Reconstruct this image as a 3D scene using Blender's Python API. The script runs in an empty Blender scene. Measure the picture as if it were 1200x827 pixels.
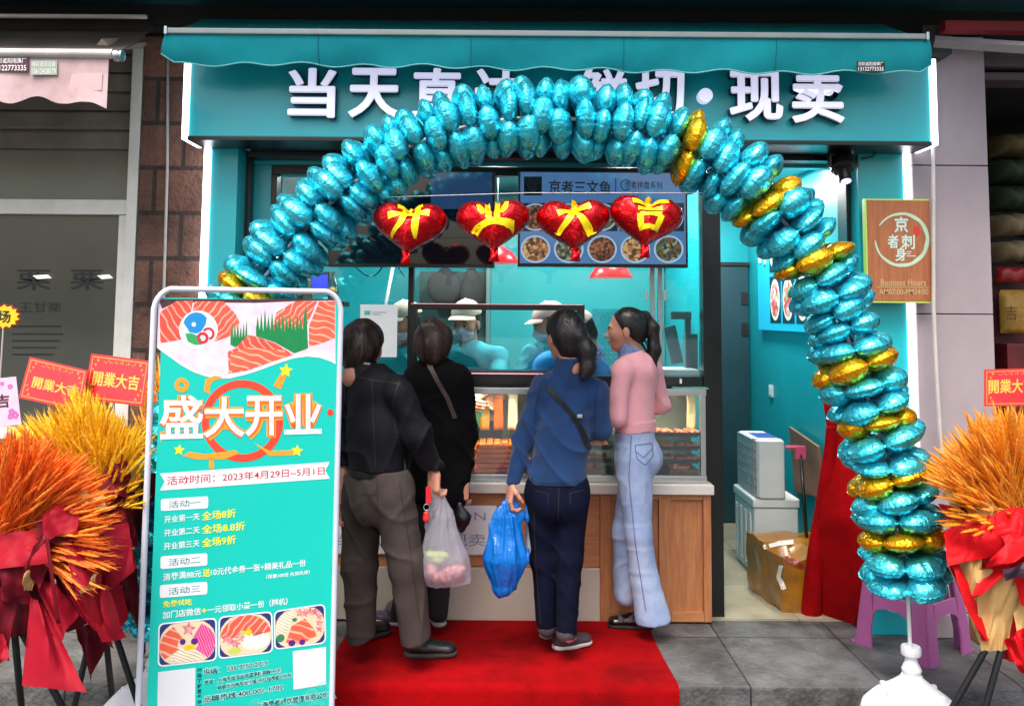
import bpy, bmesh, math, random
import numpy as np
from mathutils import Vector, Matrix, noise
from mathutils.bvhtree import BVHTree
random.seed(7); np.random.seed(7)
SC = bpy.context.scene
COL = SC.collection
R = math.radians

# ------------------------------------------------------------------ camera
FPX, PPY, EYE = 1000.0, 293.0, 1.61
cam_d = bpy.data.cameras.new('camera'); cam = bpy.data.objects.new('camera', cam_d); COL.objects.link(cam)
cam_d.sensor_width = 36; cam_d.lens = 36*FPX/1200
cam_d.shift_y = -(413.5-PPY)/1200
cam_d.clip_end = 500; cam_d.clip_start = 0.05
CAM_M = Matrix.Rotation(R(90+4.4), 3, 'X') @ Matrix.Rotation(R(0.45), 3, 'Z')
cam.matrix_world = Matrix.Translation((0, 0, EYE)) @ CAM_M.to_4x4()
SC.camera = cam
CAMP = Vector((0, 0, EYE))

# ------------------------------------------------------------------ sky, sun, exposure
w = bpy.data.worlds.new('World'); SC.world = w; w.use_nodes = True
nt = w.node_tree
sky = nt.nodes.new('ShaderNodeTexSky'); sky.sky_type = 'NISHITA'; sky.sun_disc = False
SUN_EL, SUN_AZ = 62.0, 200.0
sky.sun_elevation = R(SUN_EL); sky.sun_rotation = R(SUN_AZ)
sky.dust_density = 6.0; sky.ozone_density = 0.6; sky.air_density = 1.2
bg = nt.nodes['Background']; bg.inputs[1].default_value = 0.15
nt.links.new(sky.outputs[0], bg.inputs[0])
sun_d = bpy.data.lights.new('sun', 'SUN'); sun_d.energy = 1.5; sun_d.angle = R(30); sun_d.color = (1.0, .97, .92)
sun = bpy.data.objects.new('sun', sun_d); COL.objects.link(sun)
_az = R(SUN_AZ)
_d = Vector((math.sin(_az)*math.cos(R(SUN_EL)), math.cos(_az)*math.cos(R(SUN_EL)), math.sin(R(SUN_EL))))
sun.rotation_euler = _d.to_track_quat('Z', 'Y').to_euler()
sun.location = _d*30
SC.view_settings.view_transform = 'Standard'; SC.view_settings.look = 'None'
SC.view_settings.gamma = 1.0; SC.view_settings.exposure = 1.13
SC.view_settings.use_curve_mapping = False
SC.cycles.max_bounces = 8; SC.cycles.transparent_max_bounces = 12
SC.cycles.sample_clamp_indirect = 6.0
SC.cycles.use_denoising = True

# ------------------------------------------------------------------ helpers
def ray(px, py):
    return CAM_M @ Vector(((px-600)/FPX, -(py-PPY)/FPX, -1))
def at(px, py, Y):
    v = ray(px, py); return CAMP + v*(Y/v.y)
def gnd(px, py, z=0.0):
    v = ray(px, py); return CAMP + v*((z-EYE)/v.z)
def X(px, py, Y): return at(px, py, Y).x
def Z(px, py, Y): return at(px, py, Y).z
def lin(h):
    h = h.lstrip('#'); c = [int(h[i:i+2], 16)/255 for i in (0, 2, 4)]
    return tuple((x/12.92 if x <= .04045 else ((x+.055)/1.055)**2.4) for x in c)

def mat(name, col, rough=.5, metal=0., var=0., vscale=6., bump=0., bscale=60., emit=None, estr=0., spec=.5,
        stretch=(1, 1, 1), col2=None, coat=0., sheen=0., alpha=1., trans=0.):
    """Principled material whose colour is broken up by noise and whose surface carries a fine bump."""
    m = bpy.data.materials.new(name); m.use_nodes = True
    n, l = m.node_tree.nodes, m.node_tree.links
    b = n['Principled BSDF']
    c = lin(col) if isinstance(col, str) else col
    b.inputs['Base Color'].default_value = (*c, 1)
    b.inputs['Roughness'].default_value = rough; b.inputs['Metallic'].default_value = metal
    b.inputs['Specular IOR Level'].default_value = spec
    b.inputs['Coat Weight'].default_value = coat; b.inputs['Sheen Weight'].default_value = sheen
    b.inputs['Alpha'].default_value = alpha; b.inputs['Transmission Weight'].default_value = trans
    if emit is not None:
        b.inputs['Emission Color'].default_value = (*(lin(emit) if isinstance(emit, str) else emit), 1)
        b.inputs['Emission Strength'].default_value = estr
    tc = n.new('ShaderNodeTexCoord'); mp = n.new('ShaderNodeMapping'); mp.inputs['Scale'].default_value = stretch
    l.new(tc.outputs['Object'], mp.inputs[0])
    if var > 0 or col2:
        t = n.new('ShaderNodeTexNoise'); t.inputs['Scale'].default_value = vscale
        t.inputs['Detail'].default_value = 6; t.inputs['Roughness'].default_value = .62
        l.new(mp.outputs[0], t.inputs[0])
        r = n.new('ShaderNodeValToRGB'); r.color_ramp.elements[0].position = .33; r.color_ramp.elements[1].position = .68
        c2 = (lin(col2) if col2 else tuple(min(1, x*(1+var)) for x in c))
        c1 = c if col2 else tuple(x*(1-var) for x in c)
        r.color_ramp.elements[0].color = (*c1, 1); r.color_ramp.elements[1].color = (*c2, 1)
        l.new(t.outputs[0], r.inputs[0]); l.new(r.outputs[0], b.inputs['Base Color'])
        q = n.new('ShaderNodeMapRange'); q.inputs['To Min'].default_value = max(0.02, rough-.08); q.inputs['To Max'].default_value = min(1, rough+.1)
        l.new(t.outputs[0], q.inputs[0]); l.new(q.outputs[0], b.inputs['Roughness'])
    if bump > 0:
        t2 = n.new('ShaderNodeTexNoise'); t2.inputs['Scale'].default_value = bscale; t2.inputs['Detail'].default_value = 5
        l.new(mp.outputs[0], t2.inputs[0])
        bp = n.new('ShaderNodeBump'); bp.inputs['Strength'].default_value = bump; bp.inputs['Distance'].default_value = .01
        l.new(t2.outputs[0], bp.inputs['Height']); l.new(bp.outputs[0], b.inputs['Normal'])
    return m

def glass_mat(name, tint=(.85, .95, .95), refl=.12):
    m = bpy.data.materials.new(name); m.use_nodes = True
    n, l = m.node_tree.nodes, m.node_tree.links
    n.remove(n['Principled BSDF'])
    tr = n.new('ShaderNodeBsdfTransparent'); tr.inputs[0].default_value = (*tint, 1)
    g = n.new('ShaderNodeBsdfGlossy'); g.inputs['Roughness'].default_value = .02; g.inputs[0].default_value = (.9, .95, 1, 1)
    f = n.new('ShaderNodeFresnel'); f.inputs[0].default_value = 1.45
    mm = n.new('ShaderNodeMath'); mm.operation = 'MULTIPLY_ADD'; mm.inputs[1].default_value = .9; mm.inputs[2].default_value = refl*.2
    mx = n.new('ShaderNodeMixShader')
    l.new(f.outputs[0], mm.inputs[0]); l.new(mm.outputs[0], mx.inputs[0])
    l.new(tr.outputs[0], mx.inputs[1]); l.new(g.outputs[0], mx.inputs[2])
    l.new(mx.outputs[0], n['Material Output'].inputs[0])
    return m

class MB:
    """collects polygons; build() links them as ONE mesh object"""
    def __init__(self): self.v = []; self.f = []; self.mi = []; self.cur = 0
    def add(self, vs, fs):
        o = len(self.v); self.v += [tuple(p) for p in vs]
        for f in fs: self.f.append(tuple(i+o for i in f)); self.mi.append(self.cur)
        return self
    def box(self, x0, x1, y0, y1, z0, z1, M=None):
        vs = [Vector((x, y, z)) for x in (x0, x1) for y in (y0, y1) for z in (z0, z1)]
        if M is not None: vs = [M @ p for p in vs]
        return self.add(vs, [(0, 1, 3, 2), (4, 6, 7, 5), (0, 4, 5, 1), (2, 3, 7, 6), (0, 2, 6, 4), (1, 5, 7, 3)])
    def bbox(self, x0, x1, y0, y1, z0, z1, b=.006, M=None, seg=2):
        """bevelled box"""
        bm = bmesh.new(); bmesh.ops.create_cube(bm, size=1)
        for v in bm.verts: v.co = Vector(((x0+x1)/2+v.co.x*(x1-x0), (y0+y1)/2+v.co.y*(y1-y0), (z0+z1)/2+v.co.z*(z1-z0)))
        bmesh.ops.bevel(bm, geom=bm.edges[:], offset=b, segments=seg, affect='EDGES', profile=.7)
        self.bm(bm, M); return self
    def bm(self, bm, M=None):
        bm.verts.index_update()
        self.add([(M @ v.co if M is not None else v.co) for v in bm.verts], [[v.index for v in f.verts] for f in bm.faces]); bm.free()
        return self
    def quad(self, a, b, c, d): return self.add([a, b, c, d], [(0, 1, 2, 3)])
    def prism(self, pts, nvec):
        """polygon pts extruded along nvec"""
        n = len(pts); a = [Vector(p) for p in pts]; nv = Vector(nvec)
        fs = [tuple(range(n)), tuple(range(2*n-1, n-1, -1))]+[(i, i+n, (i+1) % n+n, (i+1) % n) for i in range(n)]
        return self.add(a+[p+nv for p in a], fs)
    def tube(self, pts, r, seg=10, closed=False, caps=True):
        pts = [Vector(p) for p in pts]; n = len(pts)
        rs = r if isinstance(r, (list, tuple)) else [r]*n
        vs = []; up = None
        for i, p in enumerate(pts):
            if closed: t = pts[(i+1) % n]-pts[i-1]
            else: t = pts[min(i+1, n-1)]-pts[max(i-1, 0)]
            t.normalize()
            if up is None:
                up = Vector((0, 0, 1)) if abs(t.z) < .9 else Vector((0, 1, 0))
            s = t.cross(up).normalized(); up = s.cross(t).normalized()
            for k in range(seg):
                a = 2*math.pi*k/seg; vs.append(p+(s*math.cos(a)+up*math.sin(a))*rs[i])
        fs = []
        for i in range(n if closed else n-1):
            j = (i+1) % n
            for k in range(seg): fs.append((i*seg+k, i*seg+(k+1) % seg, j*seg+(k+1) % seg, j*seg+k))
        if caps and not closed: fs += [tuple(range(seg-1, -1, -1)), tuple(range((n-1)*seg, n*seg))]
        return self.add(vs, fs)
    def lathe(self, prof, c, seg=28, axis=None):
        """prof: (r, z) pairs turned about the vertical through c"""
        c = Vector(c); vs = []; M = (Vector(axis).normalized().to_track_quat('Z', 'Y').to_matrix() if axis is not None else Matrix.Identity(3))
        for r, z in prof:
            for k in range(seg):
                a = 2*math.pi*k/seg; vs.append(c+M @ Vector((r*math.cos(a), r*math.sin(a), z)))
        fs = []
        for i in range(len(prof)-1):
            for k in range(seg): fs.append((i*seg+k, i*seg+(k+1) % seg, (i+1)*seg+(k+1) % seg, (i+1)*seg+k))
        fs += [tuple(range(seg-1, -1, -1)), tuple(range((len(prof)-1)*seg, len(prof)*seg))]
        return self.add(vs, fs)
    def grid(self, fn, nu, nv, thick=0.):
        """sheet of fn(u,v); thick gives it a back"""
        P = [[Vector(fn(i/nu, j/nv)) for j in range(nv+1)] for i in range(nu+1)]
        vs = [p for r in P for p in r]; W = nv+1
        fs = [(i*W+j, (i+1)*W+j, (i+1)*W+j+1, i*W+j+1) for i in range(nu) for j in range(nv)]
        if thick:
            N = []
            for i in range(nu+1):
                for j in range(nv+1):
                    a = P[min(i+1, nu)][j]-P[max(i-1, 0)][j]; b = P[i][min(j+1, nv)]-P[i][max(j-1, 0)]
                    N.append(a.cross(b).normalized())
            o = len(vs); vs = vs+[p+n*thick for p, n in zip(vs[:], N)]
            fs += [tuple(o+k for k in reversed(f)) for f in fs[:]]
            for i in range(nu): fs += [(i*W, i*W+o, (i+1)*W+o, (i+1)*W), (i*W+nv, (i+1)*W+nv, (i+1)*W+nv+o, i*W+nv+o)]
            for j in range(nv): fs += [(j, j+1, j+1+o, j+o), (nu*W+j, nu*W+j+o, nu*W+j+1+o, nu*W+j+1)]
        return self.add(vs, fs)
    def arr(self, V, F): return self.add([tuple(p) for p in V], [tuple(int(i) for i in f) for f in F])
    def build(self, name, m, parent=None, smooth=False, loc=None, fix=True):
        me = bpy.data.meshes.new(name)
        o = bpy.data.objects.new(name, me)
        V = np.array(self.v, dtype=float).reshape(-1, 3)
        if parent is not None:
            base = Vector((0, 0, 0)); q = parent
            while q is not None: base += q.location; q = q.parent
            if loc is None: loc = Vector((0, 0, 0))
            else: loc = Vector(loc)-base
            o.parent = parent
            V = V-np.array(base+loc)
        else:
            if loc is None: loc = Vector(((V[:, 0].min()+V[:, 0].max())/2, (V[:, 1].min()+V[:, 1].max())/2, V[:, 2].min()))
            V = V-np.array(Vector(loc))
        o.location = loc
        me.from_pydata(V.tolist(), [], self.f)
        ms = m if isinstance(m, (list, tuple)) else [m]
        for x in ms: me.materials.append(x)
        if len(ms) > 1: me.polygons.foreach_set('material_index', self.mi)
        if fix:
            bm = bmesh.new(); bm.from_mesh(me); bmesh.ops.recalc_face_normals(bm, faces=bm.faces[:]); bm.to_mesh(me); bm.free()
        if smooth is True: me.polygons.foreach_set('use_smooth', [True]*len(me.polygons))
        elif smooth:
            me.polygons.foreach_set('use_smooth', [True]*len(me.polygons)); me.set_sharp_from_angle(angle=R(smooth))
        me.update(); COL.objects.link(o)
        return o

def tag(o, label=None, cat=None, group=None, kind=None):
    if label: o['label'] = label
    if cat: o['category'] = cat
    if group: o['group'] = group
    if kind: o['kind'] = kind
    return o
def thing(name, loc, label, cat, group=None):
    o = bpy.data.objects.new(name, None); COL.objects.link(o); o.location = loc; o.empty_display_size = .1
    return tag(o, label, cat, group)

# ---- lettering: glyph outlines become flat or raised meshes
_tc = {}
def glyphs(body, bold=0., ext=0., space=1.0, bevel=0.):
    key = (body, bold, ext, space, bevel)
    if key in _tc: return _tc[key]
    cu = bpy.data.curves.new('lettering', 'FONT'); cu.body = body; cu.size = 1; cu.offset = bold; cu.extrude = ext; cu.space_character = space
    cu.bevel_depth = bevel; cu.resolution_u = 4
    o = bpy.data.objects.new('lettering', cu); COL.objects.link(o)
    dg = bpy.context.evaluated_depsgraph_get(); dg.update()
    ev = o.evaluated_get(dg); me = ev.to_mesh()
    V = np.array([v.co[:] for v in me.vertices]).reshape(-1, 3); F = [tuple(p.vertices) for p in me.polygons]
    ev.to_mesh_clear(); bpy.data.objects.remove(o); bpy.data.curves.remove(cu)
    mn, mx = V.min(0), V.max(0); s = mx-mn
    U = (V-mn)/np.array([s[0] or 1, s[1] or 1, s[2] or 1])
    _tc[key] = (U, F, s); return _tc[key]
def write(mb, body, O, ex, ey, n=None, lift=0., depth=0., bold=0., space=1.0):
    """lay body's ink box onto the parallelogram O, O+ex, O+ey"""
    U, F, s = glyphs(body, bold, .05 if depth else 0., space)
    O, ex, ey = Vector(O), Vector(ex), Vector(ey)
    if n is None: n = ex.cross(ey).normalized()
    mb.add([O+ex*u[0]+ey*u[1]+n*(lift+depth*u[2]) for u in U], F); return mb
def pwrite(mb, body, bl, br, tl, plane, n, lift=0.002, bold=0., depth=0., space=1.0):
    """the same from three image points on a plane function"""
    a, b, c = plane(*bl), plane(*br), plane(*tl)
    return write(mb, body, a, b-a, c-a, n, lift, depth, bold, space)
def write_w(mb, body, O, right, up, h, n, lift=.002, bold=0., wfac=1.0, space=1.0):
    """letters of height h at their natural width"""
    U, F, s = glyphs(body, bold, 0., space)
    k = h/s[1]
    return write(mb, body, O, Vector(right)*(s[0]*k*wfac), Vector(up)*h, n, lift, 0., bold, space)

# ---- smooth bodies: rounded limbs blended on a grid, meshed by surface nets
def cap(a, b, ra, rb, k=.03, u=None, s=1.): return ('c', np.array(Vector(a)), np.array(Vector(b)), ra, rb, k, None if u is None else np.array(Vector(u).normalized()), s)
def ell(c, r, k=.03, M=None): return ('e', np.array(Vector(c)), np.array(r, float), None if M is None else np.array(M), k)
def cut(p): return ('-',)+p
def chain(pts, rs, k=.03, u=None, s=1.): return [cap(pts[i], pts[i+1], rs[i], rs[i+1], k, u, s) for i in range(len(pts)-1)]
def _bb(p):
    if p[0] == 'c':
        r = max(p[3], p[4])+p[5]+.01
        return np.minimum(p[1], p[2])-r, np.maximum(p[1], p[2])+r
    r = p[2].max()+p[4]+.01
    return p[1]-r, p[1]+r
def sdf_mesh(prims, res, disp=None, planes=()):
    bbs = [_bb(p[1:] if p[0] == '-' else p) for p in prims if p[0] != '-']
    lo = np.min([b[0] for b in bbs], 0)-res*2; hi = np.max([b[1] for b in bbs], 0)+res*2
    n = np.ceil((hi-lo)/res).astype(int)+1
    ax = [(lo[i]+res*np.arange(n[i])).astype(np.float32) for i in range(3)]
    f = np.full(n, .08, np.float32)
    for p in prims:
        sub = p[0] == '-'
        q = p[1:] if sub else p
        b0, b1 = _bb(q)
        i0 = np.clip(np.floor((b0-lo)/res).astype(int), 0, n-1); i1 = np.clip(np.ceil((b1-lo)/res).astype(int)+1, 1, n)
        if np.any(i1 <= i0): continue
        sl = tuple(slice(i0[i], i1[i]) for i in range(3))
        gx, gy, gz = ax[0][sl[0]][:, None, None], ax[1][sl[1]][None, :, None], ax[2][sl[2]][None, None, :]
        if q[0] == 'c':
            _, a, b, ra, rb, k, u, s = q
            ab = b-a; L = max(float(ab @ ab), 1e-9)
            dx, dy, dz = gx-a[0], gy-a[1], gz-a[2]
            t = np.clip((dx*ab[0]+dy*ab[1]+dz*ab[2])/L, 0, 1)
            dx = dx-t*ab[0]; dy = dy-t*ab[1]; dz = dz-t*ab[2]
            if u is not None:
                w_ = (dx*u[0]+dy*u[1]+dz*u[2])*(1/s-1)
                dx = dx+u[0]*w_; dy = dy+u[1]*w_; dz = dz+u[2]*w_
            d = np.sqrt(dx*dx+dy*dy+dz*dz)-(ra+t*(rb-ra))
        else:
            _, c, r, M, k = q
            dx, dy, dz = gx-c[0], gy-c[1], gz-c[2]
            if M is not None:
                dx, dy, dz = [dx*M[0][i]+dy*M[1][i]+dz*M[2][i] for i in range(3)]
            g = np.sqrt((dx/r[0])**2+(dy/r[1])**2+(dz/r[2])**2)
            g2 = np.sqrt((dx/r[0]**2)**2+(dy/r[1]**2)**2+(dz/r[2]**2)**2)+1e-6
            d = np.clip(g*(g-1)/g2, -.2, .2)
        fs = f[sl]
        if sub:
            h = np.clip(.5-.5*(fs+d)/k, 0, 1); f[sl] = fs*(1-h)-d*h+k*h*(1-h)
        else:
            h = np.clip(.5+.5*(fs-d)/k, 0, 1); f[sl] = fs*(1-h)+d*h-k*h*(1-h)
    gx, gy, gz = ax[0][:, None, None], ax[1][None, :, None], ax[2][None, None, :]
    if disp is not None: f = f+disp(gx, gy, gz).astype(np.float32)
    for pt, nn in planes:
        nn = np.array(Vector(nn).normalized()); pt = np.array(Vector(pt))
        f = np.maximum(f, (gx-pt[0])*nn[0]+(gy-pt[1])*nn[1]+(gz-pt[2])*nn[2])
    ins = f < 0
    cx, cy, cz = n-1
    acc = np.zeros((cx, cy, cz, 3), np.float32); cnt = np.zeros((cx, cy, cz), np.float32)
    def cell(a, dx, dy, dz): return a[dx:dx+cx, dy:dy+cy, dz:dz+cz]
    for axis in range(3):
        others = [i for i in range(3) if i != axis]
        for o1 in (0, 1):
            for o2 in (0, 1):
                s0 = [0, 0, 0]; s0[others[0]] = o1; s0[others[1]] = o2
                s1 = s0[:]; s1[axis] = 1
                a, b = cell(f, *s0), cell(f, *s1)
                m = (a < 0) != (b < 0)
                t = np.where(m, a/np.where(m, a-b, 1), 0)
                base = [float(s0[0]), float(s0[1]), float(s0[2])]
                for i in range(3):
                    acc[..., i] += np.where(m, (t if i == axis else base[i]), 0)
                cnt += m
    act = cnt > 0
    idx = np.full(act.shape, -1, np.int64); ii = np.argwhere(act); idx[act] = np.arange(len(ii))
    V = lo+(ii+acc[act]/cnt[act][:, None])*res
    F = []
    for axis in range(3):
        o = [i for i in range(3) if i != axis]
        sh0 = [slice(1, -1)]*3; sh0[axis] = slice(0, -1)
        a = ins[tuple(sh0)]; sh1 = list(sh0); sh1[axis] = slice(1, None); b = ins[tuple(sh1)]
        e = np.argwhere(a != b)
        if not len(e): continue
        flip = a[tuple(e.T)]
        e = e.copy(); e[:, o[0]] += 1; e[:, o[1]] += 1
        q = []
        for d0, d1 in ((0, 0), (1, 0), (1, 1), (0, 1)):
            c = e.copy(); c[:, o[0]] -= d0; c[:, o[1]] -= d1; q.append(idx[tuple(c.T)])
        q = np.stack(q, 1)
        if axis == 1: flip = ~flip
        q[~flip] = q[~flip][:, ::-1]
        F.append(q)
    F = np.concatenate(F); F = F[(F >= 0).all(1)]
    return V, F
def folds(amp, f=(14, 14, 9), seed=0, warp=1.6):
    """soft cloth folds with a few sharper creases, as a displacement field"""
    rs = np.random.RandomState(seed); ph = rs.rand(10)*6.28
    def fn(x, y, z):
        wx = np.sin(z*5.3+ph[0]+1.5*np.sin(x*7+ph[6]))*warp; wy = np.sin(x*8+z*4+ph[1]+np.sin(y*9+ph[7]))*warp
        s1 = np.sin(f[0]*x*.8+f[2]*z*.9+wx+ph[2]); s2 = np.sin(f[2]*1.6*z-f[0]*.7*x+wy+ph[3]); s3 = np.sin(f[1]*y*1.2+f[2]*z*.7-f[0]*.5*x+wx*1.4+ph[4])
        m = .5+.5*np.sin(z*6+x*5+ph[5]); m2 = .5+.5*np.sin(z*4.1-x*6+y*5+ph[8])
        return amp*(.35-1.5*m*(1-np.abs(s1))**3-1.5*(1-m)*m2*(1-np.abs(s2))**3-.9*m2*(1-np.abs(s3))**3+.35*s3*(1-m))
    return fn
def bvh(o):
    me = o.data; off = Vector((0, 0, 0)); q = o
    while q is not None: off += q.location; q = q.parent
    return BVHTree.FromPolygons([v.co+off for v in me.vertices], [p.vertices[:] for p in me.polygons])
def hit(tree, px, py, lift=.004):
    d = ray(px, py).normalized(); r = tree.ray_cast(CAMP, d)
    if r[0] is None: return None
    return r[0]+r[1]*(lift if r[1].dot(d) < 0 else -lift)
# ------------------------------------------------------------------ materials
def tile_mat(name, c1, c2, mortar, bw, bh, ms, offset=.5, loc=(0, 0, 0), wall=False, rough=.6, bump=.25, stain=.45, spec=.4):
    m = mat(name, c1, rough, spec=spec); n, l = m.node_tree.nodes, m.node_tree.links
    b = n['Principled BSDF']; g = n.new('ShaderNodeNewGeometry')
    src = g.outputs['Position']
    if wall:
        s = n.new('ShaderNodeSeparateXYZ'); c = n.new('ShaderNodeCombineXYZ'); l.new(src, s.inputs[0])
        l.new(s.outputs[0], c.inputs[0]); l.new(s.outputs[2], c.inputs[1]); src = c.outputs[0]
    mp = n.new('ShaderNodeMapping'); mp.inputs['Location'].default_value = loc; l.new(src, mp.inputs[0])
    br = n.new('ShaderNodeTexBrick'); br.offset = offset
    br.inputs['Color1'].default_value = (*lin(c1), 1); br.inputs['Color2'].default_value = (*lin(c2), 1); br.inputs['Mortar'].default_value = (*lin(mortar), 1)
    br.inputs['Scale'].default_value = 1; br.inputs['Brick Width'].default_value = bw; br.inputs['Row Height'].default_value = bh
    br.inputs['Mortar Size'].default_value = ms; br.inputs['Mortar Smooth'].default_value = .2; br.inputs['Bias'].default_value = 0
    l.new(mp.outputs[0], br.inputs[0])
    t = n.new('ShaderNodeTexNoise'); t.inputs['Scale'].default_value = 3.5; t.inputs['Detail'].default_value = 9; t.inputs['Roughness'].default_value = .7
    l.new(g.outputs['Position'], t.inputs[0])
    rp = n.new('ShaderNodeValToRGB'); rp.color_ramp.elements[0].position = .36; rp.color_ramp.elements[1].position = .62
    rp.color_ramp.elements[0].color = (1-stain,)*3+(1,); rp.color_ramp.elements[1].color = (1, 1, 1, 1)
    l.new(t.outputs[0], rp.inputs[0])
    mx = n.new('ShaderNodeMix'); mx.data_type = 'RGBA'; mx.blend_type = 'MULTIPLY'; mx.inputs[0].default_value = 1
    l.new(br.outputs[0], mx.inputs[6]); l.new(rp.outputs[0], mx.inputs[7]); l.new(mx.outputs[2], b.inputs['Base Color'])
    t2 = n.new('ShaderNodeTexNoise'); t2.inputs['Scale'].default_value = 45; t2.inputs['Detail'].default_value = 6; l.new(g.outputs['Position'], t2.inputs[0])
    ad = n.new('ShaderNodeMath'); ad.operation = 'MULTIPLY_ADD'; ad.inputs[1].default_value = -1.2; l.new(br.outputs[1], ad.inputs[0]); l.new(t2.outputs[0], ad.inputs[2])
    bp = n.new('ShaderNodeBump'); bp.inputs['Strength'].default_value = bump; bp.inputs['Distance'].default_value = .02
    l.new(ad.outputs[0], bp.inputs['Height']); l.new(bp.outputs[0], b.inputs['Normal'])
    q = n.new('ShaderNodeMapRange'); q.inputs['To Min'].default_value = rough-.2; q.inputs['To Max'].default_value = rough+.2; l.new(t.outputs[0], q.inputs[0]); l.new(q.outputs[0], b.inputs['Roughness'])
    return m
M = {}
M['street'] = tile_mat('street stone', '#4a4a4c', '#525254', '#2a2a2a', .6, .3, .006)
M['pave'] = tile_mat('grey stone paving', '#5d5d5f', '#6a6a6a', '#2c2c2e', .6, .6, .005, 0, (.17-.03, -.25, 0), stain=.72, bump=.45)
M['floor'] = tile_mat('beige floor tile', '#a39c86', '#aaa38e', '#6d685a', .6, .6, .004, 0, (.25, .1, 0), rough=.32, bump=.05, stain=.3, spec=.5)
M['brick'] = tile_mat('large red brick', '#8a6352', '#74574a', '#4a423e', .30, .245, .012, .5, (.13, .06, 0), wall=True, rough=.85, bump=.8, stain=.6)
M['teal'] = mat('teal panel', '#12acb6', .33, var=.06, vscale=2.0, bump=.03, bscale=8, coat=.2)
M['teal_wall'] = mat('teal interior wall', '#1297a2', .38, var=.07, vscale=1.5, bump=.03, bscale=9)
M['teal_dark'] = mat('dark teal board', '#0b4347', .6, var=.2, vscale=3)
M['door'] = mat('slate door', '#1c3d46', .45, var=.1, vscale=3, bump=.04)
M['black'] = mat('black metal', '#0b0c0d', .32, var=.2, vscale=8, bump=.04, bscale=40)
M['blackmat'] = mat('black matt', '#111113', .6, var=.15, bump=.1, bscale=120)
M['alu'] = mat('brushed aluminium', '#a9b1b4', .35, 1.0, var=.1, vscale=9, bump=.05, stretch=(1, 1, 12))
M['steel'] = mat('stainless steel', '#c4c7c6', .28, 1.0, var=.08, vscale=5)
M['white'] = mat('white plastic', '#dcdde0', .4, var=.04, bump=.03)
M['foam'] = mat('white foam', '#d3d6d6', .75, var=.07, vscale=4, bump=.25, bscale=220)
M['paper'] = mat('white paper', '#cfd5da', .6, var=.03)
M['led'] = mat('lit white strip', '#ffffff', .4, emit='#f2f0ff', estr=2.2)
M['letter'] = mat('lit white letter', '#f0eef6', .35, emit='#dfdcff', estr=.3)
M['letter_side'] = mat('letter side', '#3b3f5c', .4, .4)
M['lampface'] = mat('lit lamp face', '#ffffff', .4, emit='#fff6e6', estr=9)
M['wood'] = mat('oak veneer', '#b27548', .5, col2='#955c38', vscale=7, bump=.12, bscale=30, stretch=(9, 9, .9))
M['woodh'] = mat('oak veneer rail', '#b57a4c', .5, col2='#9a623c', vscale=7, bump=.12, bscale=30, stretch=(.9, 9, 9))
M['marble'] = mat('white counter slab', '#cfcac2', .3, var=.05, vscale=3)
M['plinth'] = mat('cream plinth', '#b5aa9c', .45, var=.06, vscale=3)
M['stone'] = mat('pinkish grey stone', '#988d92', .66, var=.12, vscale=1.7, bump=.12, bscale=90)
M['awning'] = mat('teal awning cloth', '#158f99', .8, var=.2, vscale=1.6, bump=.2, bscale=260, spec=.2)
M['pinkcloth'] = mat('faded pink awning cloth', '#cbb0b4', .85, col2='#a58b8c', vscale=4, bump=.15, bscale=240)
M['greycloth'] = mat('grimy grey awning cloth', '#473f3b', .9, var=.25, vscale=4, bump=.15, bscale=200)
M['soffit'] = mat('dark soffit', '#171616', .8, var=.3, vscale=4, bump=.1)
M['shutter'] = mat('old painted shutter', '#7a7365', .7, var=.2, vscale=5, bump=.1)
M['frame'] = mat('grey white window frame', '#e4e2d8', .5, var=.1, vscale=6, bump=.05)
M['darkglass'] = mat('dark window glass', '#50524a', .10, var=.15, vscale=1.2, spec=.5)
M['frost'] = mat('film covered pane', '#77786a', .3, var=.12, vscale=1.6)
M['ink'] = mat('grey vinyl lettering', '#191c1d', .5)
M['carpet'] = mat('red carpet', '#a8080f', .97, col2='#74060a', vscale=3.2, bump=.9, bscale=260, spec=.06)
M['glass'] = glass_mat('window glass')
M['glassd'] = glass_mat('case glass', (.9, .97, .95), .2)
M['pipe'] = mat('white pipe', '#b6b1ab', .45, var=.1, vscale=9)

# ------------------------------------------------------------------ the ground
g = MB(); g.box(-60, 60, -60, 3.87, -.4, -.15); g.box(-60, 60, 3.87, 60, -.4, -.16)
tag(g.build('street', M['street']), kind='structure')
g = MB(); g.bbox(-14, 14, 3.87, 12, -.155, 0, .008)
tag(g.build('pavement', M['pave']), kind='structure')
g = MB(); g.box(-1.75, 1.9, 4.69, 7.0, -.02, .005)
tag(g.build('shop_floor', M['floor']), kind='structure')

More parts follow.
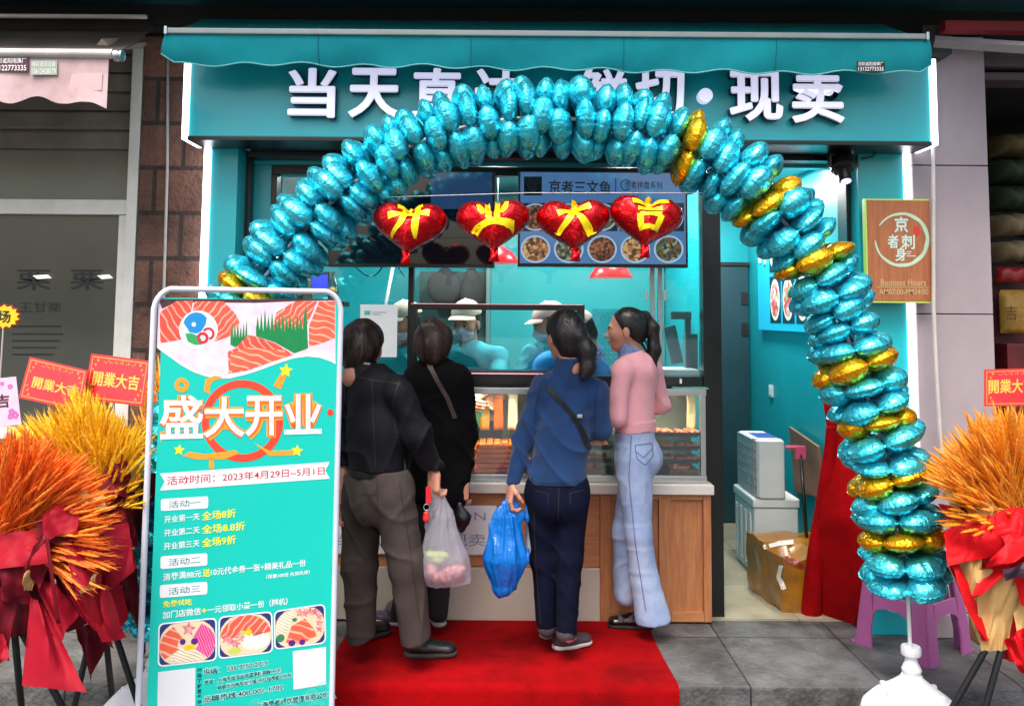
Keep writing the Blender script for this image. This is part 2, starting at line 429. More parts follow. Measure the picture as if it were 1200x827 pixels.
# red carpet: lies on the pavement and folds down over the step
xl, xr = gnd(403, 764).x-.02, gnd(765, 742).x
def carpet_fn(u, v):
    x = xl+(xr-xl)*u
    L = [(4.63, .006), (3.90, .006), (3.867, .004), (3.852, -.02), (3.85, -.135), (3.80, -.146), (3.2, -.146)]
    ds = [0]
    for a, b in zip(L, L[1:]): ds.append(ds[-1]+math.hypot(a[0]-b[0], a[1]-b[1]))
    s = v*ds[-1]
    for i in range(len(L)-1):
        if s <= ds[i+1]+1e-9:
            t = (s-ds[i])/(ds[i+1]-ds[i]); y = L[i][0]+(L[i+1][0]-L[i][0])*t; z = L[i][1]+(L[i+1][1]-L[i][1])*t; break
    wv = .007*(noise.noise(Vector((x*2.1, y*2.2+z*2, 3)))+.5)+.010*max(0, noise.noise(Vector((x*1.2+y*3, y*1.5-x*2.2, 8)))-.12)
    return (x+.012*math.sin(y*4)+(.02*(4.6-y) if y > 3.8 else 0.016)*(u-.5), y-(.6*wv if y < 3.86 and z < 0 else 0), z+max(0, wv))
c = MB(); c.grid(carpet_fn, 60, 110, .006)
tag(c.build('red_carpet', M['carpet'], smooth=40), 'red carpet laid in front of the counter and folded down over the step', 'carpet')

# ------------------------------------------------------------------ the shop building
shop = thing('shop_building', (0.2, 4.6, 0), 'teal fish shop front with glazed serving window and open side passage', 'shop')
YP = 4.5
zf = Z(650, 166, 4.35)                       # underside of the fascia
xlp0, xlp1 = X(240, 400, YP), X(272, 400, YP)
xrp0, xrp1 = X(1010, 400, YP), X(1064, 400, YP)
for a, b in ((xlp0, xlp1), (xrp0, xrp1)):
    p = MB(); p.bbox(a, b, YP, 4.74, 0, zf, .004)
    jz = Z(1030, 170+12, YP)
    for zj in (jz, 1.2):
        p.box(a-.0, b, YP-.0015, YP+.001, zj, zj+.003)
    p.build('pilaster', M['teal'], shop)
for a, s in ((xlp0, -1), (xrp1, 1)):
    p = MB(); p.bbox(min(a, a+s*.036), max(a, a+s*.036), YP-.012, YP+.05, .0, zf-.01, .004)
    p.build('led_strip', M['led'], shop)
# interior shell
XL, XK, XC, YB = -1.62, 1.155, 1.905, 6.45
zc = 2.56
m = MB()
m.box(XL-.1, XL, 4.74, 7.1, 0, zc); m.box(XL, XK, YB, YB+.08, 0, zc)
m.build('interior_wall', M['teal_wall'], shop)
m = MB(); m.box(XK-.04, XK+.02, 4.9, 6.9, 0, zc); m.build('partition_wall', M['teal_wall'], shop)
m = MB(); m.box(XC, XC+.12, 4.741, 6.98, 0, zc); m.build('side_wall', M['teal_wall'], shop)
m = MB(); m.box(XK+.02, XC, 6.87, 6.95, 0, zc); m.build('end_wall', M['teal_wall'], shop)
m = MB(); m.box(XL-.1, XC+.12, 4.742, 7.1, zc, zc+.08); m.build('ceiling', mat('pale ceiling', '#8fb5b5', .5, var=.05), shop)
# back room door at the end of the passage
xd0, zd = X(838, 450, 6.86), Z(860, 312, 6.86)
m = MB(); m.bbox(xd0, XC-.012, 6.83, 6.869, .01, zd, .004); d = m.build('door', M['door'], shop)
for py in (350, 386):
    h = MB(); zz = Z(878, py, 6.84); h.bbox(XC-.07, XC-.015, 6.822, 6.832, zz-.05, zz+.05, .002); h.build('hinge', M['blackmat'], d)
m = MB(); m.box(xd0-.03, XC-.004, 6.815, 6.868, zd+.003, zd+.03); m.build('door_lintel', M['blackmat'], shop)
# teal band over the window, left panel, and the black frame of the serving window
YG = 4.78
zt = Z(560, 201, YG)
xw0, xw1 = X(318, 330, YG), X(843, 400, YG)
m = MB(); m.bbox(xlp1, xrp0, 4.70, 4.76, zt+.02, zc, .003); m.build('header_panel', M['teal'], shop)
m = MB(); m.bbox(xlp1, xw0, 4.72, 4.80, 0, zt+.017, .003); m.build('left_panel', M['teal'], shop)
m = MB()
m.bbox(xlp1-.003, xlp1+.022, 4.64, 4.717, 0, zf-.004, .003)
m.bbox(xw0, xw1, YG-.05, YG+.03, zt-.032, zt+.017, .003)
m.bbox(X(822, 400, YG), xw1, YG-.052, YG+.05, 0, zt-.033, .003)
m.bbox(xw0-.01, xw0+.03, YG-.051, YG+.03, .3, zt-.034, .003)
m.bbox(X(479, 340, YG), X(485, 340, YG), YG-.03, YG+.03, .9, zt-.034, .003)
m.bbox(xw0+.032, X(821, 400, YG), YG-.049, YG+.04, Z(700, 455, YG), Z(700, 440, YG), .003)
m.bbox(xlp1+.03, xrp0-.03, 4.56, 4.69, zf-.05, zf-.022, .003)
m.build('window_frame', M['black'], shop)
m = MB(); m.bbox(xrp0-.026, xrp0-.004, 4.60, 4.73, 0, zf-.055, .003); m.build('passage_post', M['black'], shop)
m = MB()
for a, b in ((762, 767), (771, 776)):
    m.bbox(X(a, 380, YG), X(b, 380, YG), YG-.012, YG+.028, Z(760, 438, YG), zt-.036, .003)
mu = m.build('sliding_rail', M['alu'], shop)
for px in (757, 779):
    h = MB(); q = at(px, 346, YG-.02); h.bbox(q.x-.008, q.x+.008, q.y-.02, q.y, q.z-.03, q.z+.03, .003); h.build('pull_handle', M['steel'], mu)
m = MB(); m.box(xw0+.03, X(821, 400, YG), YG+.005, YG+.011, Z(700, 439, YG), zt-.034)
m.build('glass_pane', M['glass'], shop)
# apron below the glass
m = MB(); m.box(xw0+.03, X(821, 400, YG), YG-.02, YG+.03, 0, .66); m.build('apron', M['blackmat'], shop)
# fixed back furniture of the kitchen: pale partition and dark recess
m = MB(); m.bbox(X(575, 350, 6.2), XK-.045, 6.2, 6.25, 0, 2.4, .004); m.build('bright_panel', mat('glossy teal panel', '#31979d', .2, var=.05, vscale=1.2), shop)
m = MB(); m.bbox(X(492, 330, 6.3), X(572, 330, 6.3), 6.28, 6.42, 1.0, Z(530, 318, 6.3), .005); m.build('recess_board', M['teal_dark'], shop)
m = MB(); m.bbox(X(575, 350, 6.1)-.03, X(575, 350, 6.1), 6.0, 6.26, 0, 2.4, .004); m.build('panel_edge', mat('grey edge', '#4f6f72', .5), shop)
m = MB(); m.bbox(-1.2, 1.05, 5.95, 6.19, 0, .86, .004); m.bbox(-1.25, 1.08, 5.9, 6.195, .862, .9, .004); m.build('back_counter', mat('grey worktop', '#51666a', .35, var=.1), shop)
# wall switch
q = Vector((XC-.001, 0, 0))
yy = XC*1000/(903-600); zz = Z(903, 458, yy)
m = MB(); m.bbox(XC-.012, XC-.001, yy-.043, yy+.043, zz-.043, zz+.043, .004); sw = m.build('wall_switch', M['white'], shop)
m = MB(); m.bbox(XC-.018, XC-.0125, yy-.02, yy+.02, zz-.028, zz+.028, .003); m.build('rocker', M['white'], sw)

# wall above, dark overhang
m = MB(); m.box(X(196, 40, 4.45)-.1, X(1080, 40, 4.45)+.12, 4.62, 4.74, zc+.08, 3.9); m.box(-8, 8, 4.741, 7.2, 2.9, 3.9); m.build('upper_wall', M['soffit'], shop)
zo = 3.25
m = MB(); m.box(-9, 9, 3.75, 4.60, zo, zo+.25); m.build('overhang', M['teal_dark'], shop)
m = MB(); m.box(-9, 9, 4.45, 4.615, zo-.12, zo-.002); m.build('overhang_beam', M['soffit'], shop)

# downlights in the ceiling (lit)
def downlight(parent, px, py, zl=zc):
    p = gnd(px, py, zl) if False else None
    v = ray(px, py); P = CAMP+v*((zl-EYE)/v.z)
    return P
def add_light(name, loc, energy, size, col=(1, .97, .92), spot=None):
    d = bpy.data.lights.new(name, 'AREA'); d.energy = energy; d.size = size; d.color = col; d.shape = 'DISK'
    o = bpy.data.objects.new(name, d); COL.objects.link(o); o.location = loc
    return o
def lamp(px, py, label, e, loc=None):
    P = loc if loc is not None else downlight(None, px, py)
    t = thing('ceiling_downlight', (P.x, P.y, zc), label, 'ceiling light', 'lit downlights in the shop ceiling')
    m = MB(); m.lathe([(.10, -.001), (.10, -.008), (.085, -.014), (.085, -.006)], (P.x, P.y, zc)); m.build('rim', M['white'], t, smooth=40)
    m = MB(); m.lathe([(.0835, -.0085), (.0835, -.0115)], (P.x, P.y, zc)); m.build('diffuser', M['lampface'], t)
    l = add_light('downlight_beam', (P.x, P.y, zc-.02), e, .16); l.parent = t; l.location = (0, 0, -.02)
    return t
lamp(914, 204, 'round lit downlight in passage ceiling nearest the projector lamp', 12, Vector((1.62, 5.45, zc)))
lamp(893, 219, 'round lit downlight deeper in the passage ceiling behind the arch', 9, Vector((1.50, 6.25, zc)))
for i, (x, y, lab) in enumerate(((-1.0, 5.35, 'round lit downlight over the left end of the kitchen'), (-.1, 5.3, 'round lit downlight over the masked worker'),
                                 (.7, 5.3, 'round lit downlight over the right end of the kitchen'))):
    lamp(0, 0, lab, (9, 17, 16)[i], Vector((x, y, zc)))

# ------------------------------------------------------------------ signboard: teal fascia with raised white letters
YF = 4.28
fx0, fx1 = X(222, 120, YF), X(1090, 120, YF)
sign = thing('signboard', ((fx0+fx1)/2, YF, zf), 'long teal signboard with raised white Chinese letters over the shop', 'sign')
m = MB(); m.bbox(fx0, fx1, YF, 4.60, zf, 3.02, .004); m.build('board', M['teal'], sign)
m = MB(); m.bbox(fx0-.002, fx1+.002, YF-.006, 4.52, zf-.022, zf-.001, .003); m.build('edge_trim', M['black'], sign)
for x0, x1 in ((fx0-.03, fx0-.002), (fx1+.002, fx1+.03)):
    m = MB(); m.bbox(x0, x1, YF-.012, YF+.03, zf-.02, Z(1092, 70, YF), .004); m.build('led_strip', M['led'], sign)
    m = MB(); m.bbox(x0+.003, x1-.003, YF+.033, 4.49, zf-.022, zf+.006, .003); m.build('led_strip', M['led'], sign)
letters = [('当', 341, 395, 84, 140), ('天', 411, 469, 84, 140), ('直', 485, 541, 84, 140), ('达', 557, 614, 84, 142),
           ('鲜', 677, 733, 84, 142), ('切', 744, 799, 84, 142), ('现', 853, 913, 86, 144), ('卖', 925, 984, 86, 146)]
for ch, x0, x1, y0, y1 in letters:
    bl, br_, tl = at(x0, y1, YF), at(x1, y1, YF), at(x0, y0, YF)
    U, F, s = glyphs(ch, .014, .05)
    mb = MB()
    O, ex, ey = bl, br_-bl, tl-bl; ey.x = 0; ex.z = 0
    nrm = Vector((0, -1, 0))
    for q, (da, db) in enumerate(((0, 0), (-.02, 0), (.02, 0), (0, .016), (0, -.016))):   # heavy strokes
        vs = [O+ex*(u[0]+da)+ey*(u[1]+db)+nrm*(.006+(.052-.0014*q)*u[2]) for u in U]
        mb.add(vs, F)
    for i, f in enumerate(F*5):
        mb.mi[i] = 0 if all(U[k][2] > .98 for k in f) else 1
    o = mb.build('letter', [M['letter'], M['letter_side']], sign)
for px, py in ((824, 115), (645, 112)):
    p = at(px, py, YF); m = MB(); m.lathe([(.036, .006), (.036, .058)], p, 28, (0, -1, 0)); m.build('letter_dot', M['letter'], sign)

# ------------------------------------------------------------------ teal awning over the signboard
YA = 4.02
ax0, ax1 = X(200, 40, YA), X(1080, 40, YA)
zb = Z(640, 41, YA); zv = Z(640, 76, YA)
awn = thing('awning', ((ax0+ax1)/2, YA, zv), 'teal cloth awning rolled out above the signboard, scalloped lower edge', 'awning')
def awf(u, v):
    x = ax0-.012+(ax1-ax0+.024)*u
    y = YA+.015+(4.6-YA)*v; z = zb+.01+.30*v+.018*math.sin(v*math.pi)*-1+.004*noise.noise(Vector((x*4, v*3, 0)))
    return (x, y, z)
m = MB(); m.grid(awf, 80, 8, .004); m.build('canopy', M['awning'], awn, smooth=50)
def vaf(u, v):
    x = ax0-.02+(ax1-ax0+.05)*u
    e = min(u, 1-u)*(ax1-ax0)
    dz = zb-zv+.009*math.cos(x*2*math.pi/.29)+.02*math.sin(x*1.3)*.5
    if e < .12: dz += .03*(1-e/.12)*0 - .05*max(0, 1-e/.05)
    flare = 0.03*max(0, 1-e/.2)
    return (x+(-flare if u < .5 else flare)*v, YA-.012+.012*math.sin(x*9+v*2)*v+.10*v*v*.35, zb-.012-dz*v)
m = MB(); m.grid(vaf, 200, 12, .003); m.build('valance', M['awning'], awn, smooth=50)
m = MB(); m.tube([vaf(i/200, 1) for i in range(201)], .0035, 6); m.build('piping', mat('pale teal piping', '#6fb9bb', .6), awn, smooth=True)
m = MB(); m.bbox(ax0-.01, ax1+.01, YA-.028, YA+.012, zb-.016, zb+.012, .006); fb = m.build('front_bar', mat('grey bar', '#8a9290', .4, .6, var=.1), awn)
for x in (ax0-.02, ax1+.008):
    m = MB(); m.bbox(x, x+.014, YA-.034, YA+.018, zb-.022, zb+.018, .004); m.build('end_cap', M['alu'], fb)
def sticker(parent, Yp, x0, y0, x1, y1, back, ink, rows, name='maker_label'):
    a, b, c = at(x0, y1, Yp), at(x1, y1, Yp), at(x0, y0, Yp)
    m = MB(); m.prism([a, b, b+(c-a), c], (0, .0015, 0)); o = m.build(name, back, parent)
    m = MB(); h = (c-a)
    for i, r_ in enumerate(rows):
        k = len(rows)
        write(m, r_, a+(b-a)*.05+h*((k-1-i)/k+.08/k*1.5), (b-a)*.9, h*(.76/k), Vector((0, -1, 0)), .001, 0, .01)
    m.build('label_text', ink, o)
    return o
sticker(awn, YA-.022, 1004, 72, 1037, 84, M['blackmat'], M['white'], ('欣彩遮阳雨篷厂', '13122773335'))
for f_ in (.2, .4, .6, .8):
    m = MB(); m.tube([Vector(vaf(f_, k/10))+Vector((0, -.002, 0)) for k in range(11)], .0022, 5); m.build('cloth_seam', mat('awning seam', '#0f727a', .8), awn)
# awning arms
for x in (ax0+.25, ax1-.25):
    m = MB(); m.tube([(x, YA, zb), (x, 4.6, zb-.02)], .018, 10); m.build('arm', M['alu'], awn, smooth=40)

# ------------------------------------------------------------------ left neighbour: brick pier, old shop front, pink awning
YBk = 4.56
bx0, bx1 = X(160, 300, YBk), X(237, 300, YBk)-.01
m = MB(); m.box(bx0, bx1+.035, YBk, 4.74, 0, zo-.13)
tag(m.build('brick_pier', M['brick']), 'weathered red brick pier left of the shop, with a thin white conduit', 'wall')
m = MB(); m.tube([at(197, 50, YBk-.012), at(196, 200, YBk-.012), Vector((X(194, 400, YBk-.012), YBk-.012, .02))], .008, 8)
pc = m.build('conduit', M['pipe'], None, smooth=True); tag(pc, 'thin white conduit running down the red brick pier', 'conduit')
nb = thing('neighbour_shopfront', (-2.6, 4.62, 0), 'old shuttered shop front with dark window left of the brick pier', 'shop')
YN = 4.62
nx0, nx1 = -4.4, X(165, 200, YN)
m = MB(); m.bbox(nx1-.045, nx1+.012, YN-.06, YN+.06, 0, zo-.13, .004)
m.bbox(nx0, nx1-.047, YN-.045, YN+.05, Z(80, 252, YN), Z(80, 235, YN), .004)
m.bbox(nx0, nx1-.047, YN-.045, YN+.05, Z(80, 500, YN)-.06, Z(80, 500, YN), .004)
m.bbox(nx1-.095, nx1-.047, YN-.03, YN+.05, Z(80, 500, YN)+.002, Z(80, 252, YN)-.002, .004)
m.build('window_frame', M['frame'], nb)
m = MB()
z0, z1 = Z(80, 176, YN), Z(80, 20, YN); ns = 7; hh = (z1-z0)/ns
for i in range(ns): m.bbox(nx0, nx1-.05, YN-.01-.012*(i % 2), YN+.03, z0+i*hh+.006, z0+(i+1)*hh-.006, .01)
m.box(nx0, nx1-.05, YN+.01, YN+.04, z0, z1)
m.build('shutter', M['shutter'], nb)
m = MB(); m.box(nx0, nx1-.05, YN, YN+.02, Z(80, 235, YN), z0-.004); m.build('transom_pane', M['frost'], nb)
m = MB(); m.box(nx0, nx1-.097, YN+.002, YN+.02, Z(80, 500, YN), Z(80, 252, YN)); pane = m.build('window_pane', M['darkglass'], nb)
m = MB(); m.box(nx0, nx1-.05, YN, YN+.03, 0, Z(80, 500, YN)-.062); m.build('lower_panel', M['shutter'], nb)
m = MB(); pn = lambda px, py: at(px, py, YN)
NV = Vector((0, -1, 0))
pwrite(m, '栗', (19, 340), (60, 340), (19, 316), pn, NV, .0, .012)
pwrite(m, '栗', (82, 340), (122, 340), (82, 316), pn, NV, .0, .012)
pwrite(m, '王甘栗', (22, 366), (72, 366), (22, 354), pn, NV, .0)
for y in (383, 392, 400, 408, 416): m.quad(*[pn(a, b)+NV*.001 for a, b in ((14, y), (60+(y*7) % 30, y), (60+(y*7) % 30, y-1.6), (14, y-1.6))])
m.build('window_lettering', mat('window vinyl', '#121516', .5), pane)
for a, b in ((41, 61), (116, 133)):  # lamp reflections painted on the pane as pale glowing slips
    m = MB(); p = [pn(a, 323), pn(a+5, 327), pn(b, 326), pn(b-4, 322)]; m.prism([q+NV*.003 for q in p], (0, -.02, 0)); m.build('lamp_reflection', mat('painted lamp reflection', '#cfcfc4', .4, emit='#e8e8dc', estr=.5), pane)

# pink awning of the neighbour
YV = 3.72
pa = thing('neighbour_awning', (-2.4, YV, Z(60, 110, YV)), 'faded pink awning with wavy valance on the left neighbour', 'awning')
px1 = X(127, 80, YV); px0 = -3.6; pzb = Z(60, 63, YV)
def pvf(u, v):
    x = px0+(px1-px0)*u
    t = (x-px1)
    edge = pzb-Z(60, 117, YV)
    d = edge+.018*math.sin((t)*2*math.pi/.235+.6)+(.028 if t > -.09 else .028*max(0, 1-(-.09-t)/.1))
    return (x, YV+.01*math.sin(x*14)*v, pzb-.015-(d-.015)*v)
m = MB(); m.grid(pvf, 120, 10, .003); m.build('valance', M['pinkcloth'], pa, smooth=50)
m = MB(); m.tube([(px0, YV, pzb), (px1+.02, YV, pzb)], .022, 12); m.build('front_bar', mat('dirty white bar', '#b9b4b0', .4, .3, var=.15), pa, smooth=40)
m = MB(); q = at(138, 67, YV); m.lathe([(.012, -.02), (.026, -.018), (.026, -.004), (.02, .004), (.026, .01), (.026, .018), (.012, .02)], (px1+.045, YV, pzb-.008), 20, (1, 0, 0)); m.build('crank_gear', M['alu'], pa, smooth=40)
def pcf(u, v):
    xe = px1+(X(185, 25, 4.5)-px1)*v
    x = px0+(xe-px0)*u
    return (x, YV+.01+(4.5-YV)*v, pzb+.015+(Z(100, 24, 4.5)-pzb)*v-.05*math.sin(v*math.pi)+.006*noise.noise(Vector((x*5, v*4, 1))))
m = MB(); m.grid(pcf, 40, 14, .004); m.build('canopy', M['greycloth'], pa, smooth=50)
m = MB(); m.tube([at(120, 53, 4.05), at(167, 50, 4.45)], .03, 4); m.build('arm', mat('cream arm', '#9b8c7a', .5, var=.1), pa)
m = MB(); m.tube([(px0, 4.2, Z(60, 20, 4.2)), (X(172, 20, 4.2), 4.2, Z(172, 20, 4.2))], .012, 8); m.build('upper_rod', M['pipe'], pa, smooth=True)
sticker(pa, YV-.008, -10, 67, 33, 84, mat('maroon sticker', '#4a1b2a', .5), M['white'], ('欣彩遮阳雨篷厂', '13122773335'))
sticker(pa, YV-.008, 36, 71, 67, 88, mat('grey green sticker', '#8f9a8d', .5), mat('pale ink', '#c9d0c4', .6), ('维彩遮阳设备', '13612428579'))
a = [at(x, y, YV-.006) for x, y in ((80, 107), (119, 106), (120, 86), (84, 87))]
m = MB(); m.prism(a, (0, .002, 0)); m.build('cloth_patch', mat('pink patch', '#c0a0a3', .8, var=.06), pa)

# ------------------------------------------------------------------ right neighbour: stone pillar, dark shop with sacks
YR = 4.47
rx0, rx1 = X(1078, 400, YR)-.012, X(1165, 400, YR)
zs = [0, .12]+[Z(1120, p, YR) for p in (368, 194)]+[zo-.13]
pil = thing('stone_pillar', ((rx0+rx1)/2, YR, 0), 'pinkish grey stone clad pillar between the teal shop and the dark sack shop', 'pillar')
for i, (a, b) in enumerate(zip(zs, zs[1:])):
    m = MB(); m.bbox(rx0+(.0 if i else -.004), rx1, YR-(0 if i else .012), 4.9, a+.003, b-.003, .003); m.build('stone_slab', M['stone'], pil)
m = MB(); m.box(rx0+.01, rx1-.01, YR+.01, 4.88, 0, zo-.14); m.build('core', M['blackmat'], pil)
m = MB()
pts = [at(1093, 110, 4.375), at(1094, 240, 4.375), at(1094, 360, 4.375), at(1097, 430, 4.375), at(1101, 500, 4.375), at(1104, 540, 4.375), at(1120, 552, 4.375)]
m.tube(pts, .0105, 8); tag(m.build('drain_hose', M['pipe'], None, smooth=True), 'white hose hanging down the pinkish stone pillar', 'hose')
rs = thing('sack_shop', (3.6, 5.4, 0), 'dark open shop on the far right stacked with sacks', 'shop')
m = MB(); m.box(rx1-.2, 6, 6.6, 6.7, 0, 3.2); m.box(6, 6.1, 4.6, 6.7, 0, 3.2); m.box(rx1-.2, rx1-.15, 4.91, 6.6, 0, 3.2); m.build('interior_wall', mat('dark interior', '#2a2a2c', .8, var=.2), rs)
m = MB(); m.box(rx1-.2, 6.1, 4.6, 6.7, zo-.2, zo-.13); m.build('ceiling', M['soffit'], rs)
m = MB(); m.bbox(rx1+.002, 6, 4.55, 4.75, Z(1180, 78, 4.55), zo-.135, .006); m.bbox(rx1+.002, 6, 4.58, 4.75, Z(1180, 92, 4.55), Z(1180, 83, 4.55), .006); m.build('lintel', mat('greyish lintel', '#5a5156', .7, var=.15), rs)
m = MB(); m.box(rx1+.01, 6, 4.62, 4.66, 0, .5); m.build('low_front', M['shutter'], rs)
m = MB(); m.bbox(X(1108, 30, 4.2), 5.5, 4.2, 4.27, Z(1150, 36, 4.2), Z(1150, 24, 4.2), .006)
tag(m.build('red_canopy', mat('dark red canopy', '#7a0f1c', .6, var=.2)), 'dark red rolled canopy above the stone pillar', 'canopy')
m = MB(); m.tube([at(1095, 49, 4.15), at(1215, 57, 4.0)], .03, 4); tag(m.build('canopy_arm', mat('grey beam', '#8d8a8c', .5, .3, var=.1)), 'grey metal beam below the dark red canopy', 'beam')
m = MB(); m.bbox(X(1070, 30, 4.4), X(1090, 30, 4.4)+.06, 4.3, 4.47, Z(1080, 70, 4.4), zo-.13, .005); tag(m.build('awning_bracket', mat('dark bracket box', '#26292a', .7, var=.2)), 'dark box bracket at the right end of the teal awning', 'bracket')
def sack(name, c, w, h, d, m_, label, cat='sack', group='sacks stacked in the dark shop', rz=0):
    mb = MB(); N = 14
    for s in (-1, 1):
        def fn(u, v, s=s):
            a, b = u*2-1, v*2-1
            t = ((1-abs(a)**2.6)*(1-abs(b)**2.6))**.55
            q = Vector((a*w/2*(1-.08*(1-t)), s*d/2*t, b*h/2*(1-.06*(1-t))+.012*math.sin(a*9)*t))
            q = Matrix.Rotation(rz, 3, 'Y') @ q
            return Vector(c)+q
        mb.grid(fn, N, N)
    return tag(mb.build(name, m_, None, smooth=True), label, cat, group)
sk = [mat('olive sack', '#6b6240', .7, var=.25, vscale=9, bump=.3), mat('dusty beige sack', '#8b7b5c', .7, var=.25, vscale=9, bump=.3), mat('dark green sack', '#33452f', .7, var=.3, vscale=9, bump=.3)]
nm = ['olive sack', 'dusty beige sack', 'dark green sack']
where = ['topmost at the left of the pile', 'topmost at the right of the pile', 'second row left in the pile', 'second row right in the pile', 'third row left in the pile',
         'third row right in the pile', 'fourth row left in the pile', 'fourth row right in the pile', 'fifth row left in the pile', 'fifth row right in the pile']
k = 0
for r_ in range(5):
    for c_ in range(2):
        p = at(1178+c_*36, 172+r_*31, 5.4)
        i = (r_*2+c_*1+r_//2) % 3
        sack('grain_sack', p, .24, .15, .4, sk[i], nm[i]+', '+where[k]+' in the dark shop', rz=random.uniform(-.1, .1)); k += 1
m = MB(); m.bbox(X(1150, 420, 5.3), X(1260, 420, 5.3), 5.3, 5.7, 0, Z(1180, 326, 5.3), .01); tag(m.build('sack_rack', mat('dark red rack', '#4b1216', .6, var=.3)), 'dark red shelf unit under the sacks at the right edge', 'shelf')
for px, py, w, h, c_, lab in ((1187, 365, .16, .28, '#a88234', 'yellow printed bag with red top standing before the dark red shelf'),):
    o = sack('rice_bag', at(px, py, 5.2), w*1.1, h, .1, mat('yellow bag', c_, .5, var=.3, vscale=12, bump=.2), lab, 'bag', None)
    tag(o)
    if 'group' in o: del o['group']
    t_ = MB(); q = at(px-9, py+10, 5.13)
    write(t_, '吉', q, (.075, 0, 0), (0, 0, .09), Vector((0, -1, 0)), .0); t_.build('print', mat('brown print', '#5d3a10', .6), o)
o = sack('red_bag', at(1190, 322, 5.18), .26, .10, .1, mat('red bag top', '#8f1a1c', .4, var=.2), 'shiny red bag lying above the yellow printed bag', 'bag'); del o['group']
m = MB(); m.bbox(X(1170, 440, 5.1), X(1240, 440, 5.1), 5.0, 5.25, 0, Z(1190, 402, 5.1), .01); tag(m.build('crate', mat('red crate', '#5e1417', .6, var=.3)), 'dark red crate at the bottom right of the sack shop', 'crate')
# ------------------------------------------------------------------ serving counter
YC = 4.64
cx0, cx1 = -1.30, X(833, 640, YC)
zct = Z(620, 567, 4.6)
cnt = thing('counter', ((cx0+cx1)/2, YC, 0), 'oak fronted serving counter with white slab top below the glass case', 'counter')
m = MB(); m.bbox(cx0-.01, cx1+.012, 4.60, 5.1, zct-.05, zct, .006, seg=3); m.build('slab_top', M['marble'], cnt)
xs = X(703, 640, YC)
zpl = Z(600, 664, YC)
m = MB(); m.box(cx0, cx1, YC+.02, 5.05, .01, zct-.052); m.build('carcass', M['woodh'], cnt)
m = MB(); m.bbox(cx0, xs-.001, YC, YC+.03, zpl+.001, zct-.053, .003); m.build('front_panel', M['woodh'], cnt)
m = MB(); m.bbox(cx0, xs-.001, YC-.012, YC+.03, .012, zpl-.002, .004); m.build('plinth', M['plinth'], cnt)
m = MB()
zt_, zb_ = zct-.053, .012
cols = [xs, X(713, 640, YC), X(772, 640, YC), X(786, 640, YC), X(824, 640, YC), cx1]
for a, b in ((cols[0], cols[1]+.012), (cols[2], cols[3]), (cols[4], cols[5])): m.bbox(a, b, YC-.014, YC+.02, zb_, zt_, .003)
m.build('stile', M['wood'], cnt)
m = MB()
for a, b in ((cols[1]+.013, cols[2]-.001), (cols[3]+.001, cols[4]-.001)):
    m.bbox(a, b, YC-.013, YC+.02, zt_-.028, zt_, .003); m.bbox(a, b, YC-.013, YC+.02, zb_, zb_+.05, .003)
m.build('rail', M['woodh'], cnt)
m = MB()
for a, b in ((cols[1]+.013, cols[2]-.001), (cols[3]+.001, cols[4]-.001)): m.box(a, b, YC+.008, YC+.019, zb_+.05, zt_-.028)
m.build('inset_panel', M['wood'], cnt)
# raised sign plate on the counter front
pl = lambda px, py: at(px, py, YC-.012)
a, b = X(330, 620, YC), X(582, 620, YC); z0, z1 = Z(500, 649, YC), Z(500, 591, YC)
m = MB(); m.bbox(a, b, YC-.012, YC-.002, z0, z1, .008); sp = m.build('sign_plate', M['white'], cnt)
m = MB()
sl_ = lambda px, py: at(px, py, YC-.012)
pwrite(m, 'JINGZHE  SALMON', (393, 611), (569, 612.5), (393, 598.5), sl_, NV, .001, -.006)
pwrite(m, '当天直达·鲜切·现卖', (386, 638.5), (569, 640), (386, 623.5), sl_, NV, .001, 0)
m.build('plate_lettering', mat('slate blue lettering', '#7f86b0', .4), sp)

# glass display case standing on the counter
YD = 4.66
dx0, dx1 = -.62, X(827, 500, YD)
zd0, zd1 = zct+.002, Z(700, 455, YD)
case = thing('display_case', ((dx0+dx1)/2, YD, zct), 'long glass display case with steel trim on the counter', 'display case')
m = MB()
m.bbox(dx0, dx1+.004, YD-.006, YD+.03, zd1-.035, zd1, .003); m.bbox(dx0, dx1+.004, YD-.004, YD+.03, zd0, zd0+.035, .003)
m.bbox(dx1-.028, dx1, YD-.004, YD+.03, zd0+.036, zd1-.036, .002); m.bbox(dx0, dx0+.03, YD-.004, YD+.03, zd0+.036, zd1-.036, .002)
m.bbox(dx0, dx1, 5.02, 5.05, zd0, zd0+.05, .002)
m.build('steel_trim', M['steel'], case)
m = MB(); m.box(dx0+.03, dx1-.03, YD+.008, YD+.013, zd0+.035, zd1-.035); m.build('front_glass', M['glassd'], case)
m = MB(); m.box(dx0, dx1, YD+.032, 5.05, zd1-.008, zd1-.002); m.build('top_glass', M['glassd'], case)
m = MB(); m.bbox(X(790, 452, YD), dx1+.015, YD-.012, 5.05, zd1+.001, zd1+.008, .002); m.build('glass_lid_edge', mat('green glass edge', '#5fa296', .2), case)
m = MB(); m.box(dx0, dx1, 5.03, 5.04, zd0+.05, zd1-.01); m.build('back_panel', mat('dim back panel', '#767a70', .3, var=.3, vscale=5), case)
m = MB(); m.bbox(dx0+.05, dx1-.05, YD+.034, YD+.05, zd1-.03, zd1-.018, .002); ls_ = m.build('added_light_strip', mat('added warm glow strip', '#ffffff', .4, emit='#ffdcae', estr=5), case)  # added, unseen strip that brightens the case contents
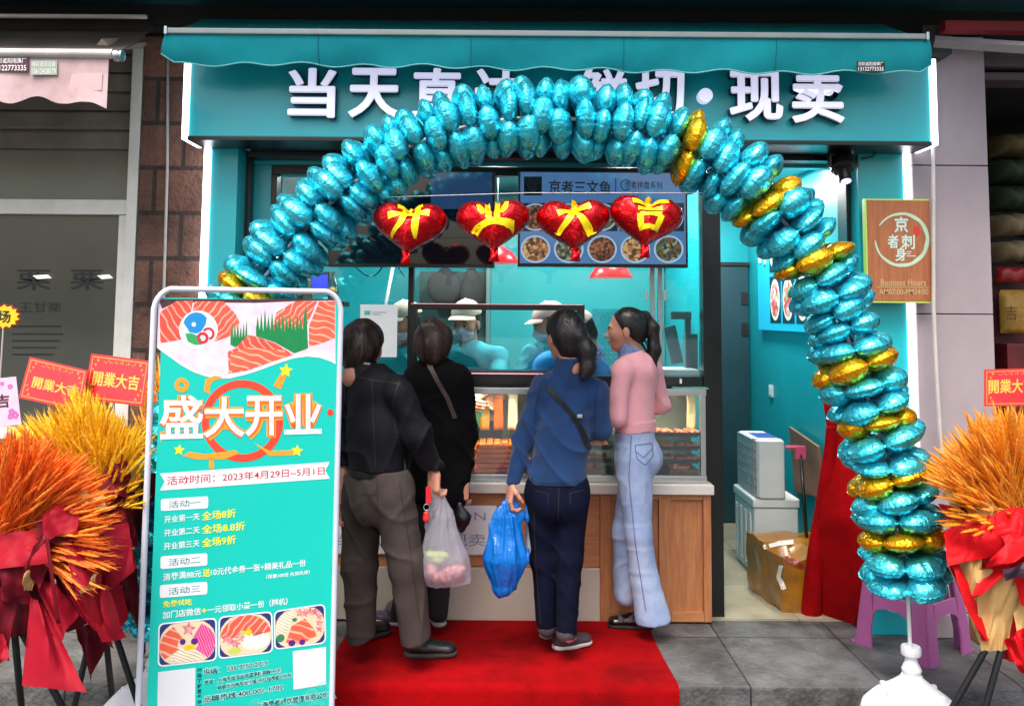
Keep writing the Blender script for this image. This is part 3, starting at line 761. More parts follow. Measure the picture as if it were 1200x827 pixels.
for q in (.3, 1.2):
    dl = bpy.data.lights.new('added_case_light', 'AREA'); dl.energy = 5.5; dl.shape = 'RECTANGLE'; dl.size = .8; dl.size_y = .02; dl.color = (1, .82, .62)  # added lamps that light the food from the unseen strip
    lo2 = bpy.data.objects.new('added_case_light', dl); COL.objects.link(lo2); lo2.parent = case; lo2.location = Vector((dx0+q, YD+.06, zd1-.032))-case.location; lo2.rotation_euler = (R(-20), 0, 0)
xd = X(590, 500, YD)
for i, zz in enumerate((Z(800, 538, 4.8), Z(800, 523, 4.8), Z(800, 508, 4.8))):
    m = MB(); m.box(xd+.25, dx1-.035, YD+.04, 5.02, zz-.006, zz); m.build('shelf', M['glassd'], case)
m = MB(); m.bbox(dx0+.03, dx1-.03, YD+.03, 5.02, zd0+.002, zd0+.03, .003); m.build('case_floor', M['blackmat'], case)
orange = mat('salmon orange plastic', '#d0622a', .45, var=.15, vscale=12)
redorg = mat('raw salmon', '#b8452c', .35, col2='#d98a6c', vscale=26, bump=.3, bscale=60)
tray_m = mat('black food tray', '#141414', .35)
film = glass_mat('cling film', (.95, .97, .97), .6)
for i in range(6):
    z = zd0+.034+i*.026; x = X(556, 530, 4.74)+.012*(i % 2)
    t = thing('plastic_basket', (x+.09, 4.8, z), ['lowest orange slatted basket in the case stack', 'second lowest orange slatted basket in the case stack', 'third orange slatted basket from the bottom in the case',
              'third orange slatted basket from the top in the case', 'second orange slatted basket from the top in the case', 'topmost orange slatted basket in the case stack'][i], 'basket', 'orange baskets stacked in the case')
    m = MB(); m.bbox(x, x+.26, 4.72, 4.93, z, z+.006, .002)
    for a, b, c, d in ((x, x+.26, 4.72, 4.727), (x, x+.26, 4.923, 4.93), (x, x+.007, 4.728, 4.922), (x+.253, x+.26, 4.728, 4.922)):
        m.box(a, b, c, d, z+.0061, z+.022)
    for q in range(9): m.box(x+.012+q*.028, x+.026+q*.028, 4.715, 4.7195, z+.004, z+.02)
    m.build('basket_body', orange, t)
    if i == 5:
        m = MB()
        for q in range(6):
            for r_ in range(4): m.bbox(x+.012+q*.041, x+.046+q*.041, 4.735+r_*.046, 4.775+r_*.046, z+.0065, z+.02+.012*random.random(), .004)
        m.build('filling', mat('orange slices', '#d9772c', .4, var=.2, vscale=20), t)
names = ['top', 'second', 'third']
for i, py in enumerate((508, 523, 538)):
    for j, px in enumerate((700, 738, 776, 806)):
        zz = Z(800, py, 4.8); x = X(px, py, 4.74)
        t = thing('food_tray', (x, 4.78, zz+.001), '%s black tray of sliced salmon on the %s case shelf' % (['leftmost', 'second', 'third', 'rightmost'][j], ['upper', 'middle', 'lower'][i]), 'food tray', 'salmon trays in the display case')
        m = MB(); m.bbox(x-.07, x+.07, 4.70, 4.84, zz+.001, zz+.008, .002); m.box(x-.072, x+.072, 4.697, 4.70, zz+.004, zz+.018); m.build('tray', tray_m, t)
        m = MB()
        for q in range(7):
            y0 = 4.705+random.random()*.01
            m.bbox(x-.062+q*.0175, x-.062+q*.0175+.016, y0, y0+.12, zz+.0085, zz+.02+.01*random.random(), .004)
        m.build('salmon_slices', redorg, t)
for j, px in enumerate((575, 630, 690, 735, 800)):
    x = X(px, 548, 4.74); zz = zd0+.031
    if px == 575: continue
    t = thing('food_tray', (x, 4.78, zz), ['', 'wide tray of pink fish pieces behind the blue jacket', 'wide tray of pink fish pieces on the case floor between the two women', 'wide tray of pink fish pieces behind the jeans', 'wide tray of pink fish pieces at the right end of the case floor'][j], 'food tray', 'wide fish trays on the case floor')
    m = MB(); m.bbox(x-.08, x+.08, 4.70, 4.9, zz, zz+.03, .004); m.build('tray', mat('slatted tan tray', '#6b4a2c', .5, var=.3, vscale=30), t)
    m = MB()
    for q in range(22):
        a, b = x-.06+random.random()*.12, 4.72+random.random()*.15
        m.bbox(a-.016, a+.016, b-.02, b+.02, zz+.031, zz+.045+.02*random.random(), .006)
    m.build('fish_pieces', redorg, t)
# packaged strips hung behind the glass
for j, (px, c_) in enumerate(((568, '#b3812f'), (584, '#a8561f'), (561, '#4f7f5f'), (601, '#c7c0a4'), (812, '#c2b98f'))):
    x = X(px, 480, 4.8); q = Z(px, 462, 4.8)
    m = MB(); m.grid(lambda u, v: (x-.026+.052*u, 4.84+.006*math.sin(u*5+j)*math.sin(v*5), q-.2*v), 5, 10, .006)
    tag(m.build('food_packet', mat('packet '+c_, c_, .3, var=.25, vscale=14), None, smooth=True),
        ['mustard yellow packet standing upright behind the case glass', 'burnt orange packet standing upright behind the case glass', 'green packet at the left of the orange ones in the case',
         'pale packet beside the blue jacket in the case', 'pale tall packet at the right end of the case'][j], 'packet', 'packets hung in the case')

# black framed service window on top of the case
YH = 4.70
hx0, hx1 = X(480, 400, YH), X(685, 400, YH); hz1, hz0, hzs = Z(582, 356, YH), zd1+.0085, Z(582, 433, YH)
ht = thing('service_hatch', ((hx0+hx1)/2, YH, hz0), 'glossy black framed service window standing on the glass case', 'serving window')
m = MB(); m.bbox(hx0, hx0+.04, YH-.02, YH+.03, hzs, hz1, .008); m.bbox(hx1-.045, hx1, YH-.02, YH+.03, hzs, hz1, .008)
m.bbox(hx0+.038, hx1-.043, YH-.019, YH+.03, hz1-.034, hz1, .004); m.build('frame', M['black'], ht)
m = MB(); m.bbox(hx0-.006, hx1+.004, YH-.03, YH+.05, hz0, hzs-.001, .012); m.build('base_rail', M['black'], ht)
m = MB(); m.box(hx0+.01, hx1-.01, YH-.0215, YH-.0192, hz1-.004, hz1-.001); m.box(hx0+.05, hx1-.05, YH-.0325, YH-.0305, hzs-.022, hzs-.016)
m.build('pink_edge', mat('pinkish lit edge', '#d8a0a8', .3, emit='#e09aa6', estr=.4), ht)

# ------------------------------------------------------------------ two menu screens
def screen(px0, px1, py0, py1, Yp, label, pic):
    a, b = X(px0, 256, Yp), X(px1, 256, Yp); z1, z0 = Z((px0+px1)/2, py0, Yp), Z((px0+px1)/2, py1, Yp)
    t = thing('menu_screen', ((a+b)/2, Yp, z0), label, 'screen')
    m = MB(); m.bbox(a, b, Yp, Yp+.05, z0, z1, .004); m.build('housing', M['black'], t)
    m = MB(); m.box(a+.012, b-.012, Yp-.002, Yp+.001, z0+.018, z1-.012); s = m.build('display', pic, t)
    m = MB(); m.box((a+b)/2-.04, (a+b)/2+.04, Yp+.051, 4.72, z1-.12, z1-.02); m.build('bracket', M['blackmat'], t)
    return t, s, Yp-.002
blue = mat('grey blue lit display', '#274a6e', .12, emit='#5580b4', estr=.26)
t1, s1, yS = screen(607, 806, 200, 313, 4.62, 'lit menu screen showing rows of dish bowls above the window', blue)
pn = lambda px, py: at(px, py, yS)
m = MB(); a, b, c = pn(614, 229), pn(635, 229), pn(614, 207); m.prism([a, b, b+(c-a), c], (0, -.001, 0)); m.build('app_icon', mat('black icon', '#07090b', .2), s1)
m = MB()
for rr, aa, bb in ((6.2, 20, 320), (3.4, 200, 470)):
    ps = []
    for k in range(25):
        th = R(aa+(bb-aa)*k/24); ps.append(pn(624.5+rr*math.cos(th), 217-rr*.95*math.sin(th))+NV*.002)
    m.tube(ps, .0018, 4)
m.build('icon_mark', mat('grey mark', '#37505a', .4), s1)
m = MB()
pwrite(m, '京者三文鱼', (643, 227), (716, 228), (643, 211), pn, NV, .001, .018)
m.quad(*[pn(x, y)+NV*.001 for x, y in ((721, 227), (722, 227), (722, 209), (721, 209))])
pwrite(m, '京者拼盘系列', (732, 221), (776, 222), (732, 212), pn, NV, .001, .01)
ps = [pn(733.5+6*math.cos(R(a_)), 217-6*math.sin(R(a_)))+NV*.002 for a_ in range(40, 331, 15)]; m.tube(ps, .0022, 4)
m.build('menu_lettering', mat('menu ink', '#0b1118', .4), s1)
def food_mat(name, cols, scale=40, emit=0.):
    mm = mat(name, '#888888', .4); n, l = mm.node_tree.nodes, mm.node_tree.links
    tc = n.new('ShaderNodeTexCoord'); v = n.new('ShaderNodeTexVoronoi'); v.inputs['Scale'].default_value = scale; l.new(tc.outputs['Object'], v.inputs[0])
    r = n.new('ShaderNodeValToRGB'); r.color_ramp.interpolation = 'CONSTANT'
    while len(r.color_ramp.elements) < len(cols): r.color_ramp.elements.new(.5)
    for i, c in enumerate(cols): r.color_ramp.elements[i].position = i/len(cols); r.color_ramp.elements[i].color = (*lin(c), 1)
    s = n.new('ShaderNodeSeparateColor'); l.new(v.outputs['Color'], s.inputs[0]); l.new(s.outputs[0], r.inputs[0]); l.new(r.outputs[0], n['Principled BSDF'].inputs['Base Color'])
    if emit:
        l.new(r.outputs[0], n['Principled BSDF'].inputs['Emission Color']); n['Principled BSDF'].inputs['Emission Strength'].default_value = emit
    return mm
foods = [food_mat('stew a', ['#3a1f14', '#6b3a22', '#1f1510', '#7d5232', '#41291a'], 75, .3), food_mat('stew b', ['#5c3a22', '#8a5a34', '#3a2a1c', '#a08458'], 60, .3),
         food_mat('stew c', ['#20303a', '#58401f', '#2a1b12', '#3f5230', '#6e7a66'], 70, .3)]
bowl = mat('bowl rim picture', '#8fa6ba', .3, emit='#7f98b4', estr=.25); dkp = mat('dark picture ground', '#0d1720', .3, emit='#0d1720', estr=.2)
for r_, (y0, y1) in enumerate(((238, 271), (275, 309))):
    for c_ in range(5):
        x0 = 609.5+c_*39; x1 = x0+36
        if r_ == 0: 
            a, b, c, d = [pn(x, y)+NV*.001 for x, y in ((x0, y1), (x1, y1), (x1, y0), (x0, y0))]
            m = MB(); m.quad(a, b, c, d); pic = m.build('dish_picture', dkp, s1)
        else: pic = s1
        cxp, cyp = (x0+x1)/2, (y0+y1)/2
        m = MB(); n_ = 28
        ctr = pn(cxp, cyp)
        def ringpts(rad, lift): return [pn(cxp+rad*math.cos(6.283*k/n_), cyp-rad*.93*math.sin(6.283*k/n_))+NV*lift for k in range(n_)]
        m.add(ringpts(17.5, .0016), [tuple(range(n_))]); bo = m.build('bowl_picture', bowl, pic)
        m = MB(); m.add(ringpts(15.2, .0022), [tuple(range(n_))]); m.build('food_picture', foods[(c_+r_) % 3], pic)
dkglass = mat('switched off screen glass', '#0a1016', .04, spec=.6)
t2, s2, yS2 = screen(385, 580, 200, 313, 4.62, 'dark glossy switched off screen left of the lit menu screen', dkglass)
m = MB(); pn2 = lambda px, py: at(px, py, yS2)
m.quad(*[pn2(x, y)+NV*.0005 for x, y in ((505, 245), (577, 245), (577, 202), (505, 202))])
m.build('painted_reflection', mat('painted blue reflection', '#1a3350', .08, emit='#2b4a74', estr=.22), s2)  # pale reflection painted onto the switched off glass, slightly emissive

# ------------------------------------------------------------------ inside the kitchen
def at_x(px, py, x):
    v = ray(px, py); return CAMP+v*(x/v.x)
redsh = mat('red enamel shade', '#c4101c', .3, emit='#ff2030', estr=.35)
for px, py, lab in ((716, 319, 'red heat lamp hanging below the lit menu screen'), (583, 302, 'red heat lamp hanging between the two screens')):
    p = at(px, py, 5.35)
    t = thing('heat_lamp', (p.x, p.y, p.z), lab, 'lamp', 'red heat lamps over the kitchen counter')
    m = MB(); m.lathe([(.135, -.035), (.137, -.028), (.10, .03), (.03, .075), (.012, .085)], p); m.build('shade', redsh, t, smooth=50)
    m = MB(); m.lathe([(.10, -.033), (.1, -.029)], p); m.build('lamp_glow', mat('lit heat lamp', '#ffd0c0', .4, emit='#ff7a5a', estr=3), t)
    m = MB(); m.tube([(p.x, p.y, p.z+.08), (p.x, p.y, zc)], .006, 6); m.build('cord', M['blackmat'], t)
bagm = mat('dark rucksack cloth', '#2a2b31', .8, var=.2, bump=.2, bscale=150)
for px, py, w_, h_, lab in ((521, 337, .13, .26, 'rounded dark bag hung on the kitchen wall, left of the pair'), (553, 342, .09, .3, 'narrow dark bag hung on the kitchen wall, right of the pair')):
    p = at(px, py, 6.15)
    V, F = sdf_mesh([ell(p, (w_, .06, h_/2), .03), cap(p+Vector((0, 0, h_*.35)), p+Vector((0, 0, h_*.62)), .035, .012, .05)], .014, folds(.006, seed=int(px)))
    m = MB(); m.arr(V, F); o = m.build('hanging_bag', bagm, None, smooth=True); tag(o, lab, 'bag')
m = MB(); m.tube([at(463, 300, 5.9), at(449, 372, 5.8)], .012, 8); tag(m.build('pole', M['white'], None, smooth=True), 'white pole leaning inside the window left of the capped worker', 'pole')
m = MB(); m.tube([at(410+14*t+6*math.sin(t), 306+14*math.sin(t*1.3)+t*3, 5.0) for t in [i*.25 for i in range(21)]], .004, 6)
tag(m.build('cable', M['black'], None, smooth=True), 'thin black cable looping behind the glass left of the workers', 'cable')
# paper notice on the glass
p0, p1 = at(421, 418, 4.745), at(466, 357, 4.745)
m = MB(); m.box(p0.x, p1.x, 4.745, 4.7465, p0.z, p1.z); no = m.build('paper_notice', M['paper'], None)
tag(no, 'white paper notice taped to the glass left of the service window', 'notice')
m = MB(); pnn = lambda px, py: at(px, py, 4.745)
m.quad(*[pnn(x, y)+NV*.001 for x, y in ((427, 369), (434, 369), (434, 364), (427, 364))]); m.build('notice_mark', mat('teal print', '#3fa7a2', .5), no)
m = MB()
for y_, x_ in ((365.5, 453), (368, 446)): m.quad(*[pnn(a_, b_)+NV*.001 for a_, b_ in ((436, y_+1), (x_, y_+1), (x_, y_), (436, y_))])
m.build('notice_print', mat('grey print', '#8b9aa2', .5), no)
# clear menu holder
a, b = at(694, 428, 4.95), at(728, 362, 4.95)
m = MB(); m.box(a.x, b.x, 4.95, 4.956, a.z, b.z); ho = m.build('menu_holder', glass_mat('clear acrylic', (.72, .88, .92), .5), None); tag(ho, 'clear acrylic menu holder standing beside the pink sweater woman', 'menu holder')
m = MB()
for y_ in (374, 392, 408, 414, 420):
    for x_ in range(700, 724, 5):
        p = at(x_, y_, 4.948); m.box(p.x, p.x+.012, 4.947, 4.9485, p.z, p.z+.007)
m.build('menu_print', M['paper'], ho)
# till at the right end of the window
p = at(795, 437, 4.98)
til = thing('till', p, 'grey till with tilted screen on post behind the right window', 'till')
m = MB(); m.bbox(at(730, 440, 4.9).x, at(816, 440, 4.9).x, 4.84, 5.1, Z(770, 439, 4.9), Z(770, 432, 4.9), .005); m.build('base', M['white'], til)
m = MB(); a, b = at(806, 432, 5.02), at(800, 366, 5.02); m.bbox(a.x-.016, a.x+.016, 5.0, 5.03, a.z, b.z, .003); q0, q1 = at(786, 368, 5.0), at(810, 366, 5.0); m.bbox(q0.x, q1.x, 4.99, 5.04, q0.z-.03, q0.z+.015, .004); m.build('post', mat('grey plastic', '#4d6468', .4), til)
m = MB(); MM = Matrix.Translation(at(789, 404, 4.97)) @ Matrix.Rotation(R(-12), 4, 'Y'); m.bbox(-.035, .035, -.01, .01, -.11, .11, .004, MM); m.build('tilted_screen', mat('slate screen', '#46646b', .25), til)
m = MB(); q = at(812, 405, 5.05); m.bbox(q.x-.05, q.x+.03, 5.05, 5.1, q.z-.16, q.z+.07, .006); m.build('housing', mat('grey green plastic', '#4b6f72', .4), til)
q0, q1 = at(772, 451, 4.72), at(800, 442, 4.72)
m = MB(); m.bbox(q0.x, q1.x, 4.715, 4.73, q0.z, q1.z, .003); o = m.build('card_reader', M['blackmat'], None); tag(o, 'small black card reader mounted on the black ledge', 'card reader')
m = MB(); m.box(q1.x-.018, q1.x-.006, 4.712, 4.7145, q0.z+.01, q1.z-.008); m.build('reader_label', M['white'], o)
# bottles and blue screen low behind the left glass
for i, (px, c_, lab) in enumerate(((348, '#2c4a3d', 'dark green bottle on the shelf at the far left of the window'), (360, '#7d7a58', 'amber bottle on the shelf left of the blue screen'), (390, '#1f5d63', 'teal bottle on the shelf right of the blue screen'))):
    p = at(px, 352, 5.1); m = MB(); m.lathe([(.03, 0), (.032, .01), (.032, .10), (.012, .14), (.012, .17)], p, 14); o = m.build('bottle', mat('bottle '+c_, c_, .15), None, smooth=40); tag(o, lab, 'bottle', 'bottles on the left shelf')
m = MB(); p = at(374, 330, 5.1); m.bbox(p.x-.06, p.x+.06, 5.1, 5.13, p.z-.06, p.z+.06, .004); o = m.build('small_screen', M['black'], None); tag(o, 'small blue lit screen behind the left glass under the balloons', 'screen')
m = MB(); m.box(p.x-.05, p.x+.05, 5.097, 5.0995, p.z-.05, p.z+.04); m.build('display', mat('blue lit display', '#1020c0', .3, emit='#1a2cff', estr=1.2), o)
m = MB(); p = at(345, 353, 5.1); q = at(400, 353, 5.1); m.bbox(p.x-.03, q.x+.03, 5.03, 5.2, p.z-.03, p.z, .004); tag(m.build('shelf', M['black']), 'narrow black shelf holding bottles behind the left glass', 'shelf')

# ------------------------------------------------------------------ things in the side passage
mb_ = thing('menu_board', (XC-.02, 5.9, 1.5), 'teal blue menu lightbox with dish pictures on the passage side wall', 'menu board')
XB = XC-.035
ya, yb_ = at_x(952, 330, XB).y, at_x(888, 330, XB).y
zb0, zb1 = at_x(920, 388, XB).z-.0, at_x(900, 268, XB).z
m = MB(); m.bbox(XB, XC-.002, ya, yb_, zb0, zb1, .004); m.build('box', mat('lightbox face', '#1496b4', .3, emit='#23b4d8', estr=.25), mb_)
XN = Vector((-1, 0, 0)); pb = lambda px, py: at_x(px, py, XB)
def pane_(c0, c1, r0, r1):
    y1, y0 = yb_-(yb_-ya)*c0, yb_-(yb_-ya)*c1; z1, z0 = zb1-(zb1-zb0)*r0, zb1-(zb1-zb0)*r1
    return [Vector((XB-.002, y, z)) for y, z in ((y1, z0), (y0, z0), (y0, z1), (y1, z1))]
plate = mat('plate picture', '#d9d6c8', .4, emit='#d9d6c8', estr=.15); fsh = food_mat('sashimi picture', ['#b23a4a', '#d98a8a', '#e2d7c4', '#7d9a54', '#c44a30'], 30, .2)
for (c0, c1, r0, r1) in ((.26, .47, .48, .93), (.5, .71, .48, .93), (.74, .95, .48, .93), (.26, .47, .05, .44), (.5, .71, .05, .44), (.74, .95, .05, .44)):
    q = pane_(c0, c1, r0, r1); m = MB(); m.quad(*q); f = m.build('dish_panel', mat('navy panel', '#141f3a', .3), mb_)
    for k, mm_, lift in ((.44, plate, .002), (.36, fsh, .004)):
        c = (q[0]+q[2])/2; ey_ = (q[1]-q[0])*k; ez_ = (q[3]-q[0])*k
        m = MB(); m.add([c+ey_*math.cos(t*.2618)+ez_*math.sin(t*.2618)+XN*lift for t in range(24)], [tuple(range(24))]); m.build('plate_picture' if k > .4 else 'fish_picture', mm_, f)
q = pane_(.05, .2, .08, .4); c = (q[0]+q[2])/2
m = MB(); m.tube([c+(q[1]-q[0])*.45*math.cos(t)+(q[3]-q[0])*.45*math.sin(t) for t in [i*.3-1 for i in range(17)]], .012, 6); m.build('fish_swirl_mark', M['white'], mb_, smooth=True)

def foam_box(name, x0, x1, y0, y1, z0, z1, label, lattice=False, lid=True):
    t = thing(name, ((x0+x1)/2, (y0+y1)/2, z0), label, 'foam box', 'white foam boxes in the passage')
    m = MB(); m.bbox(x0, x1, y0, y1, z0, z1-(.06 if lid else 0), .018, seg=3); m.build('box_body', M['foam'], t, smooth=40)
    if lid:
        m = MB(); m.bbox(x0-.008, x1+.008, y0-.008, y1+.008, z1-.058, z1, .016, seg=3); m.build('lid', M['foam'], t, smooth=40)
        m = MB()
        for k in range(4):
            yy = y0+.05+k*(y1-y0-.1)/3.4; m.bbox(x0-.012, x0-.001, yy, yy+.04, z0+.05, z1-.1, .005)
        m.build('side_rib', M['foam'], t)
    if lattice:
        m = MB(); ny, nz = 8, 6
        for i in range(ny+1): yy = y0+.012+(y1-y0-.024)*i/ny; m.box(x0-.012, x0-.002, yy-.006, yy+.006, z0+.012, z1-.012)
        for i in range(nz+1): zz = z0+.012+(z1-z0-.024)*i/nz; m.box(x0-.0105, x0-.0018, y0+.012, y1-.012, zz-.006, zz+.006)
        m.build('lattice_side', mat('bluish lattice', '#a9b2b8', .6), t)
        m = MB(); m.box(x0+.03, x0+.16, y0+.12, y1-.12, z1+.0005, z1+.002); m.build('blue_print', mat('blue print', '#2c4fa0', .5), t)
        m = MB(); m.box(x0-.0125, x1+.002, y0+.06, y0+.09, z0-.001, z1+.001); m.build('tape_band', mat('clear tape', '#bfa7ab', .3), t)
    return t
y0f = 5.42
a = at(872, 646, y0f); zq0 = .006; xA, xB_ = X(884, 620, y0f), X(938, 620, y0f)-.01
z_mid = Z(910, 584, y0f)
foam_box('foam_box', xA, min(xB_, XC-.02), y0f, y0f+.46, zq0, z_mid, 'white lidded foam box standing on the passage floor')
z_top = Z(905, 516, y0f-.02)
foam_box('foam_box', X(889, 550, y0f-.02), X(920, 550, y0f-.02), y0f-.02, y0f+.44, z_mid+.001, z_top, 'white foam box with lattice side lying on the lidded one', True, False)
m = MB(); p_ = [at_x(900, 502, XC-.14), at_x(956, 523, XC-.05), at_x(956, 581, XC-.03), at_x(921, 570, XC-.12)]
m.prism([Vector((XC-.055, 5.75, Z(905, 503, 5.6))), Vector((XC-.055, 5.22, Z(955, 522, 5.25))), Vector((XC-.02, 5.22, Z(955, 582, 5.25))), Vector((XC-.02, 5.75, Z(905, 582, 5.6)))], (.018, 0, .0))
tag(m.build('wooden_board', mat('plywood', '#8c6450', .6, var=.2, vscale=5, bump=.1)), 'brown wooden board leaning on the passage wall behind the foam boxes', 'board')
br = thing('broom', at(943, 640, 5.15), 'broom with black pole and pink hanger leaning beside the boxes', 'broom')
m = MB(); m.tube([at(938, 530, 5.2), at(946, 640, 5.1)], .011, 8); m.build('pole', M['black'], br, smooth=True)
m = MB(); m.tube([at(920, 524, 5.2), at(936, 524, 5.2)], .013, 6); q = at(938, 528, 5.2); m.bbox(q.x-.03, q.x+.03, q.y-.012, q.y+.012, q.z-.05, q.z+.03, .006); m.build('pink_hanger', mat('pink plastic', '#c44a6e', .4), br)
# taped carton, crumpled
cxa, cxb, cya, cyb, czt = X(889, 660, 5.0), XC-.03, 4.80, 5.24, .33
rc = random.Random(3)
def crumple(p, a=.012): return p+Vector((noise.noise(p*9), noise.noise(p*9+Vector((5, 0, 0))), noise.noise(p*9+Vector((0, 7, 0)))))*a*1.6
bm = bmesh.new(); bmesh.ops.create_cube(bm, size=1); bmesh.ops.subdivide_edges(bm, edges=bm.edges[:], cuts=9, use_grid_fill=True)
for v in bm.verts:
    u = v.co.copy(); s_ = 1+.10*(u.z)*(1 if u.y < 0 else 0)
    p = Vector((cxa+.0+(u.x+.5)*(cxb-cxa)+.07*(.5-u.y)*(.5-u.x), cya+(u.y+.5)*(cyb-cya), .006+(u.z+.5)*(czt-.006)))
    if u.z > .3 and u.y < 0: p.z -= .06*abs(math.sin(u.x*5))
    v.co = crumple(p)
m = MB(); m.bm(bm); ct = thing('carton', (cxa, cya, 0), 'crumpled carton wrapped in shiny yellow tape on the passage floor', 'carton')
cbo = m.build('carton_body', mat('yellow taped cardboard', '#a06a14', .28, col2='#6e4a1c', vscale=7, bump=.35, bscale=14, coat=.4), ct, smooth=35)
cb = bvh(cbo)
def ribbon_on(tree, pts, w, name, mm_, parent, lift=.004, n=24, thick=.0015):
    """a flat band lying on a surface along an image polyline"""
    P = []
    segs = [(Vector(a), Vector(b)) for a, b in zip(pts, pts[1:])]; L = [(b-a).length for a, b in segs]; T = sum(L)
    for i in range(n+1):
        s = T*i/n
        for (a, b), l_ in zip(segs, L):
            if s <= l_+1e-6: q = a+(b-a)*(s/l_); break
            s -= l_
        d = (b-a).normalized(); nrm2 = Vector((-d.y, d.x))
        row = []
        for k in (-1, 0, 1):
            h_ = hit(tree, *(q+nrm2*w/2*k), lift=lift)
            row.append(h_)
        if any(x is None for x in row): continue
        P.append(row)
    if len(P) < 2: return None
    m = MB(); vs = [p for r_ in P for p in r_]
    fs = [(i*3+j, i*3+j+1, i*3+j+4, i*3+j+3) for i in range(len(P)-1) for j in (0, 1)]
    m.add(vs, fs); return m.build(name, mm_, parent, smooth=True)
wtape = mat('torn white label', '#cfccc6', .6, var=.1)
for pts in ([(895, 641), (912, 637), (930, 635)], [(916, 662), (913, 676), (919, 690)]):
    ribbon_on(cb, pts, 5, 'torn_label', wtape, ct)
ribbon_on(cb, [(920, 655), (930, 658), (941, 664)], 6, 'red_tape', mat('red tape', '#7c1f24', .4), ct)

# ------------------------------------------------------------------ right front: carpet roll, stool, sign board, projector, box
rl = thing('rolled_carpet', gnd(960, 722), 'red carpet remnant rolled and leaning upright in front of the passage', 'carpet roll')
b0 = gnd(950, 719)+Vector((0, .0, .005)); t0 = at(974, 500, 4.56)
def rollf(u, v):
    th = u*2*math.pi*1.6+3.0; r_ = (.040+.018*u)*(1-.62*v)
    return b0.lerp(t0, v)+Vector((math.cos(th), math.sin(th), 0))*r_+Vector((.006*math.sin(v*7+u*4), 0, 0))
m = MB(); m.grid(rollf, 60, 30, .005); m.build('roll', M['carpet'], rl, smooth=60)
LE = [at(957, 412, 4.66), at(971, 512, 4.63), at(962, 610, 4.60), gnd(952, 718)+Vector((0, .06, .006))]; RE = [at(1016, 414, 4.60), at(1014, 512, 4.52), at(1014, 600, 4.46), gnd(1016, 738)+Vector((0, .0, .006))]
def shf(u, v):
    t = v*3; i_ = min(2, int(t)); t -= i_
    p = LE[i_].lerp(LE[i_+1], t).lerp(RE[i_].lerp(RE[i_+1], t), u)
    return p+Vector((0, -.03*math.sin(u*math.pi)*v+.012*math.sin(u*8+v*3), 0))
m = MB(); m.grid(shf, 24, 40, .006); m.build('loose_sheet', M['carpet'], rl, smooth=60)

purple = mat('mauve plastic', '#945083', .38, var=.08, vscale=6, bump=.05, bscale=70)
sc_ = Vector((gnd(1063, 752).x, 4.34, 0)); st = thing('stool', sc_, 'mauve plastic stool standing on the step under the arch end', 'stool')
H = .475
def corner(k, z):
    a_ = R(-101+90*k); r_ = .262-(.262-.195)*(z/H); return sc_+Vector((math.cos(a_)*r_, math.sin(a_)*r_, z))
def side_pt(k, f, z, ins=0.):
    a_, b_ = corner(k, z), corner((k+1) % 4, z); p = a_.lerp(b_, f)
    if ins: d = (sc_-p); d.z = 0; p = p+d.normalized()*ins
    return p
for k in range(4):
    m = MB()
    zz = [0, .02, .09, .15, .24, .32, .44]
    wd = [.24, .225, .20, .215, .17, .17, .18]
    for s_, kk in ((0, k), (1, (k-1) % 4)):
        def lf(u, v, s_=s_, kk=kk):
            z = v*.445; w_ = np.interp(z, zz, wd); f = u*w_
            return side_pt(kk, f if s_ == 0 else 1-f, z)
        m.grid(lf, 5, 18, .011 if s_ == 0 else -.011)
    a_ = corner(k, 0); m.bbox(a_.x-.02, a_.x+.02, a_.y-.0, a_.y+.03, 0, .012, .004)
    m.build('leg', purple, st, smooth=40)
    m = MB()
    def af(u, v):
        f = .2+.6*u; arch = .155+.05*(1-(2*u-1)**2)**.5*1
        z = arch+(.265-arch)*v; return side_pt(k, f, z, .002)
    m.grid(af, 16, 4, .011); m.build('apron', purple, st, smooth=40)
m = MB()
bm = bmesh.new(); bmesh.ops.create_cube(bm, size=1)
for v in bm.verts: v.co = Vector((v.co.x*.29, v.co.y*.29, v.co.z*.06))
bmesh.ops.bevel(bm, geom=bm.edges[:], offset=.02, segments=3, affect='EDGES')
m.bm(bm, Matrix.Translation(sc_+Vector((0, 0, H-.03))) @ Matrix.Rotation(R(45-11), 4, 'Z')); m.build('seat', purple, st, smooth=40)
lb = side_pt(3, .62, .215, -.004); 
m = MB(); a_ = side_pt(3, .55, .2, -.003); b_ = side_pt(3, .43, .2, -.003); m.quad(a_, b_, b_+Vector((0, 0, .03)), a_+Vector((0, 0, .03))); m.build('sticker', mat('pink sticker', '#c9a39c', .5), st)

YW = 4.40
hb = thing('hours_board', at(1052, 354, YW), 'square brown wooden shop board with brush ring and business hours', 'sign')
a, b = X(1017, 295, YW), X(1091, 295, YW); z0, z1 = Z(1052, 353, YW), Z(1052, 235, YW)
m = MB(); m.bbox(a, b, YW, YW+.03, z0, z1, .002); m.build('board', mat('brown wood board', '#a5653c', .5, col2='#8a5030', vscale=6, bump=.1, bscale=30, stretch=(10, 10, .8)), hb)
m = MB(); m.bbox(a-.008, a-.0005, YW+.001, YW+.04, z0-.007, z1+.007, .002); m.bbox(a, b, YW+.001, YW+.04, z1+.0005, z1+.008, .002); m.bbox(a, b, YW+.001, YW+.04, z0-.008, z0-.0005, .002)
m.build('lit_edge', mat('lit yellow green edge', '#9fbf4a', .4, emit='#b9dc50', estr=.08), hb)
m = MB(); m.box(a+.05, b-.05, YW+.031, 4.499, z0+.1, z1-.1); m.build('mount', M['blackmat'], hb)
pw = lambda px, py: at(px, py, YW)
pale = mat('pale mint brush ink', '#a9c7a9', .45, var=.12, vscale=12)
m = MB(); ro, ri = [], []
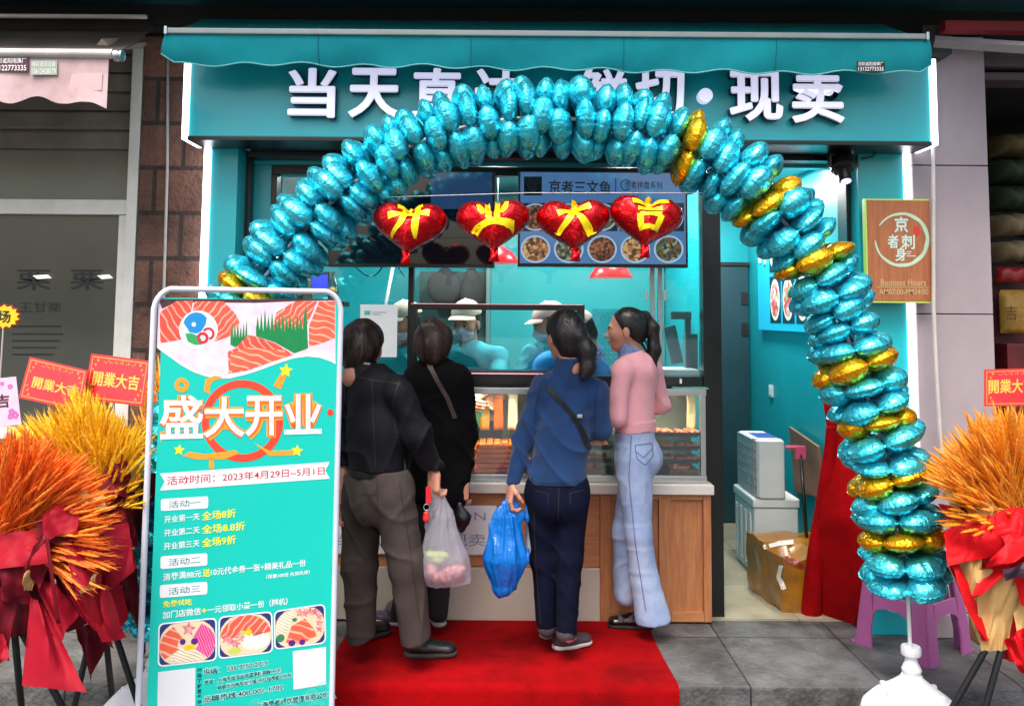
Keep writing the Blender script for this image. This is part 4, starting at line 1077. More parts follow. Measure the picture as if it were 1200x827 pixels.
for k in range(61):
    th = R(148-326*k/60)           # open brush ring
    t_ = k/60; wd_ = (1.2+3.2*math.sin(math.pi*min(1, t_*1.0))**.8)*(.75+.35*math.sin(k*.9)*.3+.3)
    ro.append(pw(1057+32*math.cos(th), 281-32*math.sin(th))+NV*.0015); ri.append(pw(1057+(32-wd_)*math.cos(th), 281-(32-wd_)*math.sin(th))+NV*.0015)
m.add(ro+ri, [(i, i+1, 61+i+1, 61+i) for i in range(60)]); m.build('brush_ring', pale, hb)
m = MB()
for ch, x0, x1, y0, y1 in (('京', 1048, 1064, 254, 273), ('者', 1040, 1053, 275, 291), ('刺', 1056, 1072, 275, 292), ('身', 1049, 1062, 290, 306)):
    pwrite(m, ch, (x0, y1), (x1, y1), (x0, y0), pw, NV, .0015, .02)
for y_, x_ in ((294.5, 1068), (297, 1067), (299.5, 1073)): m.quad(*[pw(p_, q_)+NV*.0015 for p_, q_ in ((1062.5, y_+1), (x_, y_+1), (x_, y_), (1062.5, y_))])
m.build('brush_lettering', mat('pale brush lettering', '#b7d3c6', .45), hb)
m = MB(); m.add([pw(1074+4*math.cos(k*.2618), 271-6*math.sin(k*.2618))+NV*.0015 for k in range(24)], [tuple(range(24))]); m.build('red_seal', mat('red seal', '#c22a20', .5), hb)
m = MB(); pwrite(m, 'Business Hours', (1032, 335), (1085, 335), (1032, 327), pw, NV, .0015, .012)
pwrite(m, 'AM07:00-PM24:00', (1030, 345), (1088, 345), (1030, 338.5), pw, NV, .0015, .012)
m.quad(*[pw(p_, q_)+NV*.0015 for p_, q_ in ((1027, 336.8), (1089, 337.2), (1089, 336.3), (1027, 335.9))])
m.build('hours_lettering', mat('khaki lettering', '#b29a6c', .45), hb)

# projector lamp hanging under the fascia
pj = thing('projector_lamp', at(990, 200, 4.42), 'black spotlight projector hanging from the underside of the signboard', 'spotlight')
p0, p1 = at(983, 176, 4.47), at(993, 219, 4.36)
m = MB(); d_ = (p1-p0).normalized(); c_ = p0
m.lathe([(.03, 0), (.055, .004), (.062, .02), (.062, .12), (.05, .125), (.05, .14), (.034, .145), (.034, .20), (.03, .205)], c_, 24, d_); m.build('body', M['black'], pj, smooth=35)
m = MB(); m.lathe([(.026, .2051), (.022, .208)], c_, 20, d_); m.build('lens', mat('lit violet lens', '#b9b6ff', .1, emit='#b0b0ff', estr=1.6), pj)
m = MB(); q = at(988, 190, 4.43)
for sx in (-.075, .068): m.bbox(q.x+sx, q.x+sx+.007, q.y-.02, q.y+.02, q.z-.03, zf-.05, .002)
m.bbox(q.x-.075, q.x+.075, q.y-.02, q.y+.02, zf-.049, zf-.040, .002); m.build('yoke', M['black'], pj)
m = MB(); m.bbox(q.x+.0, q.x+.05, q.y-.02, q.y+.02, zf-.04, zf-.0225, .002); m.build('clamp', M['alu'], pj)
m = MB(); m.tube([at(1010, 186, 4.47), at(1022, 184, 4.47), at(1030, 176, 4.48), at(1033, 168, 4.5)], .005, 6); m.build('cable', M['blackmat'], pj, smooth=True)

q0 = gnd(1150, 757)
cb2 = thing('cardboard_box', (q0.x, q0.y, 0), 'plain brown cardboard box on the step behind the right flower stand', 'cardboard box')
m = MB(); m.bbox(X(1135, 700, q0.y+.1), X(1135, 700, q0.y+.1)+.34, q0.y, q0.y+.3, .001, .34, .004); m.build('box_body', mat('brown cardboard', '#8a6744', .8, var=.1, bump=.1), cb2)
m = MB(); m.box(X(1135, 700, q0.y+.1)-.001, X(1135, 700, q0.y+.1)+.341, q0.y+.13, q0.y+.18, .341, .3425); m.build('tape', mat('brown tape', '#a98a5e', .3), cb2)
# ------------------------------------------------------------------ balloon arch
def foil_mat(name, c, c2, rough=.16):
    m = mat(name, c, rough, .78, col2=c2, vscale=7, spec=.6); n, l = m.node_tree.nodes, m.node_tree.links
    b = n['Principled BSDF']
    tc = n.new('ShaderNodeTexCoord')
    t = n.new('ShaderNodeTexNoise'); t.inputs['Scale'].default_value = 26; t.inputs['Detail'].default_value = 3; t.inputs['Distortion'].default_value = 1.2
    l.new(tc.outputs['Object'], t.inputs[0])
    v = n.new('ShaderNodeTexVoronoi'); v.feature = 'DISTANCE_TO_EDGE'; v.inputs['Scale'].default_value = 22; l.new(tc.outputs['Object'], v.inputs[0])
    a = n.new('ShaderNodeMath'); a.operation = 'MULTIPLY_ADD'; a.inputs[1].default_value = .5; l.new(v.outputs[0], a.inputs[0]); l.new(t.outputs[0], a.inputs[2])
    bp = n.new('ShaderNodeBump'); bp.inputs['Strength'].default_value = .55; bp.inputs['Distance'].default_value = .013
    l.new(a.outputs[0], bp.inputs['Height']); l.new(bp.outputs[0], b.inputs['Normal'])
    for q in n:
        if q.type == 'MAP_RANGE': q.inputs['To Min'].default_value = rough; q.inputs['To Max'].default_value = rough+.1
    return m
M['foil'] = foil_mat('aqua foil', '#2ac4dc', '#52d6e4', .20)
M['gold'] = foil_mat('gold foil', '#f0b818', '#dc9a0a', .12)
M['redfoil'] = foil_mat('red foil', '#d00812', '#b60510', .16)
def foil_mesh(seed):
    """five-lobed foil flower, puffed, with crimped seam; axis +Z"""
    rs = np.random.RandomState(seed); ph = rs.rand(12)*6.28
    NR, NT = 16, 110; R0, T0 = .180, .055
    def rim(t):
        a = ((t+math.pi/5) % (2*math.pi/5))/(math.pi/5)-1; return R0*(.69+.31*math.sqrt(max(0, 1-a*a*.985)))*(1+.02*math.sin(3*t+ph[0]))
    mb = MB()
    for s in (1, -1):
        vs = [Vector((0, 0, s*.006))]
        for i in range(1, NR+1):
            r_ = (i/NR)
            rr = 1-(1-r_)**1.5
            for k in range(NT):
                t = 2*math.pi*k/NT; lob = math.sqrt(max(0, 1-(((t+math.pi/5) % (2*math.pi/5))/(math.pi/5)-1)**2))
                prof = (max(0, 1-rr**2.8))**.48*(.30+.70*min(1, rr*1.6)**1.3)
                h = T0*prof*(.12+.88*lob**.72)
                li = int(((t+math.pi/5) % (2*math.pi))/(2*math.pi/5))
                h *= 1+.20*math.sin(ph[2]+li*2.4)
                wr = (math.sin(t*46+ph[3])+.7*math.sin(t*71+ph[4]+rr*5)+.5*math.sin(t*23+ph[5]))*.0052*max(0, rr-.42)**1.2*math.sqrt(max(0, 1-rr*rr))*2.2
                cr = noise.noise(Vector((math.cos(t)*rr*5+seed, math.sin(t)*rr*5, s*3)))*.006*prof
                q = rim(t)*rr*(1+.012*math.sin(t*40+ph[6])*rr**6)
                vs.append(Vector((q*math.cos(t), q*math.sin(t), s*(h+wr+cr))))
        fs = [(0, 1+k, 1+(k+1) % NT) for k in range(NT)]
        for i in range(NR-1):
            for k in range(NT):
                a, b = 1+i*NT+k, 1+i*NT+(k+1) % NT; fs.append((a, a+NT, b+NT, b))
        if s < 0: fs = [tuple(reversed(f)) for f in fs]
        mb.add(vs, fs)
    # crimped seam fin
    vs = []
    for k in range(NT*2):
        t = math.pi*k/NT; q = rim(t)
        for e, z in ((.985, 0), (1.0+.022, .0025*math.sin(t*60+ph[7]))): vs.append(Vector((q*e*math.cos(t), q*e*math.sin(t), z)))
    n2 = NT*2; mb.add(vs, [(2*k, 2*k+1, 2*((k+1) % n2)+1, 2*((k+1) % n2)) for k in range(n2)])
    return mb
YAr = 3.68
pathpx = [(1069, 845), (1067, 775), (1064, 700), (1060, 660), (1053, 610), (1041, 550), (1025, 490), (1004, 430), (984, 370), (958, 316), (928, 271), (895, 235), (858, 204), (820, 180), (780, 162),
          (740, 150), (700, 142), (660, 139), (620, 138), (580, 142), (540, 150), (500, 163), (462, 182), (425, 207), (390, 236), (356, 270), (325, 306), (292, 350), (262, 405),
          (236, 470), (216, 540), (201, 620), (190, 700), (183, 780), (180, 850)]
P = [at(x, y, YAr) for x, y in pathpx]
def catmull(P, n=14):
    out = []
    for i in range(len(P)-1):
        p0, p1, p2, p3 = P[max(i-1, 0)], P[i], P[i+1], P[min(i+2, len(P)-1)]
        for k in range(n):
            t = k/n; out.append(.5*((2*p1)+(p2-p0)*t+(2*p0-5*p1+4*p2-p3)*t*t+(3*p1-p0-3*p2+p3)*t**3))
    return out+[P[-1]]
CV = catmull(P)
arch = thing('balloon_arch', (0.05, YAr, -.15), 'arch of aqua and gold foil flower balloons on a pole before the shop', 'balloon arch')
m = MB(); m.tube(CV, .0085, 8); m.build('pole', M['white'], arch, smooth=True)
# white water base
def base(px, py, name):
    c = Vector((at(px, py, YAr).x, YAr, -.15))
    top = at(px, 677, YAr) if px > 600 else Vector((c.x, c.y, .17))
    h = Z(1066, 778, YAr)+.15
    m = MB(); m.lathe([(.19, 0), (.205, .012), (.205, h*.36), (.195, h*.46), (.15, h*.60), (.085, h*.74), (.045, h*.84), (.04, h*.88)], c, 40); b_ = m.build(name, M['white'], arch, smooth=35)
    m = MB(); h2 = h*.88; m.lathe([(.034, h2), (.04, h2+.02), (.026, h2+.05), (.022, h2+.075), (.038, h2+.078), (.040, h2+.082), (.040, h2+.108), (.036, h2+.114), (.012, h2+.115)], c, 24); m.build('neck', M['white'], b_, smooth=35)
    for k in range(6):
        m = MB(); a_ = R(60*k+20); m.bbox(c.x+.115*math.cos(a_)-.012, c.x+.115*math.cos(a_)+.012, c.y+.115*math.sin(a_)-.012, c.y+.115*math.sin(a_)+.012, -.15+h*.60, -.15+h*.70, .008); m.build('base_rib', M['white'], b_, smooth=40)
base(1068, 778, 'water_base'); base(182, 778, 'water_base')
cum = [0]
for a_, b_ in zip(CV, CV[1:]): cum.append(cum[-1]+(b_-a_).length)
def along(s):
    i = int(np.searchsorted(cum, s)); i = min(max(i, 1), len(CV)-1)
    t = (s-cum[i-1])/max(1e-9, cum[i]-cum[i-1]); return CV[i-1].lerp(CV[i], t), (CV[min(i+2, len(CV)-1)]-CV[max(i-3, 0)]).normalized()
goldpx = [(1058, 625), (1043, 552), (1027, 490), (1004, 422), (945, 303), (887, 240), (803, 174), (300, 344)]
gold3 = [at(x, y, YAr) for x, y in goldpx]
# arc length of the lowest right balloon
s0 = min(range(len(CV)), key=lambda i: (CV[i]-at(1062, 676, YAr)).length); s_start = cum[s0]
s1 = min(range(len(CV)), key=lambda i: (CV[i]-at(188, 715, YAr)).length); s_end = cum[s1]
nb_ = round((s_end-s_start)/.082); stp = (s_end-s_start)/nb_
SL = [s_start+stp*i for i in range(nb_+1)]
gi = set()
for g_ in gold3: gi.add(min(range(len(SL)), key=lambda i: (along(SL[i])[0]-g_).length))
# random individual looks share a few meshes
protos = []
for sd in range(9):
    mb = foil_mesh(sd+1); o = mb.build('foil_balloon', M['foil'], None, smooth=True, loc=(0, 0, 0), fix=False); protos.append(o)
gold_protos = []
for sd in range(3):
    mb = foil_mesh(sd+20); o = mb.build('foil_balloon', M['gold'], None, smooth=True, loc=(0, 0, 0), fix=False); gold_protos.append(o)
used = set(); rb = random.Random(5)
basev = Vector((0.05, YAr, -.15))
for i, s in enumerate(SL):
    p, t = along(s)
    src = rb.choice(gold_protos if i in gi else protos)
    if src.name in used: o = src.copy(); COL.objects.link(o)
    else: o = src; used.add(src.name)
    o.parent = arch
    q = t.to_track_quat('Z', 'Y')
    ref = q @ Vector((1, 0, 0)); toward = Vector((0, -1, 0)); toward = (toward-t*toward.dot(t)).normalized()
    ang = math.atan2((q @ Vector((0, 1, 0))).dot(toward), ref.dot(toward))
    spin = ang+(math.pi/5 if i % 2 else 0)+rb.uniform(-.42, .42)
    tilt = Matrix.Rotation(rb.uniform(-.17, .17), 4, 'X') @ Matrix.Rotation(rb.uniform(-.17, .17), 4, 'Y')
    sc = rb.uniform(.9, 1.08)
    o.matrix_local = Matrix.Translation(p-basev) @ q.to_matrix().to_4x4() @ tilt @ Matrix.Rotation(spin, 4, 'Z') @ Matrix.Scale(sc, 4)
    if i in gi: o['label'] = 'gold foil balloon'
for o in protos+gold_protos:
    if o.name not in used: bpy.data.objects.remove(o)

# ------------------------------------------------------------------ four red heart balloons with yellow brush characters
def heart_outline(n=120):
    pts = []
    for k in range(n):
        t = 2*math.pi*k/n
        x = 16*math.sin(t)**3; y = 13*math.cos(t)-5*math.cos(2*t)-2*math.cos(3*t)-math.cos(4*t)
        pts.append((x/16, y/16))
    return pts
HO = heart_outline()
def heart_h(x, y):
    """puffed half thickness inside the outline, 0..1"""
    d = 9.
    for (ax, ay), (bx, by) in zip(HO, HO[1:]+HO[:1]):
        vx, vy = bx-ax, by-ay; t = max(0, min(1, ((x-ax)*vx+(y-ay)*vy)/(vx*vx+vy*vy+1e-12)))
        d = min(d, (x-ax-t*vx)**2+(y-ay-t*vy)**2)
    return math.sqrt(d)
STK = {  # brush strokes: list of (x, y, width) in a unit square
 '开': [[(.22, .80, .10), (.5, .84, .09), (.80, .90, .13)], [(.02, .50, .13), (.35, .57, .10), (.70, .62, .10), (.99, .62, .13)], [(.40, .82, .08), (.40, .55, .10), (.33, .30, .10), (.12, .10, .05)], [(.70, .86, .09), (.69, .55, .11), (.68, .22, .12), (.70, .02, .04)]],
 '业': [[(.38, .98, .08), (.40, .65, .10), (.41, .32, .10)], [(.62, 1.0, .08), (.61, .65, .10), (.60, .32, .10)], [(.16, .78, .06), (.24, .62, .12), (.27, .48, .05)], [(.86, .86, .06), (.78, .66, .12), (.71, .52, .04)], [(.0, .14, .14), (.3, .24, .11), (.65, .29, .12), (1.0, .25, .15)]],
 '大': [[(.10, .52, .12), (.4, .62, .10), (.9, .74, .14)], [(.55, 1.0, .10), (.50, .68, .12), (.34, .32, .11), (.02, .06, .06)], [(.52, .58, .06), (.68, .34, .12), (.86, .12, .15), (1.0, .02, .03)]],
 '吉': [[(.08, .72, .11), (.45, .80, .10), (.95, .86, .13)], [(.50, 1.0, .10), (.50, .78, .11), (.50, .60, .09)], [(.22, .52, .09), (.5, .56, .08), (.80, .60, .10)], [(.28, .38, .10), (.31, .2, .10), (.36, .02, .07)], [(.28, .36, .07), (.55, .40, .08), (.80, .42, .10)], [(.80, .42, .10), (.75, .25, .10), (.68, .06, .08)], [(.36, .06, .08), (.52, .08, .08), (.70, .10, .08)]]}
ylw = mat('yellow print', '#e8cf08', .35, .2, spec=.4)
YHt = 3.62
hearts = [('开', 480, 265, 88, 78, 'leftmost'), ('业', 578, 262, 87, 78, ''), ('大', 672, 262, 87, 78, ''), ('吉', 757, 258, 87, 80, '')]
for hi, (ch, cx, cy, wpx, hpx, _) in enumerate(hearts):
    c = at(cx, cy, YHt); sx = wpx/1000*YHt/2; sz = sx*.86
    NG = 44; T = .085
    rsd = np.random.RandomState(hi)
    ttl = R([3, -3, -2, 7][hi])
    def surf(x, y, side):
        d = heart_h(x, y); h = T*(1-(1-min(1, d/.62))**2)**.5
        e = max(0, .30-d)/.30
        th = math.atan2(y-.1, x)
        w_ = .0055*math.sin(th*34+hi)*e*min(1, d*14)+.003*math.sin(th*57+hi*2)*e*min(1, d*14)
        w_ += .006*noise.noise(Vector((x*2.6+hi*7, y*2.6, side*4)))*min(1, d*5)
        return h+w_
    # radial mesh from a centre to the outline
    nr = 20; vs = []; fs = []; n_ = len(HO)
    yc = .05
    for side in (-1, 1):
        o_ = len(vs); vs.append((0, yc, side*surf(0, yc, side)))
        for i in range(1, nr+1):
            r_ = 1-(1-i/nr)**1.7
            for (x, y) in HO:
                q = (x*r_, yc+(y-yc)*r_); vs.append((q[0], q[1], side*(surf(q[0], q[1], side) if i < nr else 0)))
        fs += [(o_, o_+1+k, o_+1+(k+1) % n_) for k in range(n_)]
        for i in range(nr-1):
            for k in range(n_):
                a_, b_ = o_+1+i*n_+k, o_+1+i*n_+(k+1) % n_; fs.append((a_, a_+n_, b_+n_, b_))
    tb = Matrix.Rotation(R(-24), 3, 'X') @ Matrix.Identity(3)   # tops lean to the viewer, tails fall back
    RM = Matrix.Rotation(ttl, 3, 'Y') @ Matrix.Rotation(R(-27), 3, 'X')
    def place(v): return c+RM @ Vector((v[0]*sx, v[2], v[1]*sz))
    ht_ = thing('heart_balloon', c, 'red foil heart balloon with the yellow character %s, %s' % (ch, ['leftmost of the row', 'second from the left in the row', 'third from the left in the row', 'rightmost of the row'][hi]), 'heart balloon', 'red heart balloons hung across the arch')
    m = MB(); m.add([place(v) for v in vs], fs)
    k_ = len(HO)
    m.build('foil_body', M['redfoil'], ht_, smooth=True)
    lo_ = place((0, -1.02, 0))
    m = MB(); m.grid(lambda u, v: lo_+Vector(((u-.5)*(.028+.014*v), .008*math.sin(v*5+u*3), -.055*v+.012)), 4, 6, .008); m.build('tail', M['redfoil'], ht_, smooth=True)
    m = MB()
    for st_ in STK[ch]:
        pts = catmull([Vector(q) for q in st_], 8)
        L_, R_ = [], []
        for i, q in enumerate(pts):
            t = (pts[min(i+1, len(pts)-1)]-pts[max(i-1, 0)]); t.z = 0; t.normalize(); nn = Vector((-t.y, t.x, 0))
            for lst, s_ in ((L_, 1), (R_, -1)):
                lst.append([(q.x+nn.x*s_*q.z*.70*f, q.y+nn.y*s_*q.z*.70*f) for f in (1, .5)])
        rows = []
        for a_, b_ in zip(L_, R_): 
            mid = ((a_[0][0]+b_[0][0])/2, (a_[0][1]+b_[0][1])/2); rows.append([a_[0], a_[1], mid, b_[1], b_[0]])
        vs2 = []
        for r_ in rows:
            for (u, v) in r_:
                x, y = -.56+1.12*u, -.66+1.28*v
                d = surf(x, y, -1); vs2.append(place((x, y, -(d+.0035))))
        m.add(vs2, [(i*5+j, i*5+j+1, (i+1)*5+j+1, (i+1)*5+j) for i in range(len(rows)-1) for j in range(4)])
    m.build('brush_character', ylw, ht_, smooth=True)
m = MB(); m.tube([at(420, 232, YHt+.02), at(620, 226, YHt), at(830, 226, YHt+.02)], .0014, 4)
tag(m.build('line', M['white']), 'thin clear line strung across the arch carrying the red hearts', 'line')
# ------------------------------------------------------------------ grand opening poster in a white tube stand
PL, PR = at(183, 420, 3.27), at(396, 420, 3.55)
PDIR = (PR-PL); PDIR.z = 0; PDIR.normalize(); PN = Vector((PDIR.y, -PDIR.x, 0))
LF = .3
def pp(px, py):
    v = ray(px, py); t = (PL-CAMP).dot(PN)/v.dot(PN); return CAMP+v*t
stand = thing('poster_stand', ((PL.x+PR.x)/2, (PL.y+PR.y)/2, -.15), 'tall teal grand opening poster hung in a white tube stand', 'poster stand')
tl, tr = pp(177, 334), pp(400, 333)
fr_l = Vector((pp(171, 600).x, pp(171, 600).y, 0)); fr_r = Vector((pp(394, 600).x, pp(394, 600).y, 0))
ztop = tl.z
pts = [fr_l+Vector((0, 0, -.13)), fr_l+Vector((0, 0, ztop-.09))]
for k in range(1, 8):
    a_ = R(90*k/8); pts.append(fr_l+PDIR*(.07*(1-math.cos(a_)))+Vector((0, 0, ztop-.09+.09*math.sin(a_)-.012)))
for k in range(0, 8):
    a_ = R(90-90*k/8); pts.append(fr_r-PDIR*(.07*(1-math.cos(a_)))+Vector((0, 0, ztop-.09+.09*math.sin(a_)-.012)))
pts += [fr_r+Vector((0, 0, ztop-.09)), fr_r+Vector((0, 0, -.13))]
m = MB(); m.tube(pts, .0115, 12); m.build('tube_frame', mat('white enamel tube', '#c3c6d3', .3, var=.05, coat=.3), stand, smooth=50)
for q in (fr_l, fr_r):
    m = MB(); m.tube([q-PN*-.2+Vector((0, 0, -.135)), q-PN*.2+Vector((0, 0, -.135))], .013, 10); m.build('foot', M['white'], stand, smooth=True)
# the sheet
s_tl, s_tr = pp(186, 350), pp(393, 350)
sl = Vector((pp(181, 600).x, pp(181, 600).y, 0)); sr = Vector((pp(391.5, 600).x, pp(391.5, 600).y, 0))
zs1, zs0 = pp(290, 350).z, 0.02
def shp(u, v):
    p = sl.lerp(sr, u)+Vector((0, 0, zs0+(zs1-zs0)*v)); return p-PN*(.0)
print_teal = mat('printed teal vinyl', '#08bdae', .38, var=.03, vscale=1.5)
m = MB(); m.grid(shp, 1, 1, 0); 
m = MB(); a_, b_ = sl+Vector((0, 0, zs0)), sr+Vector((0, 0, zs0)); hgt = Vector((0, 0, zs1-zs0)); m.prism([a_, b_, b_+hgt, a_+hgt], -PN*.002)
sheet = m.build('poster_sheet', print_teal, stand)
for q in (s_tl, s_tr):
    m = MB(); m.tube([q+Vector((0, 0, -.004)), q+Vector((0, 0, .03))+(PDIR*-.012 if q is s_tl else PDIR*.012)], .003, 6); m.build('tie', M['blackmat'], stand)
def poly(name, px, mm_, lift, parent=sheet):
    m = MB(); m.add([pp(*q)+PN*lift*LF for q in px], [tuple(range(len(px)))]); return m.build(name, mm_, parent, fix=False)
def multi(name, polys, mm_, lift):
    for px in polys: poly(name, px, mm_, lift)
def disc_px(cx, cy, r, n=32, sq=1.0, a0=0, a1=360): return [(cx+r*math.cos(R(a0+(a1-a0)*k/n)), cy-r*sq*math.sin(R(a0+(a1-a0)*k/n))) for k in range(n if a1-a0 == 360 else n+1)]
def ring_px(m, cx, cy, r0, r1, lift, a0=0, a1=360, n=48):
    A = [pp(*q)+PN*lift*LF for q in disc_px(cx, cy, r0, n, 1, a0, a1-.001)]; B = [pp(*q)+PN*lift*LF for q in disc_px(cx, cy, r1, n, 1, a0, a1-.001)]
    k = len(A); m.add(A+B, [(i, i+1, k+i+1, k+i) for i in range(k-1)])
def stripe_mat(name, c1, c2, scale, rot, dist=3., prof=.25):
    mm = mat(name, c1, .38); n, l = mm.node_tree.nodes, mm.node_tree.links
    g = n.new('ShaderNodeNewGeometry'); mp = n.new('ShaderNodeMapping'); mp.inputs['Rotation'].default_value = (0, R(rot), 0); l.new(g.outputs['Position'], mp.inputs[0])
    w_ = n.new('ShaderNodeTexWave'); w_.inputs['Scale'].default_value = scale; w_.inputs['Distortion'].default_value = dist; w_.inputs['Detail'].default_value = 1; l.new(mp.outputs[0], w_.inputs[0])
    r = n.new('ShaderNodeValToRGB'); r.color_ramp.elements[0].position = .80; r.color_ramp.elements[1].position = 1.0
    r.color_ramp.elements[0].color = (*lin(c1), 1); r.color_ramp.elements[1].color = (*lin(c2), 1)
    t = n.new('ShaderNodeTexNoise'); t.inputs['Scale'].default_value = 22; l.new(g.outputs['Position'], t.inputs[0])
    mx = n.new('ShaderNodeMix'); mx.data_type = 'RGBA'; mx.blend_type = 'MULTIPLY'; mx.inputs[0].default_value = .55
    l.new(w_.outputs[0], r.inputs[0]); l.new(r.outputs[0], mx.inputs[6]); l.new(t.outputs[0], mx.inputs[7])
    gm = n.new('ShaderNodeMix'); gm.data_type = 'RGBA'; gm.blend_type = 'ADD'; gm.inputs[0].default_value = .25; l.new(mx.outputs[2], gm.inputs[6]); l.new(r.outputs[0], gm.inputs[7])
    l.new(gm.outputs[2], n['Principled BSDF'].inputs['Base Color']); return mm
sal_a = stripe_mat('salmon print a', '#e2513f', '#f0a896', 13, 35, 5); sal_b = stripe_mat('salmon print b', '#e25a45', '#f2b4a4', 14, -40, 6); sal_c = stripe_mat('salmon print c', '#ea6247', '#f4b49c', 12, 70, 5)
ice = mat('pale ice print', '#d9bfd0', .4, col2='#e6dbe6', vscale=22); wht = mat('white print', '#dfe2e6', .4); grn = stripe_mat('green leaf print', '#148a4a', '#0c5f36', 60, 8, .5)
wave = [(184, 404), (198, 414), (212, 424), (226, 432), (240, 437), (255, 440), (270, 439.5), (285, 436), (300, 431.5), (315, 426), (330, 420.5), (345, 416), (360, 414), (375, 415.5), (388, 420), (393, 423)]
top = [(186, 350.5), (393, 350.5)]
poly('ice_picture', [(186, 350.5)]+wave+[(393, 350.5)], ice, .0008)
poly('dark_band_picture', [(186, 350.5), (190, 362), (206, 354), (300, 355), (345, 353), (393, 352), (393, 350.5)], mat('dark brown print', '#4a2c2c', .5, var=.3, vscale=40), .0012)
multi('salmon_picture', [[(187, 366), (206, 353), (226, 352), (222, 378), (212, 398), (188, 402)], [(268, 437.5), (267, 412), (276, 408), (288, 392), (300, 394), (322, 402), (344, 415.5), (318, 424), (290, 434)]], sal_a, .0016)
multi('salmon_picture', [[(214, 398), (224, 372), (228, 353), (262, 353), (276, 368), (281, 378), (270, 394), (246, 402)], [(318, 390), (324, 366), (346, 353), (372, 353), (360, 380), (352, 396), (336, 400)]], sal_b, .0018)
multi('salmon_picture', [[(362, 382), (374, 353), (392.5, 353), (392.5, 396), (378, 402), (362, 406)], [(270, 436), (270, 414), (290, 407), (330, 410), (340, 415.5), (300, 430)]], sal_c, .0022)
leaf = lambda pts_: pts_
gl = [(270, 404)]; 
for i in range(6): gl += [(270+i*3.4, 402-6), (272+i*3.4, 372+(i*7) % 11)]
gl += [(290, 398), (288, 393), (276, 407)]
gl2 = [(300, 394)]
for i in range(14): gl2 += [(300+i*4.2, 393-8+(i % 3)*2), (302+i*4.2, 370-(i*5) % 12+(i if i < 8 else 14-i)*.6)]
gl2 += [(359, 357), (361, 408), (345, 414), (322, 401)]
multi('leaf_picture', [gl, gl2], grn, .0020)
m = MB()
A = [pp(*q)+PN*LF*.0026 for q in wave]; B = [pp(x, y+3.6)+PN*LF*.0026 for x, y in wave]; k_ = len(A); m.add(A+B, [(i, i+1, k_+i+1, k_+i) for i in range(k_-1)])
ring_px(m, 232.5, 386.5, 20, 22.6, .0030, -50, 285)
m.build('white_band', wht, sheet, fix=False)
poly('logo_ground', disc_px(232.5, 386.5, 19.8), mat('logo pale ground', '#cfdfe0', .4), .0028)
# fish swirl mark inside the ring
fish = [(219, 384)]+[(232+15*math.cos(R(a_))*1.0-2, 381-15*math.sin(R(a_))) for a_ in range(170, 20, -15)]+[(241, 380), (236, 388), (230, 391), (222, 389)]
poly('logo_fish', fish, mat('logo blue', '#1788c8', .4), .0032)
multi('logo_scales', [[(217, 391), (223, 390), (231, 393), (236, 397), (236, 404), (228, 404), (220, 400)]], mat('logo green', '#2f9f5c', .4), .0032)
m = MB(); ring_px(m, 237.5, 396, 3.4, 7, .0034); ring_px(m, 244, 391, 4.6, 7.5, .0034, -80, 150); m.build('logo_swirl', mat('logo red', '#c9263c', .4), sheet, fix=False)
multi('logo_eye', [disc_px(227, 380, 2.6, 16)], wht, .0036)

# title
org = mat('orange print', '#ef6d22', .4, var=.05); orr = mat('red orange print', '#e8432c', .4, var=.06); yl2 = mat('yellow print on vinyl', '#f0d92a', .4); orl = mat('light orange print', '#f2992e', .4)
m = MB(); ring_px(m, 284, 493, 39, 48, .0030); m.build('title_ring', orr, sheet, fix=False)
multi('streamer', [[(239, 458), (241, 444), (252, 440), (262, 442), (250, 446), (246, 452), (246, 462)], [(320, 452), (331, 434), (337, 437), (329, 456)], [(214, 534), (222, 529), (240, 532), (276, 527), (280, 531), (262, 538), (230, 538)],
                   [(298, 519), (316, 528), (344, 527), (344, 533), (316, 534)], [(245, 536), (250, 536), (251, 549), (245, 549)]], orl, .0032)
def star(cx, cy, r): return [(cx+(r if k % 2 == 0 else r*.48)*math.sin(k*math.pi/5+.1), cy-(r if k % 2 == 0 else r*.48)*math.cos(k*math.pi/5+.1)) for k in range(10)]
multi('star_print', [star(335, 434, 8.5), star(348, 528, 7.5), star(210, 527, 7)], yl2, .0036)
m = MB(); ring_px(m, 213, 451, 3, 8.5, .0034); m.build('donut_print', orl, sheet, fix=False)
poly('dot_print', disc_px(387, 483, 4), orr, .0034)
m = MB()
T4 = [('盛', 187, 238, 463, 514.5), ('大', 238, 287, 465, 512.5), ('开', 287, 331, 464, 511), ('业', 333, 377, 462, 509)]
for ch, x0, x1, y0, y1 in T4: pwrite(m, ch, (x0-1, y1+4.5), (x1+1, y1+3), (x0-1, y0-1), pp, PN, LF*.0042, .10)
m.build('title_halo', orl, sheet, fix=False)
m = MB()
for ch, x0, x1, y0, y1 in T4: pwrite(m, ch, (x0-.5, y1+2.2), (x1+1, y1+1), (x0-.5, y0+1), pp, PN, LF*.0047, .055)
m.build('title_shadow', org, sheet, fix=False)
m = MB()
for ch, x0, x1, y0, y1 in T4: pwrite(m, ch, (x0, y1), (x1, y1-1), (x0, y0), pp, PN, LF*.0053, .018)
m.build('title_lettering', wht, sheet, fix=False)
poly('date_ribbon', [(187.5, 554.5), (386.5, 541), (381, 551), (386.5, 560.5), (187.5, 574.5), (193, 564)], wht, .003)
m = MB(); pwrite(m, '活动时间：2023年4月29日~5月1日', (195.5, 568.5), (380.5, 556), (195.5, 558), pp, PN, LF*.0036, .012); m.build('date_lettering', mat('crimson print', '#b3243e', .45), sheet, fix=False)
